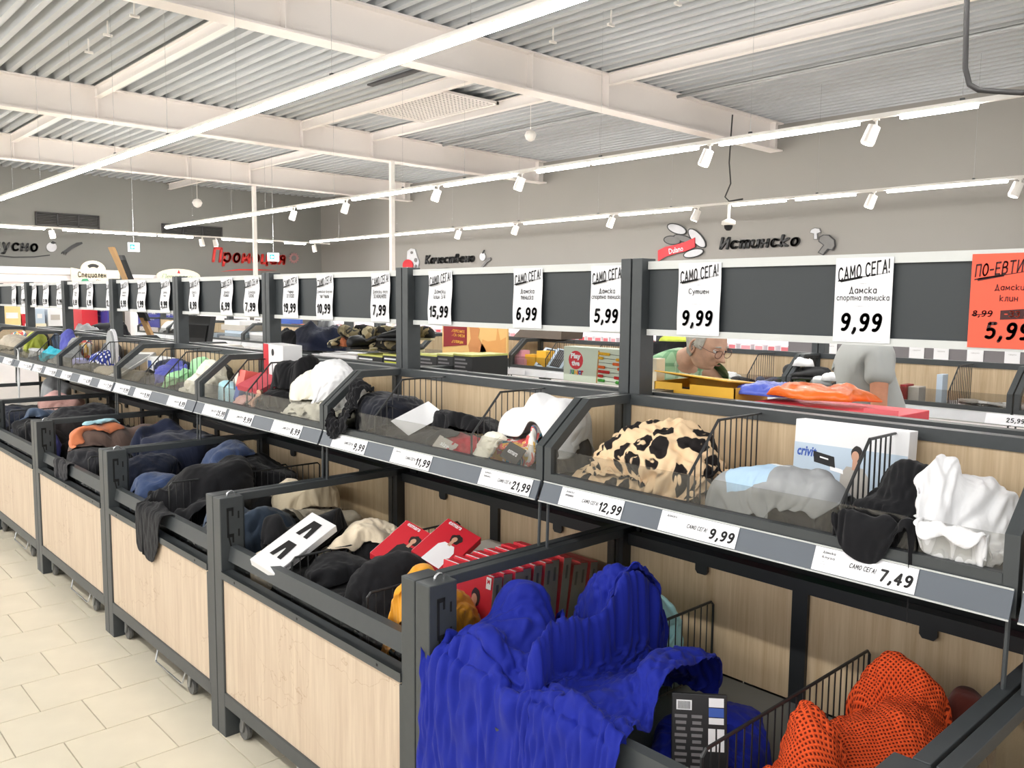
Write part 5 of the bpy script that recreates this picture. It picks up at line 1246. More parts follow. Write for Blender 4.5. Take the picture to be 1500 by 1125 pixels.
# shelf 4
D('beige_blouse', 'beige tops at the front of the fifth shelf', F_BEIGE, (1.9, 6.18), (.14, .42), .0, 1.22, True, slack=1.5, bounds=u4, n=36)
D('dark_grey_blouse', 'dark grey top behind the polka dot one', F_DGREY, (2.08, 6.75), (.16, .46), .0, 1.37, True, slack=1.2, bounds=u4, n=30)
D('polka_dot_blouse', 'navy polka dot top on the fifth shelf', M_DOTS, (1.98, 6.52), (.2, .30), .1, 1.31, True, slack=1.2, bounds=u4, n=32)
D('lilac_blouse', 'lilac top at the left end of the fifth shelf', fabric('lilac_fabric', (160, 160, 205)), (1.9, 6.84), (.14, .22), .0, 1.25, True, slack=1.3, bounds=u4, n=26)
# shelf 5
D('dark_blanket', 'dark slate blanket folded over the back rail of the sixth shelf', F_SLATE, (2.06, 7.85), (.18, .6), 0, 1.39, True, slack=1.15, bounds=u5, n=32, cat='blanket')
D('patterned_blouse', 'pink and black patterned top on the sixth shelf', M_TROP, (2.06, 7.34), (.18, .28), .2, 1.38, True, slack=1.3, bounds=u5, n=28)
D('grey_blouse', 'grey top at the right end of the sixth shelf', F_GREY, (1.95, 7.28), (.24, .28), .3, 1.28, True, slack=1.3, bounds=u5, n=32)
D('lilac_blouse', 'violet blue top behind the turquoise one', F_LILAC, (2.03, 7.56), (.16, .26), .2, 1.33, True, slack=1.3, bounds=u5, n=28)
D('turquoise_blouse', 'turquoise top in the middle of the sixth shelf', F_TURQ, (1.91, 7.62), (.16, .34), .1, 1.28, True, slack=1.4, bounds=u5, n=34)
D('light_patterned_blouse', 'light patterned top at the left end of the sixth shelf', F_LGREY, (1.9, 8.05), (.15, .40), 0, 1.26, True, slack=1.5, bounds=u5, n=30)
D('grey_scarf', 'grey scarf hanging down over the front of the sixth shelf near the left edge', F_LGREY, (1.76, 8.22), (.46, .10), 0, 1.27, True, slack=1.2, walls=True, front=XU-.004, n=40, wr=.01)
# shelf 6
D('lime_blouse', 'yellow-green top at the far left end of the shelves', F_LIME, (2.0, 8.5), (.22, .30), .2, 1.36, True, slack=1.3, bounds=u6, n=28)
D('navy_blouse', 'dark navy top behind the yellow-green one', F_NAVY, (2.1, 8.7), (.1, .3), .2, 1.40, True, slack=1.2, bounds=u6, n=24)
D('beige_blouse', 'beige crumpled top at the left edge of the view', F_BEIGE, (1.95, 9.0), (.28, .5), .2, 1.33, True, slack=1.5, bounds=u6, n=36)
D('red_patterned_blouse', 'red patterned top at the left edge of the view', M_TROP, (2.05, 9.35), (.2, .3), .2, 1.36, True, slack=1.4, bounds=u6, n=26)
# ================================================================ BOXES, CARDS AND TAGS
def card_col(n, rgb, rough=.5): return plain(n, rgb, rough, 0, .03, 6)
M_YEL = card_col('yellow_carton', (246, 190, 62)); M_REDB = card_col('red_carton', (206, 38, 52)); M_BLKB = card_col('black_carton', (34, 34, 36))
M_WHTB = card_col('white_carton', (236, 236, 238)); M_CARD = card_col('brown_cardboard', (176, 138, 92), .8); M_GRYB = card_col('grey_spine', (186, 180, 172))
M_BLUEP = card_col('blue_print', (58, 92, 176)); M_SKIN = plain('skin_tone', (206, 158, 132), .55, 0, .05, 12); M_HAIRD = plain('dark_hair', (38, 30, 28), .6)
M_LBLUP = card_col('pale_blue_print', (192, 208, 224)); M_ORB = plain('orange_plastic_film', (246, 118, 44), .3, 0, .05, 5); M_BLB = plain('blue_plastic_film', (92, 110, 214), .3, 0, .05, 5)
M_CREAMP = card_col('cream_board', (238, 228, 200)); M_GREENP = card_col('green_print', (58, 150, 110)); M_DKRED = card_col('deep_red_print', (140, 26, 32)); M_PINKP = card_col('pink_print', (232, 170, 186))
def frame3(c, ux, uy, uz, sx, sy, sz):
    return Vector(c), Vector(ux).normalized()*sx/2, Vector(uy).normalized()*sy/2, Vector(uz).normalized()*sz/2
def carton(name, label, cat, c, size, rz=0, tilt=(0, 0), mat=M_WHTB, group=None, edge=None):
    """box with a body and a separate lid edge; c is its middle; returns thing and axes"""
    R_ = Matrix.Rotation(rz, 3, 'Z') @ Matrix.Rotation(tilt[0], 3, 'X') @ Matrix.Rotation(tilt[1], 3, 'Y')
    ax, ay, az = (R_ @ Vector(v) for v in ((1, 0, 0), (0, 1, 0), (0, 0, 1)))
    low = min((Vector(c)+ax*size[0]/2*i+ay*size[1]/2*j+az*size[2]/2*k).z for i in (-1, 1) for j in (-1, 1) for k in (-1, 1))
    o = thing(name, label, cat, (c[0], c[1], low), group)
    MB().obox(c, ax*size[0]/2, ay*size[1]/2, az*size[2]/2).build('body', mat, o, bevel=.0015)
    if edge: MB().obox(Vector(c)+ax*size[0]*.5, ax*.0006, ay*size[1]*.47, az*size[2]*.47).build('end_panel', edge, o)
    return o, ax, ay, az
def panel(o, mat, c, u, v, w, h, name='print', d=.0008):
    u = Vector(u).normalized(); v = Vector(v).normalized(); n = u.cross(v)
    return MB().obox(Vector(c)+n*d*.5, u*w/2, v*h/2, n*d/2).build(name, mat, o)
def figure_print(o, c, u, v, h, n_off=.0012, shirt=M_GRYB, hair=M_HAIRD, curly=False):
    # printed model on a carton: torso, neck, face, hair as flat shapes
    u = Vector(u).normalized(); v = Vector(v).normalized(); n = u.cross(v)
    def poly(pts, mat, k, nm):
        vs = [Vector(c)+u*a*h+v*b*h+n*(n_off+k*.0003) for a, b in pts]
        MB().add(vs, [tuple(range(len(vs)))]).build(nm, mat, o)
    el = lambda cx, cy, rx, ry, m=14, wob=0: [(cx+rx*(1+wob*math.sin(5*t_))*math.cos(t_), cy+ry*(1+wob*math.cos(7*t_))*math.sin(t_)) for t_ in [2*math.pi*i/m for i in range(m)]]
    poly(el(.02, .33, .13 if curly else .085, .14 if curly else .12, 22, .10 if curly else .03), hair, 0, 'printed_hair')
    poly([(-.22, -.5), (-.2, .02), (-.12, .14), (.12, .14), (.22, 0), (.24, -.5)], shirt, 1, 'printed_shirt')
    poly([(-.035, .10), (.035, .10), (.035, .24), (-.035, .24)], M_SKIN, 2, 'printed_neck'); poly(el(0, .30, .055, .075), M_SKIN, 3, 'printed_face')

# --- nearest lower bin
o, ax, ay, az = carton('clothing_carton', 'black and white printed carton sleeve with a bar code beside the blue garments', 'carton', (1.58, 1.065, .70), (.015, .125, .20), .72, (0, .22), M_BLKB)
uF, vF = -ay, az; cF0 = Vector((1.58, 1.065, .70))-ax*.0078
panel(o, M_WHTB, cF0+uF*-.035+vF*.075, uF, vF, .035, .022, 'barcode_field')
for i in range(9): panel(o, M_INK, cF0+uF*(-.048+.0032*i)+vF*.075-ax*.0009, uF, vF, .0014, .017, 'bar')
panel(o, M_WHTB, cF0+uF*.038+vF*.083, uF, vF, .034, .02); panel(o, M_BLUEP, cF0+uF*.038+vF*.061, uF, vF, .034, .02); panel(o, M_WHTB, cF0+uF*.038+vF*.042, uF, vF, .034, .014)
panel(o, M_WHTB, cF0+uF*.028+vF*.0, uF, vF, .016, .05); panel(o, M_WHTB, cF0+uF*.048+vF*.0, uF, vF, .016, .05)
for j in range(9):
    for i in (0, 1): panel(o, M_GREYINK, cF0+uF*(-.042+.036*i)+vF*(.05-.014*j), uF, vF, .028-.004*((i+j) % 3), .007, 'text_line')
o = thing('hang_tag', 'black hang tag with white print lying between the blue and mint clothes', 'tag', (1.62, 1.30, .70))
MB().obox((1.70, 1.30, .745), (.0, .022, 0), (.024, 0, .03), (-.0006, 0, .0005)).build('card', M_BLKB, o)
for i in range(3): MB().obox((1.697+.008*i, 1.302, .7425+.010*i), (0, .014, 0), (.0025, 0, .003), (-.0006, 0, .0008)).build('print', M_WHTB, o)
MB().obox((1.672, 1.30, .711), (0, .020, 0), (.004, 0, .005), (-.0006, 0, .0008)).build('print', M_WHTB, o)
# --- second lower bin: red shirt cartons standing like books, first cover faces the aisle
for i in range(11):
    th = .037; x_ = 1.655+i*.043; ti = .10+.02*math.sin(i*1.7)+(.05 if i > 6 else 0)
    c = (x_, 1.985+.006*math.sin(i*2.3), .715-.004*i*(i > 7))
    nm = ['first, with its cover facing the aisle', 'second', 'third', 'fourth', 'fifth', 'sixth', 'seventh', 'eighth', 'ninth', 'tenth', 'last, against the back panel'][i]
    o, ax, ay, az = carton('shirt_carton', 'upright red carton with a grey spine, %s' % nm, 'carton', c, (th, .245, .295), 0, (0, ti), M_REDB, 'upright red shirt cartons')
    panel(o, M_GRYB, Vector(c)-ay*.1226, ax, az, th*.96, .29, 'spine')
    panel(o, M_GREYINK, Vector(c)-ay*.1232+az*.10, ax, az, .010, .045, 'spine_print'); panel(o, M_GREYINK, Vector(c)-ay*.1232-az*.06, ax, az, .007, .06, 'spine_print')
    panel(o, M_WHTB, Vector(c)+az*.1477-ax*th*.38, ay, -ax, .24, .005, 'top_edge') if i < 6 else None
    if i == 0:
        f = Vector(c)-ax*(th/2+.0003)
        put_text('esmara', M_PAPER, o, f-ax*.0012+ay*.06+az*.118, -ay, az, w=.085, h=.022, bold=.02)
        figure_print(o, f-ay*.045-az*.01, -ay, az, .24)
        panel(o, M_PAPER, f-ay*.105+az*.125-ax*.001, -ay, az, .022, .036, 'size_field')
        put_text('M', M_RED, o, f-ay*.105+az*.130-ax*.0022, -ay, az, w=.012, h=.014, bold=.03)
for c, rz, ti, sh, nm, cur in (((1.68, 2.36, .835), .35, (.35, -.42), M_BLKB, 'red carton with a curly-haired model in a black top, left of the pair', True), ((1.78, 2.255, .845), .30, (.35, -.42), M_WHTB, 'red carton with a curly-haired model in profile, right of the pair', True)):
    o, ax, ay, az = carton('shirt_carton', nm, 'carton', c, (.20, .15, .03), rz, ti, M_REDB, 'pair of lying red cartons')
    f = Vector(c)+az*.0155
    figure_print(o, f-ay*.01-ax*.02, -ay, ax, .17, shirt=sh, curly=True)
    put_text('esmara', M_PAPER, o, f+az*.0014+ax*.085+ay*.03, -ay, ax, w=.055, h=.014, bold=.02)
    panel(o, M_WHTB, Vector(c)+ay*.0755, ax, az, .195, .028, 'side_panel')
o, ax, ay, az = carton('trouser_carton', 'long white carton with black trouser pictures leaning in the second bin', 'carton', (1.47, 2.76, .80), (.30, .13, .03), .25, (.25, -.42), M_WHTB)
f = Vector((1.47, 2.76, .80))+az*.0155
for k, dx in enumerate((-.05, .075)):
    def Pq(a, b): return f+ax*(dx+a)+ay*b+az*.0008
    vs = [Pq(.045, -.022), Pq(.045, .022), Pq(-.04, .03), Pq(-.04, .010), Pq(.01, .002), Pq(.01, -.002), Pq(-.04, -.010), Pq(-.04, -.03)]
    MB().add(vs, [(0, 1, 4, 5), (1, 2, 3, 4), (5, 6, 7, 0)]).build('printed_trousers', M_INK, o)
for j in range(4): panel(o, M_GREYINK, Vector((1.47, 2.76, .80))-ay*.0655+ax*(-.05+.0*j)+az*(.008-.005*j), ax, az, .12-.02*j, .002, 'text_line')
for k in range(2):
    o, *_ = carton('grey_carton', ['lower', 'upper'][k]+' flat grey carton lying by the mullion of the second bin', 'carton', (2.04, 2.30, .72+.034*k), (.20, .26, .03), .05, (0, 0), M_GRYB, 'flat grey cartons')
# --- upper shelves
o, ax, ay, az = carton('leggings_box', 'tall white and pale blue box with a girl in grey, standing behind the divider', 'box', (2.11, .985, 1.262), (.05, .30, .255), 0, (0, .05), M_WHTB)
f = Vector((2.11, .985, 1.262))-ax*.0255
panel(o, M_LBLUP, f-az*.028, -ay, az, .298, .19); put_text('crivit', M_BLUEP, o, f-ax*.0015+ay*.112+az*.045, -ay, az, w=.055, h=.026, bold=.03, shear=.2)
figure_print(o, f-ay*.02-az*.005, -ay, az, .18, shirt=M_GRYB)
o = thing('hang_tag', 'black and white hang tag on the grey shirt', 'tag', (1.95, .97, 1.27))
c = Vector((1.92, .965, 1.325)); u_ = Vector((.25, -.85, -.2)).normalized(); v_ = Vector((.45, .3, .55)).normalized()
panel(o, M_BLKB, c, u_, v_, .05, .032, 'card'); panel(o, M_WHTB, c+u_*.028-v_*.020, u_, v_, .03, .012, 'bar_code'); panel(o, M_WHTB, c+u_.cross(v_)*.001+v_*.003, u_, v_, .02, .004)
o, ax, ay, az = carton('white_card', 'white stiff card leaning against the wire divider on the second shelf', 'card', (1.93, 2.62, 1.245), (.20, .10, .002), .25, (.5, -.35), M_WHTB)
o, ax, ay, az = carton('grey_label_card', 'grey swing label lying behind the front pane of the second shelf', 'card', (1.84, 2.34, 1.185), (.05, .09, .0015), .2, (.3, -.9), M_GRYB)
put_text('size', M_PAPER, o, Vector((1.84, 2.34, 1.185))+az*.002, -ay, ax, w=.04, h=.016, bold=.02)
o, ax, ay, az = carton('black_swing_card', 'black swing card in front of the tropical swimwear', 'card', (1.845, 1.99, 1.205), (.06, .09, .0015), -.1, (.2, -.9), M_BLKB)
put_text('esmara', M_PAPER, o, Vector((1.845, 1.99, 1.205))+az*.002, -ay, ax, w=.05, h=.012, bold=.02)
o, ax, ay, az = carton('underwear_carton', 'white carton with a bright red side standing at the back of the third shelf', 'carton', (2.08, 4.00, 1.315), (.10, .30, .30), -.15, (0, .0), M_WHTB)
f = Vector((2.08, 4.00, 1.315))
panel(o, M_REDB, f-ax*.0505+ay*.11, -ay, az, .08, .298, 'red_side'); MB().tube([f-ax*.0515-ay*.0+az*.11, f-ax*.0525+az*.11], .018, 12).build('dark_dot', M_BLKB, o)
figure_print(o, f-ax*.051-ay*.06-az*.05, -ay, az, .16, shirt=M_BLKB)
o, ax, ay, az = carton('floral_carton', 'pink rosebud carton tilted towards the glass on the third shelf', 'carton', (1.95, 3.99, 1.27), (.16, .17, .03), .25, (.1, -.35), M_FLORAL)
for c, sz, rz, m_, lab in (((1.95, 4.13, 1.28), (.10, .05, .09), .3, card_col('coral_card', (240, 120, 110)), 'coral pink card next to the white carton'), ((1.90, 4.10, 1.21), (.06, .04, .07), .1, M_BLUEP, 'small blue carton between the pale blue bra and the pink carton')):
    carton('small_carton', lab, 'carton', c, sz, rz, (.1, .2), m_)
o, ax, ay, az = carton('flat_white_box', 'white box with a blue label on the fourth shelf behind the navy clothes', 'box', (2.06, 5.62, 1.24), (.10, .26, .14), 0, (0, 0), M_WHTB)
panel(o, M_BLUEP, Vector((2.06, 5.62, 1.24))-ax*.0505+ay*.08+az*.02, -ay, az, .06, .05)
# striped white garment pack: pleats as separate ribs on a slanting board
o = thing('striped_garment', 'white striped folded garment slanting across the fifth shelf', 'garment', (1.96, 5.95, 1.14))
c = Vector((1.965, 5.96, 1.24)); ux_ = Vector((.55, .0, .33)).normalized(); uy_ = Vector((-.05, -1, .05)).normalized(); un = ux_.cross(uy_)
MB().obox(c, ux_*.15, uy_*.17, un*.01).build('fold', F_WHITE, o, bevel=.004)
for i in range(9): MB().obox(c+uy_*(-.15+.036*i)-un*.011, ux_*.12, uy_*.004, un*.002).build('stripe', F_DGREY, o)
# oval grey insole-like item hooked on the divider
o = thing('oval_grey_item', 'oval grey padded item with a polka dot rim standing at the fifth shelf', 'slipper', (2.02, 6.42, 1.18))
prof = ell(0, 0, .075, .13, 0, 24)
q = [(6.42+a, 1.33+b) for a, b in prof]; MB().prism(q, 'x', 1.985, 2.01).build('pad', F_GREY, o)
q = [(6.42+a*1.12, 1.33+b*1.08) for a, b in prof]; MB().prism(q, 'x', 2.0, 2.02).build('rim', M_DOTS, o)

# ================================================================ on the far side of the long gondola (just behind the back rail)
def fb(name, label, cat, px0, px1, pt, pb, x, depth, mat, pbr=None, ptr=None, group=None):
    """box whose near face stands at depth x and fills the given columns; its rows give its height"""
    a = at_x(px0, pb, x); b = at_x(px1, pbr if pbr is not None else pb, x); t = at_x(px0, pt, x)
    z0 = min(a.z, b.z); z1 = t.z
    o = thing(name, label, cat, (x+depth/2, (a.y+b.y)/2, z0), group)
    MB().box((x, b.y, z0), (x+depth, a.y, z1)).build('body', mat, o, bevel=.002)
    return o, (a.y, b.y, z0, z1)
ZR = 1.40
def onrail(px, x): return at_x(px, 500, x).y
def rb(name, label, cat, px0, px1, x, depth, h, mat, z=None, group=None):
    """box standing on the far shelf rail height z, spanning photograph columns px0..px1 at depth x"""
    z = 1.135 if z is None else z; ya, yb = onrail(px0, x), onrail(px1, x)
    o = thing(name, label, cat, (x+depth/2, (ya+yb)/2, z), group)
    MB().box((x, yb, z), (x+depth, ya, z+h)).build('body', mat, o, bevel=.002)
    return o, (ya, yb, z, z+h)
# open yellow crivit carton
XQ = 2.40
ya, yb = onrail(960, XQ), onrail(1079, XQ); z0 = 1.30; z1 = at_x(1000, 562, XQ).z
o = thing('open_yellow_carton', 'open yellow carton lettered crivit lying behind the nearest shelf below the old man', 'carton', (XQ+.1, (ya+yb)/2, z0))
m = MB(); w_ = .20; t_ = .004
ym_ = [ya, ya+(yb-ya)*.36, ya+(yb-ya)*.46, yb]
m.box((XQ, ym_[1], z0), (XQ+t_, ya, z1)); m.box((XQ, yb, z0), (XQ+t_, ym_[2], z1)); m.box((XQ, ym_[2], z0), (XQ+t_, ym_[1], z1-.018))
m.box((XQ+w_, yb, z0), (XQ+w_+t_, ya, z1)); m.box((XQ, yb, z0), (XQ+w_, yb+t_, z1)); m.box((XQ, ya-t_, z0), (XQ+w_, ya, z1)); m.box((XQ, yb, z0), (XQ+w_, ya, z0+t_)); m.build('body', M_YEL, o)
m = MB().hexa([(XQ+w_, yb-.0, z1), (XQ+w_, ya, z1), (XQ+.0, ya, z1+.035), (XQ-.0, yb+.03, z1+.020), (XQ+w_, yb, z1+.004), (XQ+w_, ya, z1+.004), (XQ, ya, z1+.039), (XQ, yb+.03, z1+.024)]); m.build('lid', M_YEL, o)
put_text('crivit', M_PAPER, o, (XQ-.001, ya-.065, z0+(z1-z0)*.42), UXR, UZ, w=.095, h=.038, bold=.05, shear=.2)
# long red carton with orange and blue film bags on it
ya, yb = onrail(1106, XQ), onrail(1322, XQ)
o = thing('long_red_carton', 'long flat red carton behind the nearest shelf, under the orange bag', 'carton', (XQ+.1, (ya+yb)/2, 1.33))
MB().box((XQ, yb, 1.33), (XQ+.22, ya, at_x(1200, 598, XQ).z)).build('body', card_col('bright_red_carton', (236, 62, 78)), o, bevel=.002)
MB().box((XQ-.0006, yb+.0, 1.345), (XQ, yb+.10, 1.40)).build('end_label', plain('pale_coral', (240, 110, 118), .5), o)
def film(name, label, mat, c, size, rot, h, seed, n=26, mats=None, tilt=0, cat='bag', parent=None):
    """light crumpled sheet or soft heap with folds, closed by its own underside"""
    rng = np.random.default_rng(seed); u = np.linspace(-1, 1, n)[:, None]*np.ones((1, n)); v = np.linspace(-1, 1, n)[None, :]*np.ones((n, 1))
    a = u*np.sqrt(1-v*v*.35)*(1+.12*smooth_noise(rng, (n, n), 4)); b = v*np.sqrt(1-u*u*.35)*(1+.12*smooth_noise(rng, (n, n), 4))
    r = np.clip(1-u**4, 0, 1)*np.clip(1-v**4, 0, 1)
    X_ = a*size[0]/2; Y_ = b*size[1]/2
    Z_ = h*r**.6*(.8+.22*smooth_noise(rng, (n, n), 4))+(wrinkle(rng, X_, Y_, rng.uniform(0, 3), .05)*.012+.006)*(r**.3)+X_*tilt
    cr_, sr_ = math.cos(rot), math.sin(rot)
    P = np.stack([c[0]+X_*cr_-Y_*sr_, c[1]+X_*sr_+Y_*cr_, c[2]+Z_], -1).reshape(-1, 3)
    idx = np.arange(n*n).reshape(n, n); q = np.stack([idx[:-1, :-1], idx[1:, :-1], idx[1:, 1:], idx[:-1, 1:]], -1).reshape(-1, 4)
    me = bpy.data.meshes.new(name); me.from_pydata(P.tolist(), [], q.tolist()); uvl = me.uv_layers.new(name='UVMap'); li = np.empty(len(me.loops), int); me.loops.foreach_get('vertex_index', li)
    uvl.data.foreach_set('uv', np.stack([X_, Y_], -1).reshape(-1, 2)[li].ravel()); me.polygons.foreach_set('use_smooth', [True]*len(me.polygons)); me.materials.append(mat); me.update()
    ob = bpy.data.objects.new(name, me); COL.objects.link(ob); sd = ob.modifiers.new('solid', 'SOLIDIFY'); sd.thickness = .004
    return tag(ob, label, cat)
film('film_bag', 'bright orange plastic bag lying open on the long red carton', M_ORB, (XQ+.09, onrail(1205, XQ+.09), 1.408), (.18, .30), .1, .035, 4)
film('film_bag', 'blue and white plastic bag half under the orange one', M_BLB, (XQ+.12, onrail(1130, XQ+.12), 1.402), (.2, .20), .3, .035, 7)
# abacus toy box
XA = 2.52; ya, yb = onrail(826, XA), onrail(922, XA); z0 = at_x(826, 557, XA).z; z1 = at_x(826, 507, XA).z
o = thing('abacus_toy_box', 'pale toy box lettered Play tive Junior with a picture of an abacus', 'toy box', (XA, (ya+yb)/2, z0))
MB().box((XA, yb, z0), (XA+.07, ya, z1)).build('body', card_col('pale_green_carton', (202, 214, 196)), o, bevel=.002)
H_ = z1-z0; W_ = ya-yb; PX = lambda f: ya-W_*f; PZ = lambda f: z0+H_*f
def dsc(cx, cz, rx, rz_, mat, x, n=18, nm='print'):
    MB().prism([(PX(cx)+rx*W_*math.cos(2*math.pi*k/n), PZ(cz)+rz_*H_*math.sin(2*math.pi*k/n)) for k in range(n)], 'x', x, x+.0006).build(nm, mat, o)
dsc(.2, .62, .115, .27, M_REDB, XA-.0008); put_text('Play', M_PAPER, o, (XA-.0015, PX(.2), PZ(.72)), UXR, UZ, w=W_*.16, h=H_*.2, bold=.05); put_text('tive', M_PAPER, o, (XA-.0015, PX(.2), PZ(.53)), UXR, UZ, w=W_*.13, h=H_*.15, bold=.05)
for s_, fx, m_ in (('J', .115, M_BLUEP), ('u', .155, M_GREENP), ('N', .205, M_YEL), ('i', .24, M_REDB), ('o', .27, M_BLUEP), ('r', .305, M_REDB)): put_text(s_, m_, o, (XA-.0012, PX(fx), PZ(.27)), UXR, UZ, h=H_*.13, bold=.05)
MB().prism([(PX(.52), PZ(.02)), (PX(.55), PZ(.94)), (PX(.565), PZ(.94)), (PX(.54), PZ(.02))], 'x', XA-.001, XA).build('abacus_frame', M_CARD, o); MB().prism([(PX(.94), PZ(.0)), (PX(.985), PZ(.86)), (PX(1.0), PZ(.86)), (PX(.96), PZ(.0))], 'x', XA-.001, XA).build('abacus_frame', M_CARD, o)
bc = [(236, 186, 40), (236, 186, 40), (232, 110, 40), (232, 110, 40), (200, 40, 40), (200, 40, 40), (70, 160, 60)]
for r_ in range(7):
    zz = .86-.125*r_; MB().tube([(XA-.003, PX(.56), PZ(zz)), (XA-.003, PX(.97), PZ(zz-.03))], .0008, 4).build('abacus_wire', M_INK, o)
    mb_ = card_col('bead_%d' % r_, bc[r_]); a_, b_ = ((7, 3), (3, 6), (0, 8), (4, 5), (7, 2), (3, 7), (4, 6))[r_]
    for k in range(a_+b_):
        fx = .575+.0235*k if k < a_ else .955-.0235*(k-a_); MB().lathe([(.001, -.004), (.0055, 0), (.001, .004)], (0, 0, 0), 8, axis='y')
        mm = MB().lathe([(.001, -.0045), (.0062, -.002), (.0062, .002), (.001, .0045)], (XA-.004, PX(fx), PZ(zz-.03*(fx-.56)/.41)), 7, axis='y'); mm.build('bead', mb_, o)
# black tool cartons with yellow lids
XK = 2.46
for i, (a_, b_) in enumerate(((524, 560), (561, 592), (614, 640), (640, 664), (664, 692))):
    ya, yb = onrail(a_, XK), onrail(b_, XK); zt_ = at_x(a_, 518, XK).z
    o = thing('black_carton', 'black carton with a yellow-green lid edge behind the second twin post, %s' % ['leftmost', 'second from the left', 'third from the left', 'fourth from the left', 'rightmost'][i], 'carton', (XK+.1, (ya+yb)/2, 1.3), 'black cartons with yellow-green lids')
    MB().box((XK, yb+.001, 1.3), (XK+.22, ya-.001, zt_-.008)).build('body', M_BLKB, o, bevel=.002)
    MB().box((XK-.001, yb+.001, zt_-.008), (XK+.221, ya-.001, zt_)).build('lid', card_col('yellow_green_lid', (206, 206, 110)), o)
    for j in range(4): MB().box((XK-.001, ya-.012-(ya-yb)*(.55+.1*(j % 2)), zt_-.028-.017*j), (XK, ya-.012, zt_-.020-.017*j)).build('text_line', (M_WHTB if i < 2 and j % 2 == 0 else (card_col('lime_print', (190, 200, 60)) if i < 2 else M_GREYINK)), o)
# white cartons left of the black ones
for i, (a_, b_, pt) in enumerate(((468, 522, 517), (400, 466, 512))):
    ya, yb = onrail(a_, XK), onrail(b_, XK); zt_ = at_x(a_, pt, XK).z
    o = thing('white_carton', ['white carton left of the black cartons under the shoes', 'white carton under the dark blue clothes'][i], 'carton', (XK+.1, (ya+yb)/2, 1.3))
    MB().box((XK, yb, 1.3), (XK+.22, ya, zt_)).build('body', M_WHTB, o, bevel=.002)
    for j in range(4): MB().box((XK-.001, yb+.02+.02*j, 1.36), (XK, yb+.03+.02*j, zt_-.02)).build('print', M_GRYB, o)
# shoes heaped on the cartons
def shoe(name, label, c, rz, m1, m2, s=1.0, roll=0.0, group=None):
    o = thing(name, label, 'shoe', c, group)
    R_ = Matrix.Rotation(rz, 3, 'Z') @ Matrix.Rotation(roll, 3, 'X'); C_ = Vector(c)
    secs = [(-.13, .028, .055, .0), (-.11, .036, .075, .0), (-.06, .038, .082, .0), (-.01, .040, .070, .0), (.05, .045, .050, .0), (.10, .040, .036, .0), (.13, .022, .022, .0)]
    vs = []; n = 10
    for (a_, w_, h_, _) in secs:
        for k in range(n):
            t_ = math.pi*2*k/n; vs.append(C_+R_ @ Vector((a_*s, w_*s*math.cos(t_), max(.0, (h_/2+h_/2*math.sin(t_)))*s+.012*s)))
    fs = [(i*n+k, i*n+(k+1) % n, (i+1)*n+(k+1) % n, (i+1)*n+k) for i in range(len(secs)-1) for k in range(n)]+[tuple(range(n)), tuple(len(secs)*n-1-k for k in range(n))]
    MB().add(vs, fs).build('upper', m1, o, smooth=True)
    vs = []
    for z_ in (0, .014): vs += [C_+R_ @ Vector((x_*s, y_*s, z_*s)) for x_, y_ in ((-.13, -.022), (-.06, -.036), (.02, -.036), (.08, -.046), (.13, -.018), (.135, .018), (.08, .046), (.02, .036), (-.06, .036), (-.13, .022))]
    MB().add(vs, [tuple(range(10))[::-1], tuple(range(10, 20))]+[(i, (i+1) % 10, (i+1) % 10+10, i+10) for i in range(10)]).build('sole', m2, o)
    return o
M_TAN = patches('tan_black_leather', [(170, 150, 110), (40, 38, 34), (196, 182, 146), (120, 108, 78), (30, 28, 26)], 26, 'Object'); M_OLIVE = patches('olive_black_leather', [(120, 108, 78), (34, 32, 28), (170, 156, 120)], 22, 'Object'); M_SOLE = card_col('shoe_sole', (202, 190, 158), .7)
rnd = random.Random(3)
for i in range(16):
    px = 510+ (i % 8)*11.5+rnd.uniform(-3, 3); zz = at_x(560, 516, XK).z+.005+.055*(i//8)
    c = (XK+.05+.08*(i % 3), onrail(px, XK+.08), zz)
    shoe('tan_shoe', 'tan and black shoe on the black cartons, %s' % (('bottom row, ' if i < 8 else 'upper row, ')+ORD[i % 8]+' from the left'), c, rnd.uniform(0, 6.28), [M_TAN, M_OLIVE, M_TAN, M_BLKB][i % 4], M_SOLE if i % 3 else M_BLKB, .82, rnd.uniform(-.6, .6), 'heap of tan shoes')
film('dark_blue_garment', 'dark blue and black garments heaped left of the tan shoes', F_NAVY, (XK+.12, onrail(462, XK+.1), at_x(440, 512, XK).z), (.24, .46), .0, .16, 11, cat='garment')
film('black_garment', 'black garment lying against the dark blue heap', F_BLACK, (XK+.05, onrail(432, XK+.05), at_x(440, 512, XK).z), (.14, .3), .2, .11, 12, cat='garment')
film('grey_garment', 'light grey garment peeking above the dark blue heap', F_LGREY, (XK+.2, onrail(480, XK+.2), 1.50), (.1, .12), .2, .09, 13, cat='garment')
film('coral_garment', 'coral pink garment right of the dark blue heap', F_ORANGE, (XK+.04, onrail(503, XK+.04), 1.44), (.1, .12), .2, .04, 14, cat='garment')
film('lime_bag', 'black bag with a lime strap behind the old man', F_BLACK, (5.1, onrail(985, 5.1), 1.12), (.25, .5), .2, .36, 15)
film('lime_patch', 'lime yellow strap on the black bag behind the old man', F_LIME, (4.98, onrail(990, 4.98), 1.42), (.08, .2), .5, .05, 16, cat='strap')
rb('tall_orange_card', 'tall pale carton with an orange tab just right of the nearest twin post', 'carton', 953, 963, 2.45, .05, .36, card_col('pale_beige_carton', (226, 216, 190)))
rb('brown_parcel', 'long dark flat parcel on the back rail near the fourth twin post', 'parcel', 300, 330, 2.4, .12, .25, M_GRYB)
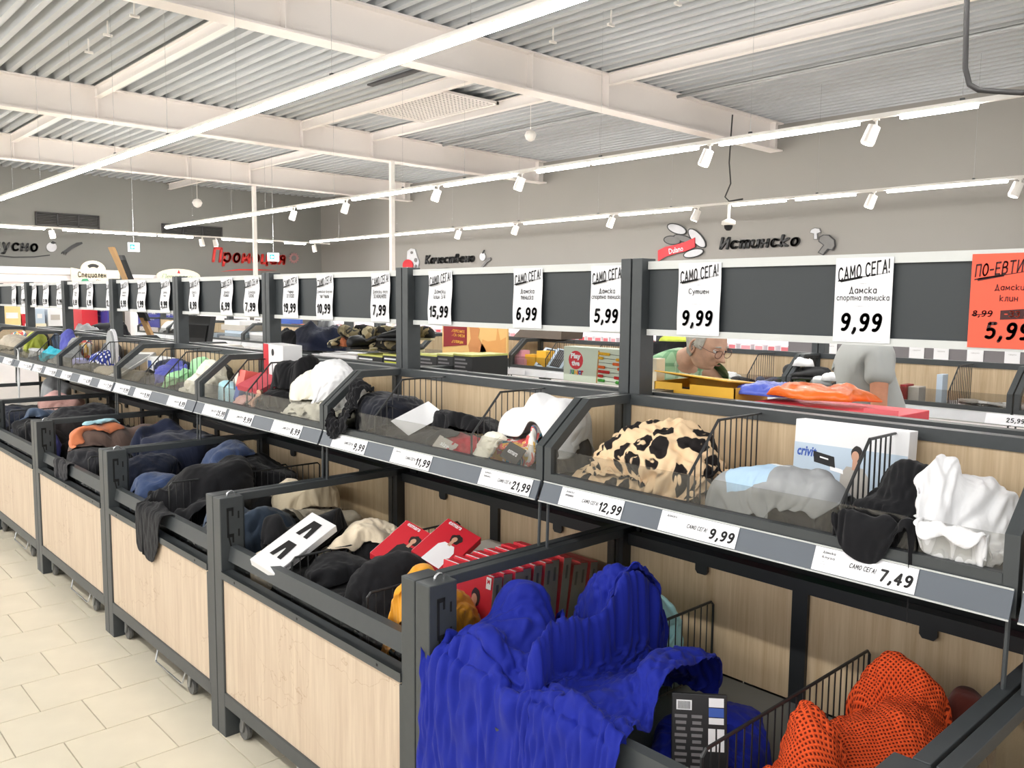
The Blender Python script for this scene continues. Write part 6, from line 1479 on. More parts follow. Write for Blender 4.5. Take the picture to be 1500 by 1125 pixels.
# dark monitor-like boxes by the fourth post
o = thing('black_panel_box', 'black flat case leaning behind the fourth twin post', 'case', (2.5, onrail(283, 2.5), 1.15))
ya, yb = onrail(258, 2.5), onrail(303, 2.5)
MB().hexa([(2.46, yb, 1.15), (2.5, yb, 1.15), (2.5, ya, 1.15), (2.46, ya, 1.15), (2.56, yb+.06, 1.565), (2.6, yb+.06, 1.565), (2.6, ya+.05, 1.565), (2.56, ya+.05, 1.565)]).build('shell', M_BLKB, o)
MB().hexa([(2.45, yb+.02, 1.17), (2.46, yb+.02, 1.17), (2.46, ya-.03, 1.17), (2.45, ya-.03, 1.17), (2.535, yb+.07, 1.50), (2.545, yb+.07, 1.50), (2.545, ya+.0, 1.50), (2.535, ya+.0, 1.50)]).build('front_sheet', M_SLOT, o)
# leaning cardboard strips
for pa, pb, m_, tip, lab in (((226, 503), (163, 362), M_CARD, None, 'long brown cardboard strip leaning up over the boards'), ((216, 470), (178, 374), M_SLOT, None, 'long black strip leaning beside the brown cardboard one')):
    x_ = 2.62; a = at_x(*pa, x_); b = at_x(*pb, x_); d = (b-a); w_ = Vector((0, .055, 0)) if m_ is M_CARD else Vector((0, .04, 0))
    o = thing('leaning_strip', lab, 'strip', (x_, a.y, min(1.14, a.z))); m = (a+b)/2
    MB().obox(m, d/2, w_, Vector((.012, 0, 0))).build('strip', m_, o); n_ = (a+b)/2+d*.46
    MB().obox(n_, d*.035, w_*1.05, Vector((.013, 0, 0))).build('taped_end', M_CARD if m_ is M_CARD else M_BLKB, o)
    if m_ is M_CARD: MB().obox(a+d*.30, d*.05, w_*1.04, Vector((.0125, 0, 0))).build('black_band', M_SLOT, o)
# ================================================================ SECOND GONDOLA GOODS
XG = XU+G2
def onx(px, x, py=520): return at_x(px, py, x).y
def fbox(name, label, cat, px0, px1, z0, z1, x, depth, mat, group=None):
    ya, yb = onx(px0, x), onx(px1, x); o = thing(name, label, cat, (x+depth/2, (ya+yb)/2, z0), group)
    MB().box((x, yb, z0), (x+depth, ya, z1)).build('body', mat, o, bevel=.002); return o
# poster on the second gondola
XP = 4.75; ya, yb = onx(648, XP), onx(743, XP); z0 = at_x(648, 517, XP).z; z1 = at_x(648, 470, XP).z
o = thing('film_poster', 'warm yellow poster with a dark red text panel under the second price board', 'poster', (XP, (ya+yb)/2, z0))
MB().box((XP, yb, z0), (XP+.015, ya, z1)).build('sheet', card_col('golden_print', (232, 190, 120)), o)
PY = lambda f: ya-(ya-yb)*f; PZ = lambda f: z0+(z1-z0)*f
def pq(pts, mat, k, nm='print'): MB().prism([(PY(a), PZ(b)) for a, b in pts], 'x', XP-.001*k-.001, XP-.001*k).build(nm, mat, o)
pq([(.02, .2), (.40, .30), (.40, .95), (.02, .85)], M_DKRED, 1)
pq([(.45, .0), (.42, .3), (.46, .5), (.44, .85), (.52, .95), (.60, .8), (.57, .55), (.68, .25), (.72, .0)], card_col('sepia_print', (206, 140, 84)), 1); pq([(.60, .1), (.98, .05), (.98, .6), (.90, .5), (.86, .9), (.84, .5), (.72, .45), (.64, .5)], card_col('amber_print', (222, 160, 90)), 1)
for s_, f, w_ in (('НАЙ-ИНТЕРЕСНИТЕ', .72, .33), ('СРЕЩИ СА ОНЕЗИ', .58, .33), ('МЕЖДУ 2 ПОРЦИИ', .38, .28)): put_text(s_, M_YEL, o, (XP-.0035, PY(.21), PZ(f)), UXR, Vector((0, -.08, 1)), w=(ya-yb)*w_, h=(z1-z0)*.10, bold=.03)
MB().tube([(XP+.01, (ya+yb)/2, 1.0), (XP+.01, (ya+yb)/2, z0)], .01, 6).build('pole', M_METAL, o)
zt = 1.12
for i, (a_, b_, z_, m_, lab) in enumerate(((752, 768, .08, M_PINKP, 'pink'), (769, 784, .12, M_YEL, 'yellow'), (772, 796, .05, card_col('pale_lime_carton', (220, 226, 150)), 'pale lime'), (786, 800, .16, M_YEL, 'tall yellow'), (752, 764, .15, M_PINKP, 'upper pink'), (706, 722, .05, M_CARD, 'brown'), (722, 740, .08, M_LBLUP, 'pale blue'), (706, 720, .10, M_YEL, 'small yellow'), (736, 750, .05, M_CREAMP, 'cream'))):
    fbox('stationery_carton', '%s small carton on the second gondola left of the keyboards' % lab, 'carton', a_, b_, zt, zt+z_, XG+.06+.03*(i % 3), .1, m_, 'small coloured cartons on the second gondola')
for k, (a_, b_) in enumerate(((790, 808), (808, 826))):
    q = at_x((a_+b_)/2, 540, XG+.12); o, ax, ay, az = carton('keyboard_box', 'white and blue box with a dark keyboard picture, %s one' % ['left', 'right'][k], 'box', (XG+.14, q.y, 1.21), (.22, .14, .03), .3, (.15, -.75), M_LBLUP, 'keyboard boxes')
    MB().obox(Vector((XG+.14, q.y, 1.21))+az*.016, ax*.095, ay*.045, az*.001).build('keyboard_print', M_BLKB, o)
    for i in range(5): MB().obox(Vector((XG+.14, q.y, 1.21))+az*.0175+ay*(-.034+.017*i), ax*.085, ay*.002, az*.0006).build('key_row', M_GREYINK, o)
# dark game box lying on the back rail of the second gondola
q0, q1 = onx(756, XG+.34), onx(826, XG+.34)
o = thing('game_box', 'dark brown flat game box lying above the coloured cartons', 'box', (XG+.4, (q0+q1)/2, 1.37))
MB().hexa([(XG+.30, q1, 1.37), (XG+.55, q1-.02, 1.37), (XG+.55, q0-.10, 1.37), (XG+.30, q0, 1.37), (XG+.36, q1+.05, 1.50), (XG+.60, q1, 1.50), (XG+.60, q0-.16, 1.50), (XG+.36, q0-.10, 1.50)]).build('body', card_col('dark_brown_carton', (74, 60, 46)), o)
MB().hexa([(XG+.315, q1+.2, 1.40), (XG+.32, q1+.2, 1.40), (XG+.32, q0-.26, 1.40), (XG+.315, q0-.26, 1.40), (XG+.343, q1+.22, 1.46), (XG+.346, q1+.22, 1.46), (XG+.346, q0-.28, 1.46), (XG+.343, q0-.28, 1.46)]).build('title_field', card_col('dull_red_print', (170, 90, 80)), o)
# clothes, shoes and papers
film('white_garment', 'white crumpled garment right of the old man', F_WHITE, (XG+.14, onx(1052, XG+.14), 1.12), (.26, .40), 0, .12, 21, cat='garment')
rnd = random.Random(8)
for i in range(12):
    px = 1105+10*i+rnd.uniform(-3, 3); zz = 1.125+(.09 if 1150 < px < 1205 and i % 2 else 0)
    shoe('black_shoe', ('black shoe' if i not in (1, 3) else 'black shoe with blue lining')+' heaped left of the man in grey, '+ORD[i]+' from the left', (XG+.08+.09*(i % 3), onx(px, XG+.15), zz), rnd.uniform(0, 6.2), M_BLKB if i not in (1, 3) else F_SLATE, M_BLKB if i % 4 else M_WHTB, .95, rnd.uniform(-.5, .5), 'heap of black shoes')
for px, dz, nm_ in ((1178, .17, 'topmost'), (1168, .05, 'large one at the front'), (1205, .06, 'second from the right'), (1218, .09, 'nearest the man in grey')): film('tissue_paper', 'scrap of white tissue paper among the black shoes, '+nm_, F_WHITE, (XG+.09, onx(px, XG+.09), 1.13+dz), (.06, .13), .4, .05, px, n=14, cat='paper')
rnd = random.Random(5)
for i in range(14):
    px = 1392+9*i; c = (XG+.08+rnd.uniform(0, .22), onx(px, XG+.1), 1.125+.012*(i % 4))
    carton('flat_pack', ('flat white packet' if i % 3 else 'flat grey packet')+' strewn on the second gondola at the right edge', 'packet', c, (.14, .10, .012), rnd.uniform(0, 3), (rnd.uniform(-.15, .15), rnd.uniform(-.1, .1)), M_WHTB if i % 3 else M_GRYB, 'flat packets on the second gondola')
fbox('dvd_pack', 'red and white pack behind the man in grey', 'packet', 1321, 1331, 1.12, 1.23, XG+.1, .1, M_DKRED); fbox('grey_pack', 'dark striped pack next to the red one', 'packet', 1331, 1349, 1.12, 1.22, XG+.12, .1, M_GRYB)
fbox('clear_box', 'pale plastic box beside the rightmost wire divider', 'box', 1374, 1383, 1.12, 1.30, XG+.15, .08, M_LBLUP)
oo = thing('white_shelf_edges', 'white shelf edge strips below the silver rail of the second gondola', 'shelf edge', (XG-.30, 2, 0))
for z_ in (1.03, .985, .94): MB().box((XG-.30, -.3, z_), (XG-.06, 4.2, z_+.028)).build('strip', M_WHITEP, oo)
MB().box((XG-.24, -.3, 0), (XG-.10, 4.2, .94)).build('front', M_WHITEP, oo)
# price labels on that gondola
o = thing('shelf_label', 'white shelf label 25,99 on the second gondola at the right edge', 'price label', (XG-.03, onx(1475, XG-.03), 1.08)); ya, yb = onx(1448, XG-.04), onx(1512, XG-.04)
MB().hexa([(XG-.034, yb, 1.071), (XG-.034, ya, 1.071), (XG-.012, ya, 1.124), (XG-.012, yb, 1.124), (XG-.036, yb, 1.072), (XG-.036, ya, 1.072), (XG-.014, ya, 1.125), (XG-.014, yb, 1.125)]).build('sheet', M_PAPER, o)
put_text('25,99', M_INK, o, (XG-.028, yb+.06, 1.096), UXR, Vector((.022, 0, .052)), w=.085, h=.03, bold=.04)
for i, px in enumerate((735, 800, 848, 905)):
    o = fbox('shelf_label', 'blank looking white shelf label on the second gondola, %s from the left' % ['first', 'second', 'third', 'fourth'][i], 'price label', px, px+34, 1.072, 1.120, XG-.042, .003, M_PAPER, 'labels on the second gondola')

# ---------------------------------------------------------------- goods in the far-side lower bins, glimpsed under the shelves
cols = [(M_PINKP, 'pink'), (card_col('lime_carton', (150, 190, 80)), 'lime green'), (M_LBLUP, 'pale blue'), (card_col('rose_carton', (226, 130, 140)), 'rose'), (M_GREENP, 'green'), (M_WHTB, 'white')]
rnd = random.Random(11)
for k in range(16):
    y = .62+.30*k; m_, nm = cols[(k*5) % 6]
    carton('toy_carton', '%s carton standing in the far-side bins, glimpsed under the shelf' % nm, 'carton', (2.62+.08*(k % 2), y, .83+.0), (.20, .26, .52), rnd.uniform(-.1, .1), (0, 0), m_, 'cartons in the far-side bins')

# ================================================================ FAR WALL CABINETS
M_GLOW = bpy.data.materials.new('lit_cabinet_white'); M_GLOW.use_nodes = True
_p = M_GLOW.node_tree.nodes['Principled BSDF']; _p.inputs['Base Color'].default_value = srgb(245, 232, 240); _p.inputs['Emission Color'].default_value = (1, .88, .95, 1); _p.inputs['Emission Strength'].default_value = .8
M_CABW = plain('white_cabinet', (240, 236, 238), .5, 0, .02)
M_MEAT = [card_col('meat_red', (196, 70, 80)), card_col('meat_dark', (110, 40, 48)), card_col('ham_pink', (226, 150, 160)), card_col('sausage_rose', (206, 110, 120))]
o = thing('meat_cabinet', 'long white lit refrigerated cabinet along the right wall', 'refrigerated cabinet', (15.6, 12, 0))
MB().box((16.3, 4, 0), (16.9, 27.5, 2.1)).build('back', M_GLOW, o)
for z in (.35, .66, .97, 1.28, 1.62): MB().box((15.75, 4, z), (16.3, 27.5, z+.03)).build('shelf', M_CABW, o); MB().box((15.73, 4, z-.03), (15.75, 27.5, z+.035)).build('price_strip', plain('lilac_strip', (222, 200, 220), .5), o)
MB().box((15.6, 4, 0), (16.3, 27.5, .33)).build('base', M_CABW, o); MB().box((15.7, 4, 2.05), (16.95, 27.5, 2.3)).build('canopy', M_CABW, o)
rnd = random.Random(2)
lv = {0.69: 'lowest lit shelf', 1.0: 'middle lit shelf', 1.31: 'upper lit shelf'}
for z, nm in lv.items():
    y = 4.6
    while y < 26.5:
        w = rnd.uniform(.16, .26); r_ = rnd.random(); m_ = M_MEAT[int(r_*4)] if y < 20 or r_ < .6 else cols[int(r_*6)][0]
        if y < 6.2: m_ = [M_BLUEP, M_LBLUP, M_REDB, M_PINKP][int(r_*4)]
        oo = thing('food_pack', 'small packed food tray on the %s of the far cabinet' % nm, 'food pack', (15.9, y, z), 'food packs in the far lit cabinet')
        MB().box((15.78, y, z), (16.05, y+w, z+.13)).build('tray', M_CABW, oo); MB().box((15.775, y+.02, z+.02), (15.782, y+w-.02, z+.11)).build('window', m_, oo)
        y += w+rnd.uniform(.05, .12)
# low board with prices in front of it
XS = 7.6; zA, zB = at_x(1300, 533, XS).z-.04, at_x(1300, 506, XS).z
o = thing('low_price_board', 'grey board strip with price slips behind the second gondola', 'price board', (XS, 3, zA))
for i, (a_, b_) in enumerate(((1154, 1192), (1197, 1500), (1500, 1600))): MB().box((XS, onx(b_, XS), zA), (XS+.03, onx(a_, XS), zB)).build('board', card_col('mid_grey_board', (120, 116, 120)), o)
MB().box((XS-.005, onx(1600, XS), zB), (XS+.035, onx(1140, XS), zB+.03)).build('top_trim', M_CABW, o); MB().box((XS, onx(1600, XS), 0), (XS+.9, onx(1140, XS), zA)).build('cabinet_body', M_CABW, o)
for a_, b_, s_, wh in ((1209, 1226, '4,29', 'left of the man in grey'), (1332, 1354, '4,49', 'just right of the man in grey'), (1368, 1390, '4,39', 'middle of three at the right'), (1417, 1441, '5,59', 'under the red tag'), (1472, 1495, '5,99', 'rightmost')):
    ya, yb = onx(a_, XS), onx(b_, XS); t_ = thing('price_slip', 'white price slip %s on the low board, %s' % (s_, wh), 'price slip', (XS-.01, (ya+yb)/2, zA))
    MB().box((XS-.008, yb, zA+.01), (XS-.005, ya, zB+.02)).build('sheet', M_PAPER, t_); put_text(s_, M_INK, t_, (XS-.0095, (ya+yb)/2, zA+(zB-zA)*.36), UXR, UZ, w=(ya-yb)*.75, h=(zB-zA)*.19, bold=.02)
    put_text('оферта', M_GREYINK, t_, (XS-.0095, (ya+yb)/2, zA+(zB-zA)*.85), UXR, UZ, w=(ya-yb)*.5, h=(zB-zA)*.06)
# standing displays in the middle distance (seen between the posts on the left)
def stand(name, label, cat, px0, px1, pt, x, depth, mat, lett=None, zb=.0, **k):
    ya, yb = at_x(px0, pt, x).y, at_x(px1, pt, x).y; z1 = at_x(px0, pt, x).z
    o = thing(name, label, cat, (x, (ya+yb)/2, zb)); MB().box((x, yb, zb), (x+depth, ya, z1)).build('body', mat, o)
    if lett: put_text(lett, M_PAPER, o, (x-.004, (ya+yb)/2, z1-(z1-max(zb, .9))*.35), UXR, UZ, w=(ya-yb)*.7, h=.10, bold=.03)
    return o
M_NAVYS = card_col('navy_sign', (52, 62, 150))
for a_, b_, x_, lab in ((121, 160, 7.5, 'navy blue sign reading Актуално, left one by the red column'), (204, 236, 7.5, 'navy blue sign reading Актуално, middle one'), (238, 264, 7.3, 'navy blue sign reading Актуално, right one beside the fourth twin post')):
    ya, yb = onx(a_, x_), onx(b_, x_); o = thing('promotion_sign', lab, 'sign', (x_, (ya+yb)/2, .9), 'navy promotion signs')
    MB().box((x_, yb, .98), (x_+.03, ya, 1.72)).build('panel', M_NAVYS, o); put_text('Актуално', M_PAPER, o, (x_-.004, (ya+yb)/2, 1.32), UXR, UZ, w=(ya-yb)*.8, h=.10, bold=.03); put_text('в момента', M_PAPER, o, (x_-.004, (ya+yb)/2, 1.18), UXR, UZ, w=(ya-yb)*.5, h=.06)
    MB().box((x_, (ya+yb)/2-.03, 0), (x_+.03, (ya+yb)/2+.03, .98)).build('leg', M_METAL, o)
stand('red_column_stand', 'tall bright red display stand between the sixth and seventh posts', 'display stand', 106, 119, 440, 7.0, .4, M_REDB)
stand('orange_edge_stand', 'orange-edged display stand left of the bright red one', 'display stand', 93, 99, 440, 7.2, .4, M_ORB)
YF = 12.0
def fy(px, py): return at_y(px, py, YF)
ZP = fy(40, 500).z; oo = thing('plinth', 'low white plinth carrying the cartons at the far left', 'plinth', (3, YF, 0)); MB().box((fy(-10, 500).x, YF-.02, 0), (fy(93, 500).x, YF+.5, ZP)).build('body', M_CABW, oo); MB().box((fy(-10, 500).x, YF-.04, ZP-.05), (fy(93, 500).x, YF-.02, ZP)).build('edge', M_TRIM, oo)
for a_, b_, pt, pb, m_, lab in ((4, 31, 476, 500, M_WHTB, 'white bundle below the pale yellow cartons'), (4, 31, 448, 476, card_col('pale_yellow_carton', (240, 214, 150)), 'pale yellow cartons stacked at the left edge'), (32, 44, 460, 500, M_REDB, 'red carton at the far left'), (50, 69, 474, 500, M_CREAMP, 'cream shoe carton on the white plinth'), (50, 66, 452, 474, M_LBLUP, 'pale blue carton on the cream shoe carton'), (70, 92, 478, 500, M_GRYB, 'grey carton on the white plinth'), (70, 92, 452, 478, M_WHTB, 'white carton on the grey carton')):
    A_ = fy(a_, pt); B_ = fy(b_, pb); zb_ = ZP if pb == 500 else fy(40, pb).z; zt_ = fy(40, pt).z
    oo = thing('far_carton', lab, 'carton', ((A_.x+B_.x)/2, YF+.2, zb_)); MB().box((A_.x, YF, zb_), (B_.x, YF+.4, zt_)).build('body', m_, oo); MB().box((A_.x+.03, YF-.004, zb_+(zt_-zb_)*.35), (B_.x-.03, YF, zb_+(zt_-zb_)*.65)).build('label_band', [M_GRYB, M_WHTB][m_ is not M_WHTB], oo)
film('white_heap', 'heap of white clothes between the second and third navy signs', F_LGREY, (5.12, onx(262, 5.1), 1.11), (.3, 1.3), 0, .22, 31, cat='clothes')
film('dark_heap', 'dark clothes at the foot of the heap of white clothes', F_BLACK2, (5.0, onx(262, 5.0), 1.11), (.1, 1.3), 0, .10, 32, cat='clothes')
film('grey_heap', 'grey clothes beside the black rounded back', F_GREY, (2.55, onx(130, 2.55), 1.30), (.2, .5), 0, .14, 33, cat='clothes')
# white textile stacks seen between the third and fourth posts
for i in range(7):
    a_, b_ = ((322, 360), (366, 392), (330, 362), (366, 392), (325, 360), (298, 318), (330, 352))[i]; z_ = (1.10, 1.10, 1.18, 1.18, 1.26, 1.12, 1.32)[i]
    fbox('textile_stack', 'stack of %s folded textiles on the second gondola, %s' % (['white', 'white', 'pale blue', 'white', 'pale grey', 'light', 'white'][i], ['left bottom', 'right bottom', 'left middle', 'right middle', 'left upper', 'beside the black case', 'left topmost'][i]), 'textiles', a_, b_, z_, z_+.075, XG+.05+.01*i, .3, [M_WHTB, M_WHTB, M_LBLUP, M_WHTB, M_GRYB, M_LBLUP, M_WHTB][i], 'folded textiles')
for i, (a_, b_, pt, pb, m_, lab) in enumerate(((329, 362, 466, 478, M_BOARD, 'small dark framed price board between the third and fourth posts'), (374, 381, 468, 480, M_BOARD, 'dark narrow price slip holder left of the third twin post'), (386, 392, 468, 480, M_BOARD, 'dark narrow price slip holder beside the third twin post'), (411, 440, 466, 474, M_BLUEP, 'blue carton above the orange one right of the third twin post'), (427, 452, 474, 496, M_ORB, 'orange round-cornered carton behind the dark blue clothes'), (504, 518, 470, 486, M_BOARD, 'dark price board above the tan shoes'), (548, 556, 470, 488, M_BOARD, 'dark narrow board left of the second twin post'))):
    x_ = 8.0; o, (ya, yb, z0, z1) = fb('far_board', lab, 'board', a_, b_, pt, pb, x_, .05, m_)
    MB().box((x_+.01, (ya+yb)/2-.03, 0), (x_+.04, (ya+yb)/2+.03, z0)).build('pole', M_CABW, o)
    if m_ is M_BOARD: MB().box((x_+.005, yb-.04, z0-.04), (x_+.045, ya+.04, z1+.04)).build('frame', M_CABW, o)
o = stand('white_island', 'white shelving island behind the second gondola', 'shelving', 262, 640, 476, 8.3, .6, M_CABW)
o = stand('white_island', 'white cabinet island behind the second gondola, right part', 'shelving', 645, 1000, 500, 8.3, .6, M_CABW)
for i, px in enumerate(range(280, 640, 17)):
    zz = at_x(262, 476, 8.3).z; w_ = abs(onx(px, 8.35)-onx(px+12, 8.35)); oo = thing('shelf_pack', ['pink pack with a red band', 'white pack with a pink band', 'rose pack with a white band', 'white pack with a blue band', 'pale blue pack with a white band'][i % 5]+' on the white island', 'pack', (8.4, onx(px+6, 8.35), zz), 'packs on the white island')
    MB().box((8.35, onx(px+12, 8.35), zz), (8.6, onx(px, 8.35), zz+.16)).build('body', [M_PINKP, M_WHTB, M_MEAT[3], M_WHTB, M_LBLUP][i % 5], oo); MB().box((8.348, onx(px+11, 8.35), zz+.05), (8.35, onx(px+1, 8.35), zz+.11)).build('label_band', [M_REDB, M_PINKP, M_WHTB, M_BLUEP, M_WHTB][i % 5], oo)
# cabinets on the back wall: white head bands and shop-in-shop signs
YB = 28.3
def bandB(px0, px1, pt, pb, lab, mat=M_CABW, name='cabinet_head', grp=None):
    a = at_y(px0, pt, YB); b = at_y(px1, pb, YB); o = thing(name, lab, 'cabinet', ((a.x+b.x)/2, YB, b.z)); MB().box((a.x, YB, b.z), (b.x, YB+.6, a.z)).build('fascia', mat, o); return o, a, b
for (p0, p1, pt, lab) in ((-60, 104, 388, 'long white cabinet head at the left of the back wall'), (190, 231, 402, 'white cabinet head right of the cardboard strip'), (293, 345, 406, 'white cabinet head right of the oval sign')):
    o, a, b = bandB(p0, p1, pt, 414, lab); MB().box((a.x, YB-.02, (a.z*.55+b.z*.45)-.03), (b.x, YB, (a.z*.55+b.z*.45))).build('groove', M_GRYB, o); MB().box((a.x, YB+.1, 0), (b.x, YB+.6, b.z)).build('carcass', M_CABW, o)
def board_sign(px0, px1, pt, pb, lab): 
    a = at_y(px0, pt, YB-.3); b = at_y(px1, pb, YB-.3); o = thing('shop_sign', lab, 'sign', ((a.x+b.x)/2, YB-.3, b.z)); return o, a, b
o, a, b = board_sign(104, 176, 392, 420, 'cream sign reading Специален Вкус with an arched top')
w = b.x-a.x; h = a.z-b.z; QX = lambda f: a.x+w*f; QZ = lambda f: b.z+h*f; yS = YB-.3
arch = [(QX(.45+.26*math.cos(t_)), QZ(.92)+.28*math.sin(t_)) for t_ in [math.pi*i/12 for i in range(13)]]
MB().prism([(QX(1), QZ(0)), (QX(1), QZ(.92))]+arch+[(QX(0), QZ(1)), (QX(0), QZ(0))], 'y', yS, yS+.05).build('board', M_CREAMP, o)
put_text('Специален', M_DKLET, o, (QX(.42), yS-.01, QZ(.62)), UXL, UZ, w=w*.58, h=.20, bold=.04); put_text('Вкус', M_GRLET, o, (QX(.62), yS-.01, QZ(.22)), UXL, UZ, w=w*.24, h=.18, bold=.02)
MB().prism([(QX(.15), QZ(.1)), (QX(.22), QZ(.40)), (QX(.32), QZ(.42)), (QX(.38), QZ(.2)), (QX(.28), QZ(.25)), (QX(.2), QZ(.08))], 'y', yS-.012, yS).build('leaf', M_GREENP, o)
pts = []
for i in range(9): t_ = math.pi*(.25+.5*i/8); pts.append((QX(.45+.17*math.cos(t_)), QZ(.85)+.22*math.sin(t_)))
for i in range(9): t_ = math.pi*(.75-.5*i/8); pts.append((QX(.45+.11*math.cos(t_)), QZ(.85)+.12*math.sin(t_)))
MB().prism(pts, 'y', yS-.012, yS).build('arch_mark', M_DKLET, o)
MB().tube([(QX(.3), yS+.03, 0), (QX(.3), yS+.03, b.z)], .03, 6).build('pole', M_WHITEP, o); MB().tube([(QX(.7), yS+.03, 0), (QX(.7), yS+.03, b.z)], .03, 6).build('pole', M_WHITEP, o)
q = at_y(262, 405, yS); o = thing('shop_sign', 'oval cream sign with curly green lettering', 'sign', (q.x, yS, q.z))
MB().prism([(q.x+.72*math.cos(t_), q.z+.25*math.sin(t_)) for t_ in [2*math.pi*i/24 for i in range(24)]], 'y', yS, yS+.05).build('board', M_CREAMP, o)
put_text('Передагон', M_GREENP, o, (q.x, yS-.01, q.z-.02), UXL, UZ, w=1.1, h=.18, bold=.0, shear=.2); MB().prism([(q.x-.05, q.z+.1), (q.x, q.z+.22), (q.x+.05, q.z+.1)], 'y', yS-.01, yS).build('mark', M_REDB, o); MB().tube([(q.x, yS+.03, 0), (q.x, yS+.03, q.z-.2)], .03, 6).build('pole', M_WHITEP, o)

# ================================================================ PEOPLE
def plaid():
    t = NT('green_plaid'); v = t.coord('Object'); sx = t.n('ShaderNodeSeparateXYZ'); t.l(v, sx.inputs[0])
    src = None; base = None
    mx0 = None
    col = srgb(160, 200, 158); prev = None
    for ax, f, c_ in (('Y', 95., (96, 150, 110)), ('Z', 95., (96, 150, 110)), ('Y', 47.5, (214, 234, 208)), ('Z', 47.5, (214, 234, 208)), ('X', 95., (110, 160, 120))):
        m = t.n('ShaderNodeMath', operation='MULTIPLY'); t.l(sx.outputs[ax], m.inputs[0]); m.inputs[1].default_value = f
        s_ = t.n('ShaderNodeMath', operation='SINE'); t.l(m.outputs[0], s_.inputs[0]); g_ = t.n('ShaderNodeMath', operation='GREATER_THAN'); t.l(s_.outputs[0], g_.inputs[0]); g_.inputs[1].default_value = .72
        k_ = t.n('ShaderNodeMath', operation='MULTIPLY'); t.l(g_.outputs[0], k_.inputs[0]); k_.inputs[1].default_value = .6
        mi = t.n('ShaderNodeMix', data_type='RGBA'); t.l(k_.outputs[0], mi.inputs[0]); mi.inputs[7].default_value = srgb(*c_)
        if prev is None: mi.inputs[6].default_value = col
        else: t.l(prev, mi.inputs[6])
        prev = mi.outputs[2]
    t.l(prev, t.p.inputs['Base Color']); t.p.inputs['Roughness'].default_value = .9; return t.m
M_PLAID = plaid()
def skinned(name, joints, edges, mat, parent, sub=2, root=0):
    o0 = Vector((0, 0, 0)); q = parent
    while q is not None: o0 += q.location; q = q.parent
    me = bpy.data.meshes.new(name); me.from_pydata([tuple(Vector(j[0])-o0) for j in joints], edges, []); me.materials.append(mat)
    ob = bpy.data.objects.new(name, me); COL.objects.link(ob); ob.parent = parent
    sk = ob.modifiers.new('skin', 'SKIN'); sk.use_smooth_shade = True; sk.branch_smoothing = .6
    if not me.skin_vertices: me.skin_vertices.new() if hasattr(me.skin_vertices, 'new') else None
    for i, j in enumerate(joints):
        r = j[1]; me.skin_vertices[0].data[i].radius = r if isinstance(r, tuple) else (r, r)
        me.skin_vertices[0].data[i].use_root = (i == root)
    ss = ob.modifiers.new('subsurf', 'SUBSURF'); ss.levels = sub; ss.render_levels = sub
    return ob
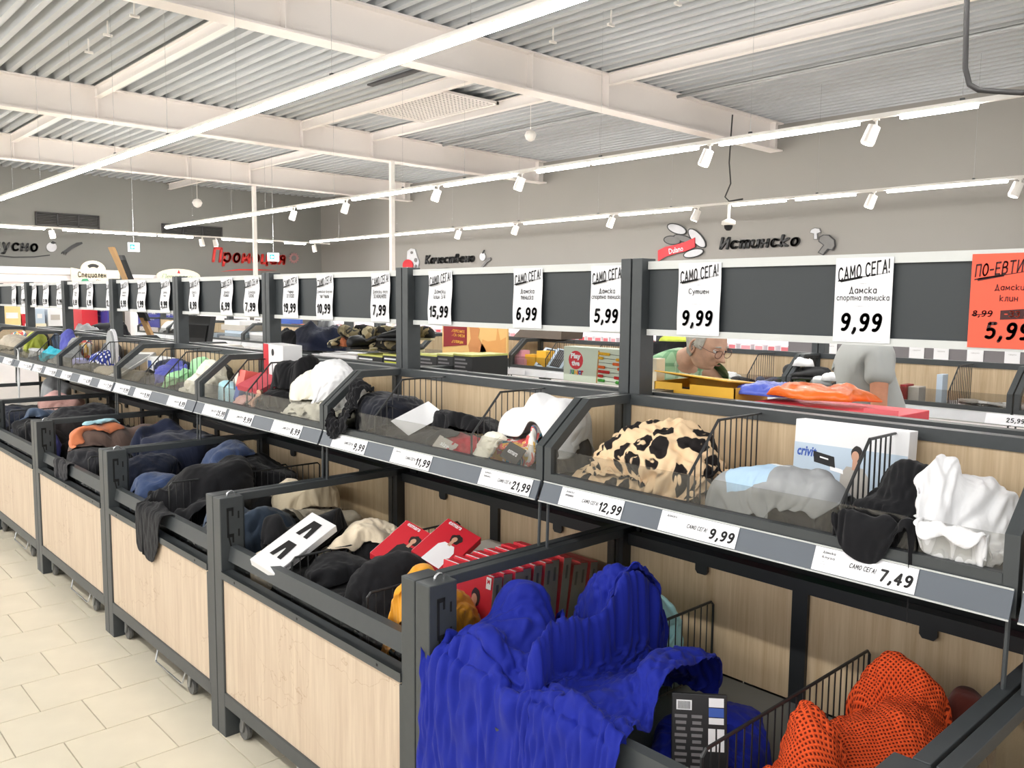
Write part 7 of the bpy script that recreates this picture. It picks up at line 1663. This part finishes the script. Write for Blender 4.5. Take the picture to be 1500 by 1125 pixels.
def head(parent, c, yaw, pitch, roll, skin, hair, old=True, glasses=True, s=1.0):
    R_ = Matrix.Rotation(yaw, 3, 'Z') @ Matrix.Rotation(pitch, 3, 'Y') @ Matrix.Rotation(roll, 3, 'X'); C_ = Vector(c)
    nT, nP = 56, 64
    th = np.linspace(.02, math.pi-.02, nT)[:, None]; ph = np.linspace(-math.pi, math.pi, nP, endpoint=False)[None, :]
    dx = np.sin(th)*np.cos(ph); dy = np.sin(th)*np.sin(ph); dz = np.cos(th)*np.ones_like(ph)
    X_ = dx*.098; Y_ = dy*.076; Z_ = dz*.118
    low = np.clip(-dz, 0, 1); front = np.clip(dx, 0, 1)
    Y_ = Y_*(1-.30*low**1.3); X_ = X_*(1-.10*low)+.012*low*front          # jaw narrows, chin forward
    X_ = np.where(dx < 0, X_*(1.02-.28*low), X_)
    def bumpf(a, y0, z0, sy, sz): # a metres forward at face position (y0,z0)
        return a*np.exp(-((Y_-y0)/sy)**2-((Z_-z0)/sz)**2)*(dx > .05)
    D_ = bumpf(.028, 0, -.026, .012, .013)+bumpf(.018, 0, -.008, .008, .020)+bumpf(.008, .011, -.030, .007, .008)+bumpf(.008, -.011, -.030, .007, .008)
    D_ += bumpf(.007, .028, .026, .022, .008)+bumpf(.007, -.028, .026, .022, .008)      # brow
    D_ -= bumpf(.011, .031, .009, .015, .011)+bumpf(.011, -.031, .009, .015, .011)      # eye sockets
    D_ += bumpf(.006, .040, -.018, .018, .014)+bumpf(.006, -.040, -.018, .018, .014)    # cheekbones
    D_ += bumpf(.006, 0, -.052, .020, .005)+bumpf(.005, 0, -.062, .017, .005)-bumpf(.006, 0, -.0570, .021, .0026)
    D_ += bumpf(.010, 0, -.088, .020, .016)-bumpf(.005, 0, -.073, .018, .006)
    if old:
        for sg in (-1, 1): D_ -= bumpf(.0035, sg*.030, -.040, .004, .022)+bumpf(.003, sg*.033, -.004, .012, .003)
    X_ = X_+D_
    P = np.stack([X_, Y_, Z_], -1).reshape(-1, 3)*s
    V = [C_+R_ @ Vector(p) for p in P]
    fs = [(i*nP+k, (i+1)*nP+k, (i+1)*nP+(k+1) % nP, i*nP+(k+1) % nP) for i in range(nT-1) for k in range(nP)]+[tuple(range(nP)), tuple((nT-1)*nP+k for k in range(nP))[::-1]]
    hd = MB().add(V, fs).build('head', skin, parent, smooth=True)
    def T(p): return C_+R_ @ (Vector(p)*s)
    for sg in (-1, 1):
        e = MB(); n = 10
        ring = [(-.004, .000, .034), (-.010, 0, .026), (-.018, 0, .010), (-.016, 0, -.010), (-.008, 0, -.026), (.002, 0, -.030), (.006, 0, -.014), (.004, 0, .012)]
        e.tube([T((a-.004, sg*(.076+.010*(1 if i in (1, 2, 3) else .3)), b-.008)) for i, (a, _, b) in enumerate(ring)]+[T((-.008, sg*.079, .026))], [.005*s]*9, 7)
        e.tube([T((-.006, sg*.070, -.006)), T((-.008, sg*.082, -.006))], [.016*s, .010*s], 10)
        e.build('ear', skin, hd, smooth=True)
        ce = T((.079, sg*.030, .010)); eb = MB()
        m_ = MB(); r = .0115*s
        for i in range(7):
            t_ = math.pi*i/6; m_.v += [ce+R_ @ Vector((r*math.cos(t_), r*math.sin(t_)*math.cos(a_), r*math.sin(t_)*math.sin(a_))) for a_ in [2*math.pi*k/10 for k in range(10)]]
        m_.f = [(i*10+k, i*10+(k+1) % 10, (i+1)*10+(k+1) % 10, (i+1)*10+k) for i in range(6) for k in range(10)]; m_.mi = [0]*len(m_.f); m_.build('eyeball', M_WHTB, hd, smooth=True)
        MB().tube([T((.0895, sg*.030, .009)), T((.0912, sg*.030, .009))], .005*s, 10).build('iris', M_HAIRD, hd)
        MB().tube([T((.086, sg*.018, .0155)), T((.0915, sg*.030, .0175)), T((.084, sg*.043, .0145))], [.002*s, .0038*s, .002*s], 6).build('upper_eyelid', skin, hd, smooth=True)
        MB().tube([T((.093, sg*.014, .031)), T((.096, sg*.028, .036)), T((.086, sg*.046, .031))], [.003*s, .004*s, .002*s], 6).build('eyebrow', hair, hd, smooth=True)
    MB().tube([T((.0985, -.020, -.0565)), T((.1035, 0, -.0562)), T((.0985, .020, -.0565))], [.0012*s, .0022*s, .0012*s], 6).build('mouth', plain('lip_tone', (150, 92, 84), .6), hd)
    # hair: a shell over the crown, back and sides
    rng = np.random.default_rng(4); nz = smooth_noise(rng, (nT, nP), 14)*.0025+np.abs(smooth_noise(rng, (nT, nP), 22))*.003
    q = np.stack([X_-D_*0, Y_, Z_], -1); nrm = np.stack([dx/.098, dy/.076, dz/.118], -1); nrm /= np.linalg.norm(nrm, axis=-1, keepdims=True)
    H = q+nrm*((.006+nz)[..., None]); HV = [C_+R_ @ (Vector(p)*s) for p in H.reshape(-1, 3)]
    hf = []
    for i in range(nT-1):
        for k in range(nP):
            x_, z_, y_ = X_[i, k], Z_[i, k], abs(Y_[i, k])
            if (z_ > .074 - .0*y_ and x_ < .068) or (x_ < .030 and z_ > .0) or (x_ < -.015 and z_ > -.055): hf.append(fs[i*nP+k])
    hf.append(tuple(range(nP)))
    used = sorted({a for f in hf for a in f}); mp_ = {a: i for i, a in enumerate(used)}
    h_ = MB().add([HV[a] for a in used], [tuple(mp_[a] for a in f) for f in hf]).build('hair', hair, hd, smooth=True); sd = h_.modifiers.new('s', 'SOLIDIFY'); sd.thickness = .006; sd.offset = -1
    if glasses:
        g_ = MB(); mg = plain('spectacle_frame', (110, 76, 66), .3, .2)
        for sg in (-1, 1):
            loop = [T((.110-.004*abs(math.cos(t_)), sg*(.032+.024*math.cos(t_)), .004+.019*math.sin(t_))) for t_ in [2*math.pi*i/16 for i in range(17)]]; g_.tube(loop, .0016*s, 6, cap=False)
            g_.tube([T((.106, sg*.056, .010)), T((.085, sg*.078, .012)), T((.0, sg*.086, .010)), T((-.012, sg*.086, -.002))], .0015*s, 5)
        g_.tube([T((.110, -.008, .008)), T((.113, 0, .011)), T((.110, .008, .008))], .0016*s, 5); g_.build('spectacles', mg, hd)
    return hd
def hand(parent, w, d, up, mat, side=1, s=1.0):
    """relaxed hand: palm and five bent fingers; w wrist, d pointing along the hand, up = back of the hand"""
    w = Vector(w); d = Vector(d).normalized(); up = (Vector(up)-d*Vector(up).dot(d)).normalized(); sx = d.cross(up)*side
    J = [(w, .026*s), (w+d*.045*s, (.036*s, .018*s)), (w+d*.085*s, (.040*s, .016*s))]; skinned('palm', J, [(0, 1), (1, 2)], mat, parent, 2)
    for i, (o_, L_) in enumerate(((-.028, .070), (-.010, .082), (.009, .076), (.026, .060))):
        p0 = w+d*.078*s+sx*o_*s; p1 = p0+(d*.9-up*.2).normalized()*L_*.45*s; p2 = p1+(d*.7-up*.7).normalized()*L_*.33*s; p3 = p2+(d*.4-up*.9).normalized()*L_*.25*s
        skinned('finger', [(p0, .0095*s), (p1, .009*s), (p2, .008*s), (p3, .0065*s)], [(0, 1), (1, 2), (2, 3)], mat, parent, 2)
    p0 = w+d*.03*s-sx*.026*s; p1 = p0+(d*.6-sx*.7-up*.2).normalized()*.035*s; p2 = p1+(d*.85-sx*.3-up*.4).normalized()*.030*s
    skinned('thumb', [(p0, .012*s), (p1, .010*s), (p2, .008*s)], [(0, 1), (1, 2)], mat, parent, 2)

def person(label, hips, fwd, chest, neck, headc, hy, hp_, hr, shirt, trous, arms, skin, hair, old, glasses, feet, bulk=1.0, nm='person', belly=0.0):
    F_ = Vector(fwd).normalized(); S_ = Vector((-F_.y, F_.x, 0))      # S_: to the person's left
    hips, chest, neck, headc = Vector(hips), Vector(chest), Vector(neck), Vector(headc)
    o = thing(nm, label, 'person', (hips.x, hips.y, 0))
    J = [(hips, (.13*bulk, .11*bulk)), ((hips*.55+chest*.45)+F_*(.03*bulk+belly), (.125*bulk, .13*bulk)), (chest, (.13*bulk, .12*bulk)), (chest*.35+neck*.65, (.082, .068)), (neck, .052), (neck*.45+headc*.55, .052)]
    E_ = [(0, 1), (1, 2), (2, 3), (3, 4), (4, 5)]
    def torso_like(g): return [(p, tuple(x*g for x in r) if isinstance(r, tuple) else r*g) for p, r in J]
    arm_j = []
    body_j = list(J); body_e = list(E_)
    for sg, (el_, wr_) in zip((1, -1), arms):
        sh = chest*.30+neck*.70+S_*sg*.165-Vector((0, 0, .055)); el_, wr_ = Vector(el_), Vector(wr_); k = len(body_j)
        body_j += [(sh, .044), (sh*.5+el_*.5, .046), (el_, .038), (el_*.5+wr_*.5, .036), (wr_, .025)]; body_e += [(3, k), (k, k+1), (k+1, k+2), (k+2, k+3), (k+3, k+4)]; arm_j.append((sh, el_, wr_))
    for sg, ft in zip((1, -1), feet):
        hp0 = hips+S_*sg*.09-Vector((0, 0, .08)); ft = Vector(ft); kn = (hp0+ft)/2+F_*.03; k = len(body_j)
        body_j += [(hp0, .085), (kn, .055), (ft+Vector((0, 0, .07)), .036)]; body_e += [(0, k), (k, k+1), (k+1, k+2)]
    b = skinned('body', body_j, body_e, skin, o, 2)
    # shirt: torso and short sleeves, a little larger than the body
    sj = [(hips-Vector((0, 0, .02)), (.155*bulk, .135*bulk)), (J[1][0], (.150*bulk, .160*bulk)), (chest, (.158*bulk, .145*bulk)), (J[3][0], (.128, .112)), (neck, .075)]; se = [(0, 1), (1, 2), (2, 3), (3, 4)]
    for sh, el_, wr_ in arm_j:
        k = len(sj); sj += [(sh, .078), (sh*.62+el_*.38, .072), (sh*.38+el_*.62, .070)]; se += [(3, k), (k, k+1), (k+1, k+2)]
    skinned('shirt', sj, se, shirt, o, 2)
    tj = [(hips, (.150*bulk, .125*bulk))]; te = []
    for sg, ft in zip((1, -1), feet):
        hp0 = hips+S_*sg*.09-Vector((0, 0, .10)); ft = Vector(ft); k = len(tj); tj += [(hp0, .105), ((hp0+ft)/2+F_*.03, .080), (ft+Vector((0, 0, .10)), .062)]; te += [(0, k), (k, k+1), (k+1, k+2)]
    skinned('trousers', tj, te, trous, o, 2)
    for sg, ft in zip((1, -1), feet):
        ft = Vector(ft); skinned('shoe', [(ft-F_*.05+Vector((0, 0, .05)), .05), (ft+F_*.08+Vector((0, 0, .045)), .045), (ft+F_*.16+Vector((0, 0, .035)), .035)], [(0, 1), (1, 2)], M_BLKB, o, 1)
    for (sh, el_, wr_), sg in zip(arm_j, (1, -1)): hand(o, wr_, wr_-el_, F_ if abs((wr_-el_).normalized().z) > .6 else Vector((0, 0, 1)), skin, sg)
    head(o, headc, hy, hp_, hr, skin, hair, old, glasses)
    return o
M_SKIN1 = plain('weathered_skin', (206, 164, 140), .6, 0, .10, 30); M_SKIN2 = plain('tanned_skin', (204, 140, 108), .55, 0, .08, 20)
M_HAIRG = plain('grey_hair', (176, 172, 162), .8, 0, .12, 60)
hc = at_x(1035, 505, 3.30)
fwd = Vector((-.35, -.93, 0)).normalized()
person('grey-haired old man with glasses and a green plaid shirt bending over the bins', (3.60, hc.y+.50, 1.0), fwd, (3.42, hc.y+.31, 1.36), (3.325, hc.y+.13, hc.z-.07), hc, math.atan2(-.96, -.10), .42, 0, M_PLAID, F_NAVY,
       (((3.52, hc.y-.08, 1.12), (3.30, hc.y-.22, 1.04)), ((3.10, hc.y+.40, 1.12), (2.98, hc.y+.16, 1.06))), M_SKIN1, M_HAIRG, True, True, ((3.72, hc.y+.62, 0), (3.60, hc.y+.80, 0)))
f2 = Vector((.73, -.68, 0)); s0 = at_x(1263, 500, 4.0)
S2 = Vector((-f2.y, f2.x, 0))
base = Vector((4.12, at_x(1268, 560, 4.12).y, 0))
shr = base-S2*.165
F_HEATH = fabric('heather_grey_shirt', (172, 174, 172), fold=.25, var=.06)
person('man in a grey T-shirt with a bare forearm, his head hidden behind the price board', base+Vector((0, 0, 1.0))-f2*.0, f2, base+Vector((0, 0, 1.33))-f2*.03, base+Vector((0, 0, 1.60))-f2*.0, base+Vector((0, 0, 1.76))+f2*.05, math.atan2(f2.y, f2.x), .25, 0, F_HEATH, F_BLACK2,
       ((base+S2*.21+f2*.06+Vector((0, 0, 1.16)), base+S2*.20+f2*.28+Vector((0, 0, 1.03))), (base-S2*.245-f2*.035+Vector((0, 0, 1.22)), base-S2*.24+f2*.03+Vector((0, 0, .95)))), M_SKIN2, M_HAIRG, True, False, (base+S2*.1, base-S2*.1+f2*.12), bulk=1.14, belly=.05)
# person in black bending on the far side, only the rounded back in view
hb_ = at_x(155, 452, 3.2)
o = person('person in a black top bending low, only the rounded back showing above the shelf', (3.45, hb_.y+.1, 1.0), (-1, -.15, 0), (3.24, hb_.y+.05, 1.30), (3.05, hb_.y-.0, 1.33), (2.93, hb_.y-.02, 1.22), math.pi, 1.1, 0, F_BLACK, F_NAVY,
       (((3.05, hb_.y-.24, 1.16), (2.88, hb_.y-.16, 1.10)), ((3.05, hb_.y+.30, 1.16), (2.88, hb_.y+.16, 1.10))), M_SKIN2, M_HAIRD, False, False, ((3.55, hb_.y-.08, 0), (3.55, hb_.y+.25, 0)), bulk=1.45)
film('mesh_bag', 'black mesh bag standing in front of the bending person', F_BLACK2, (2.5, onrail(175, 2.5), 1.30), (.14, .52), 0, .17, 41)
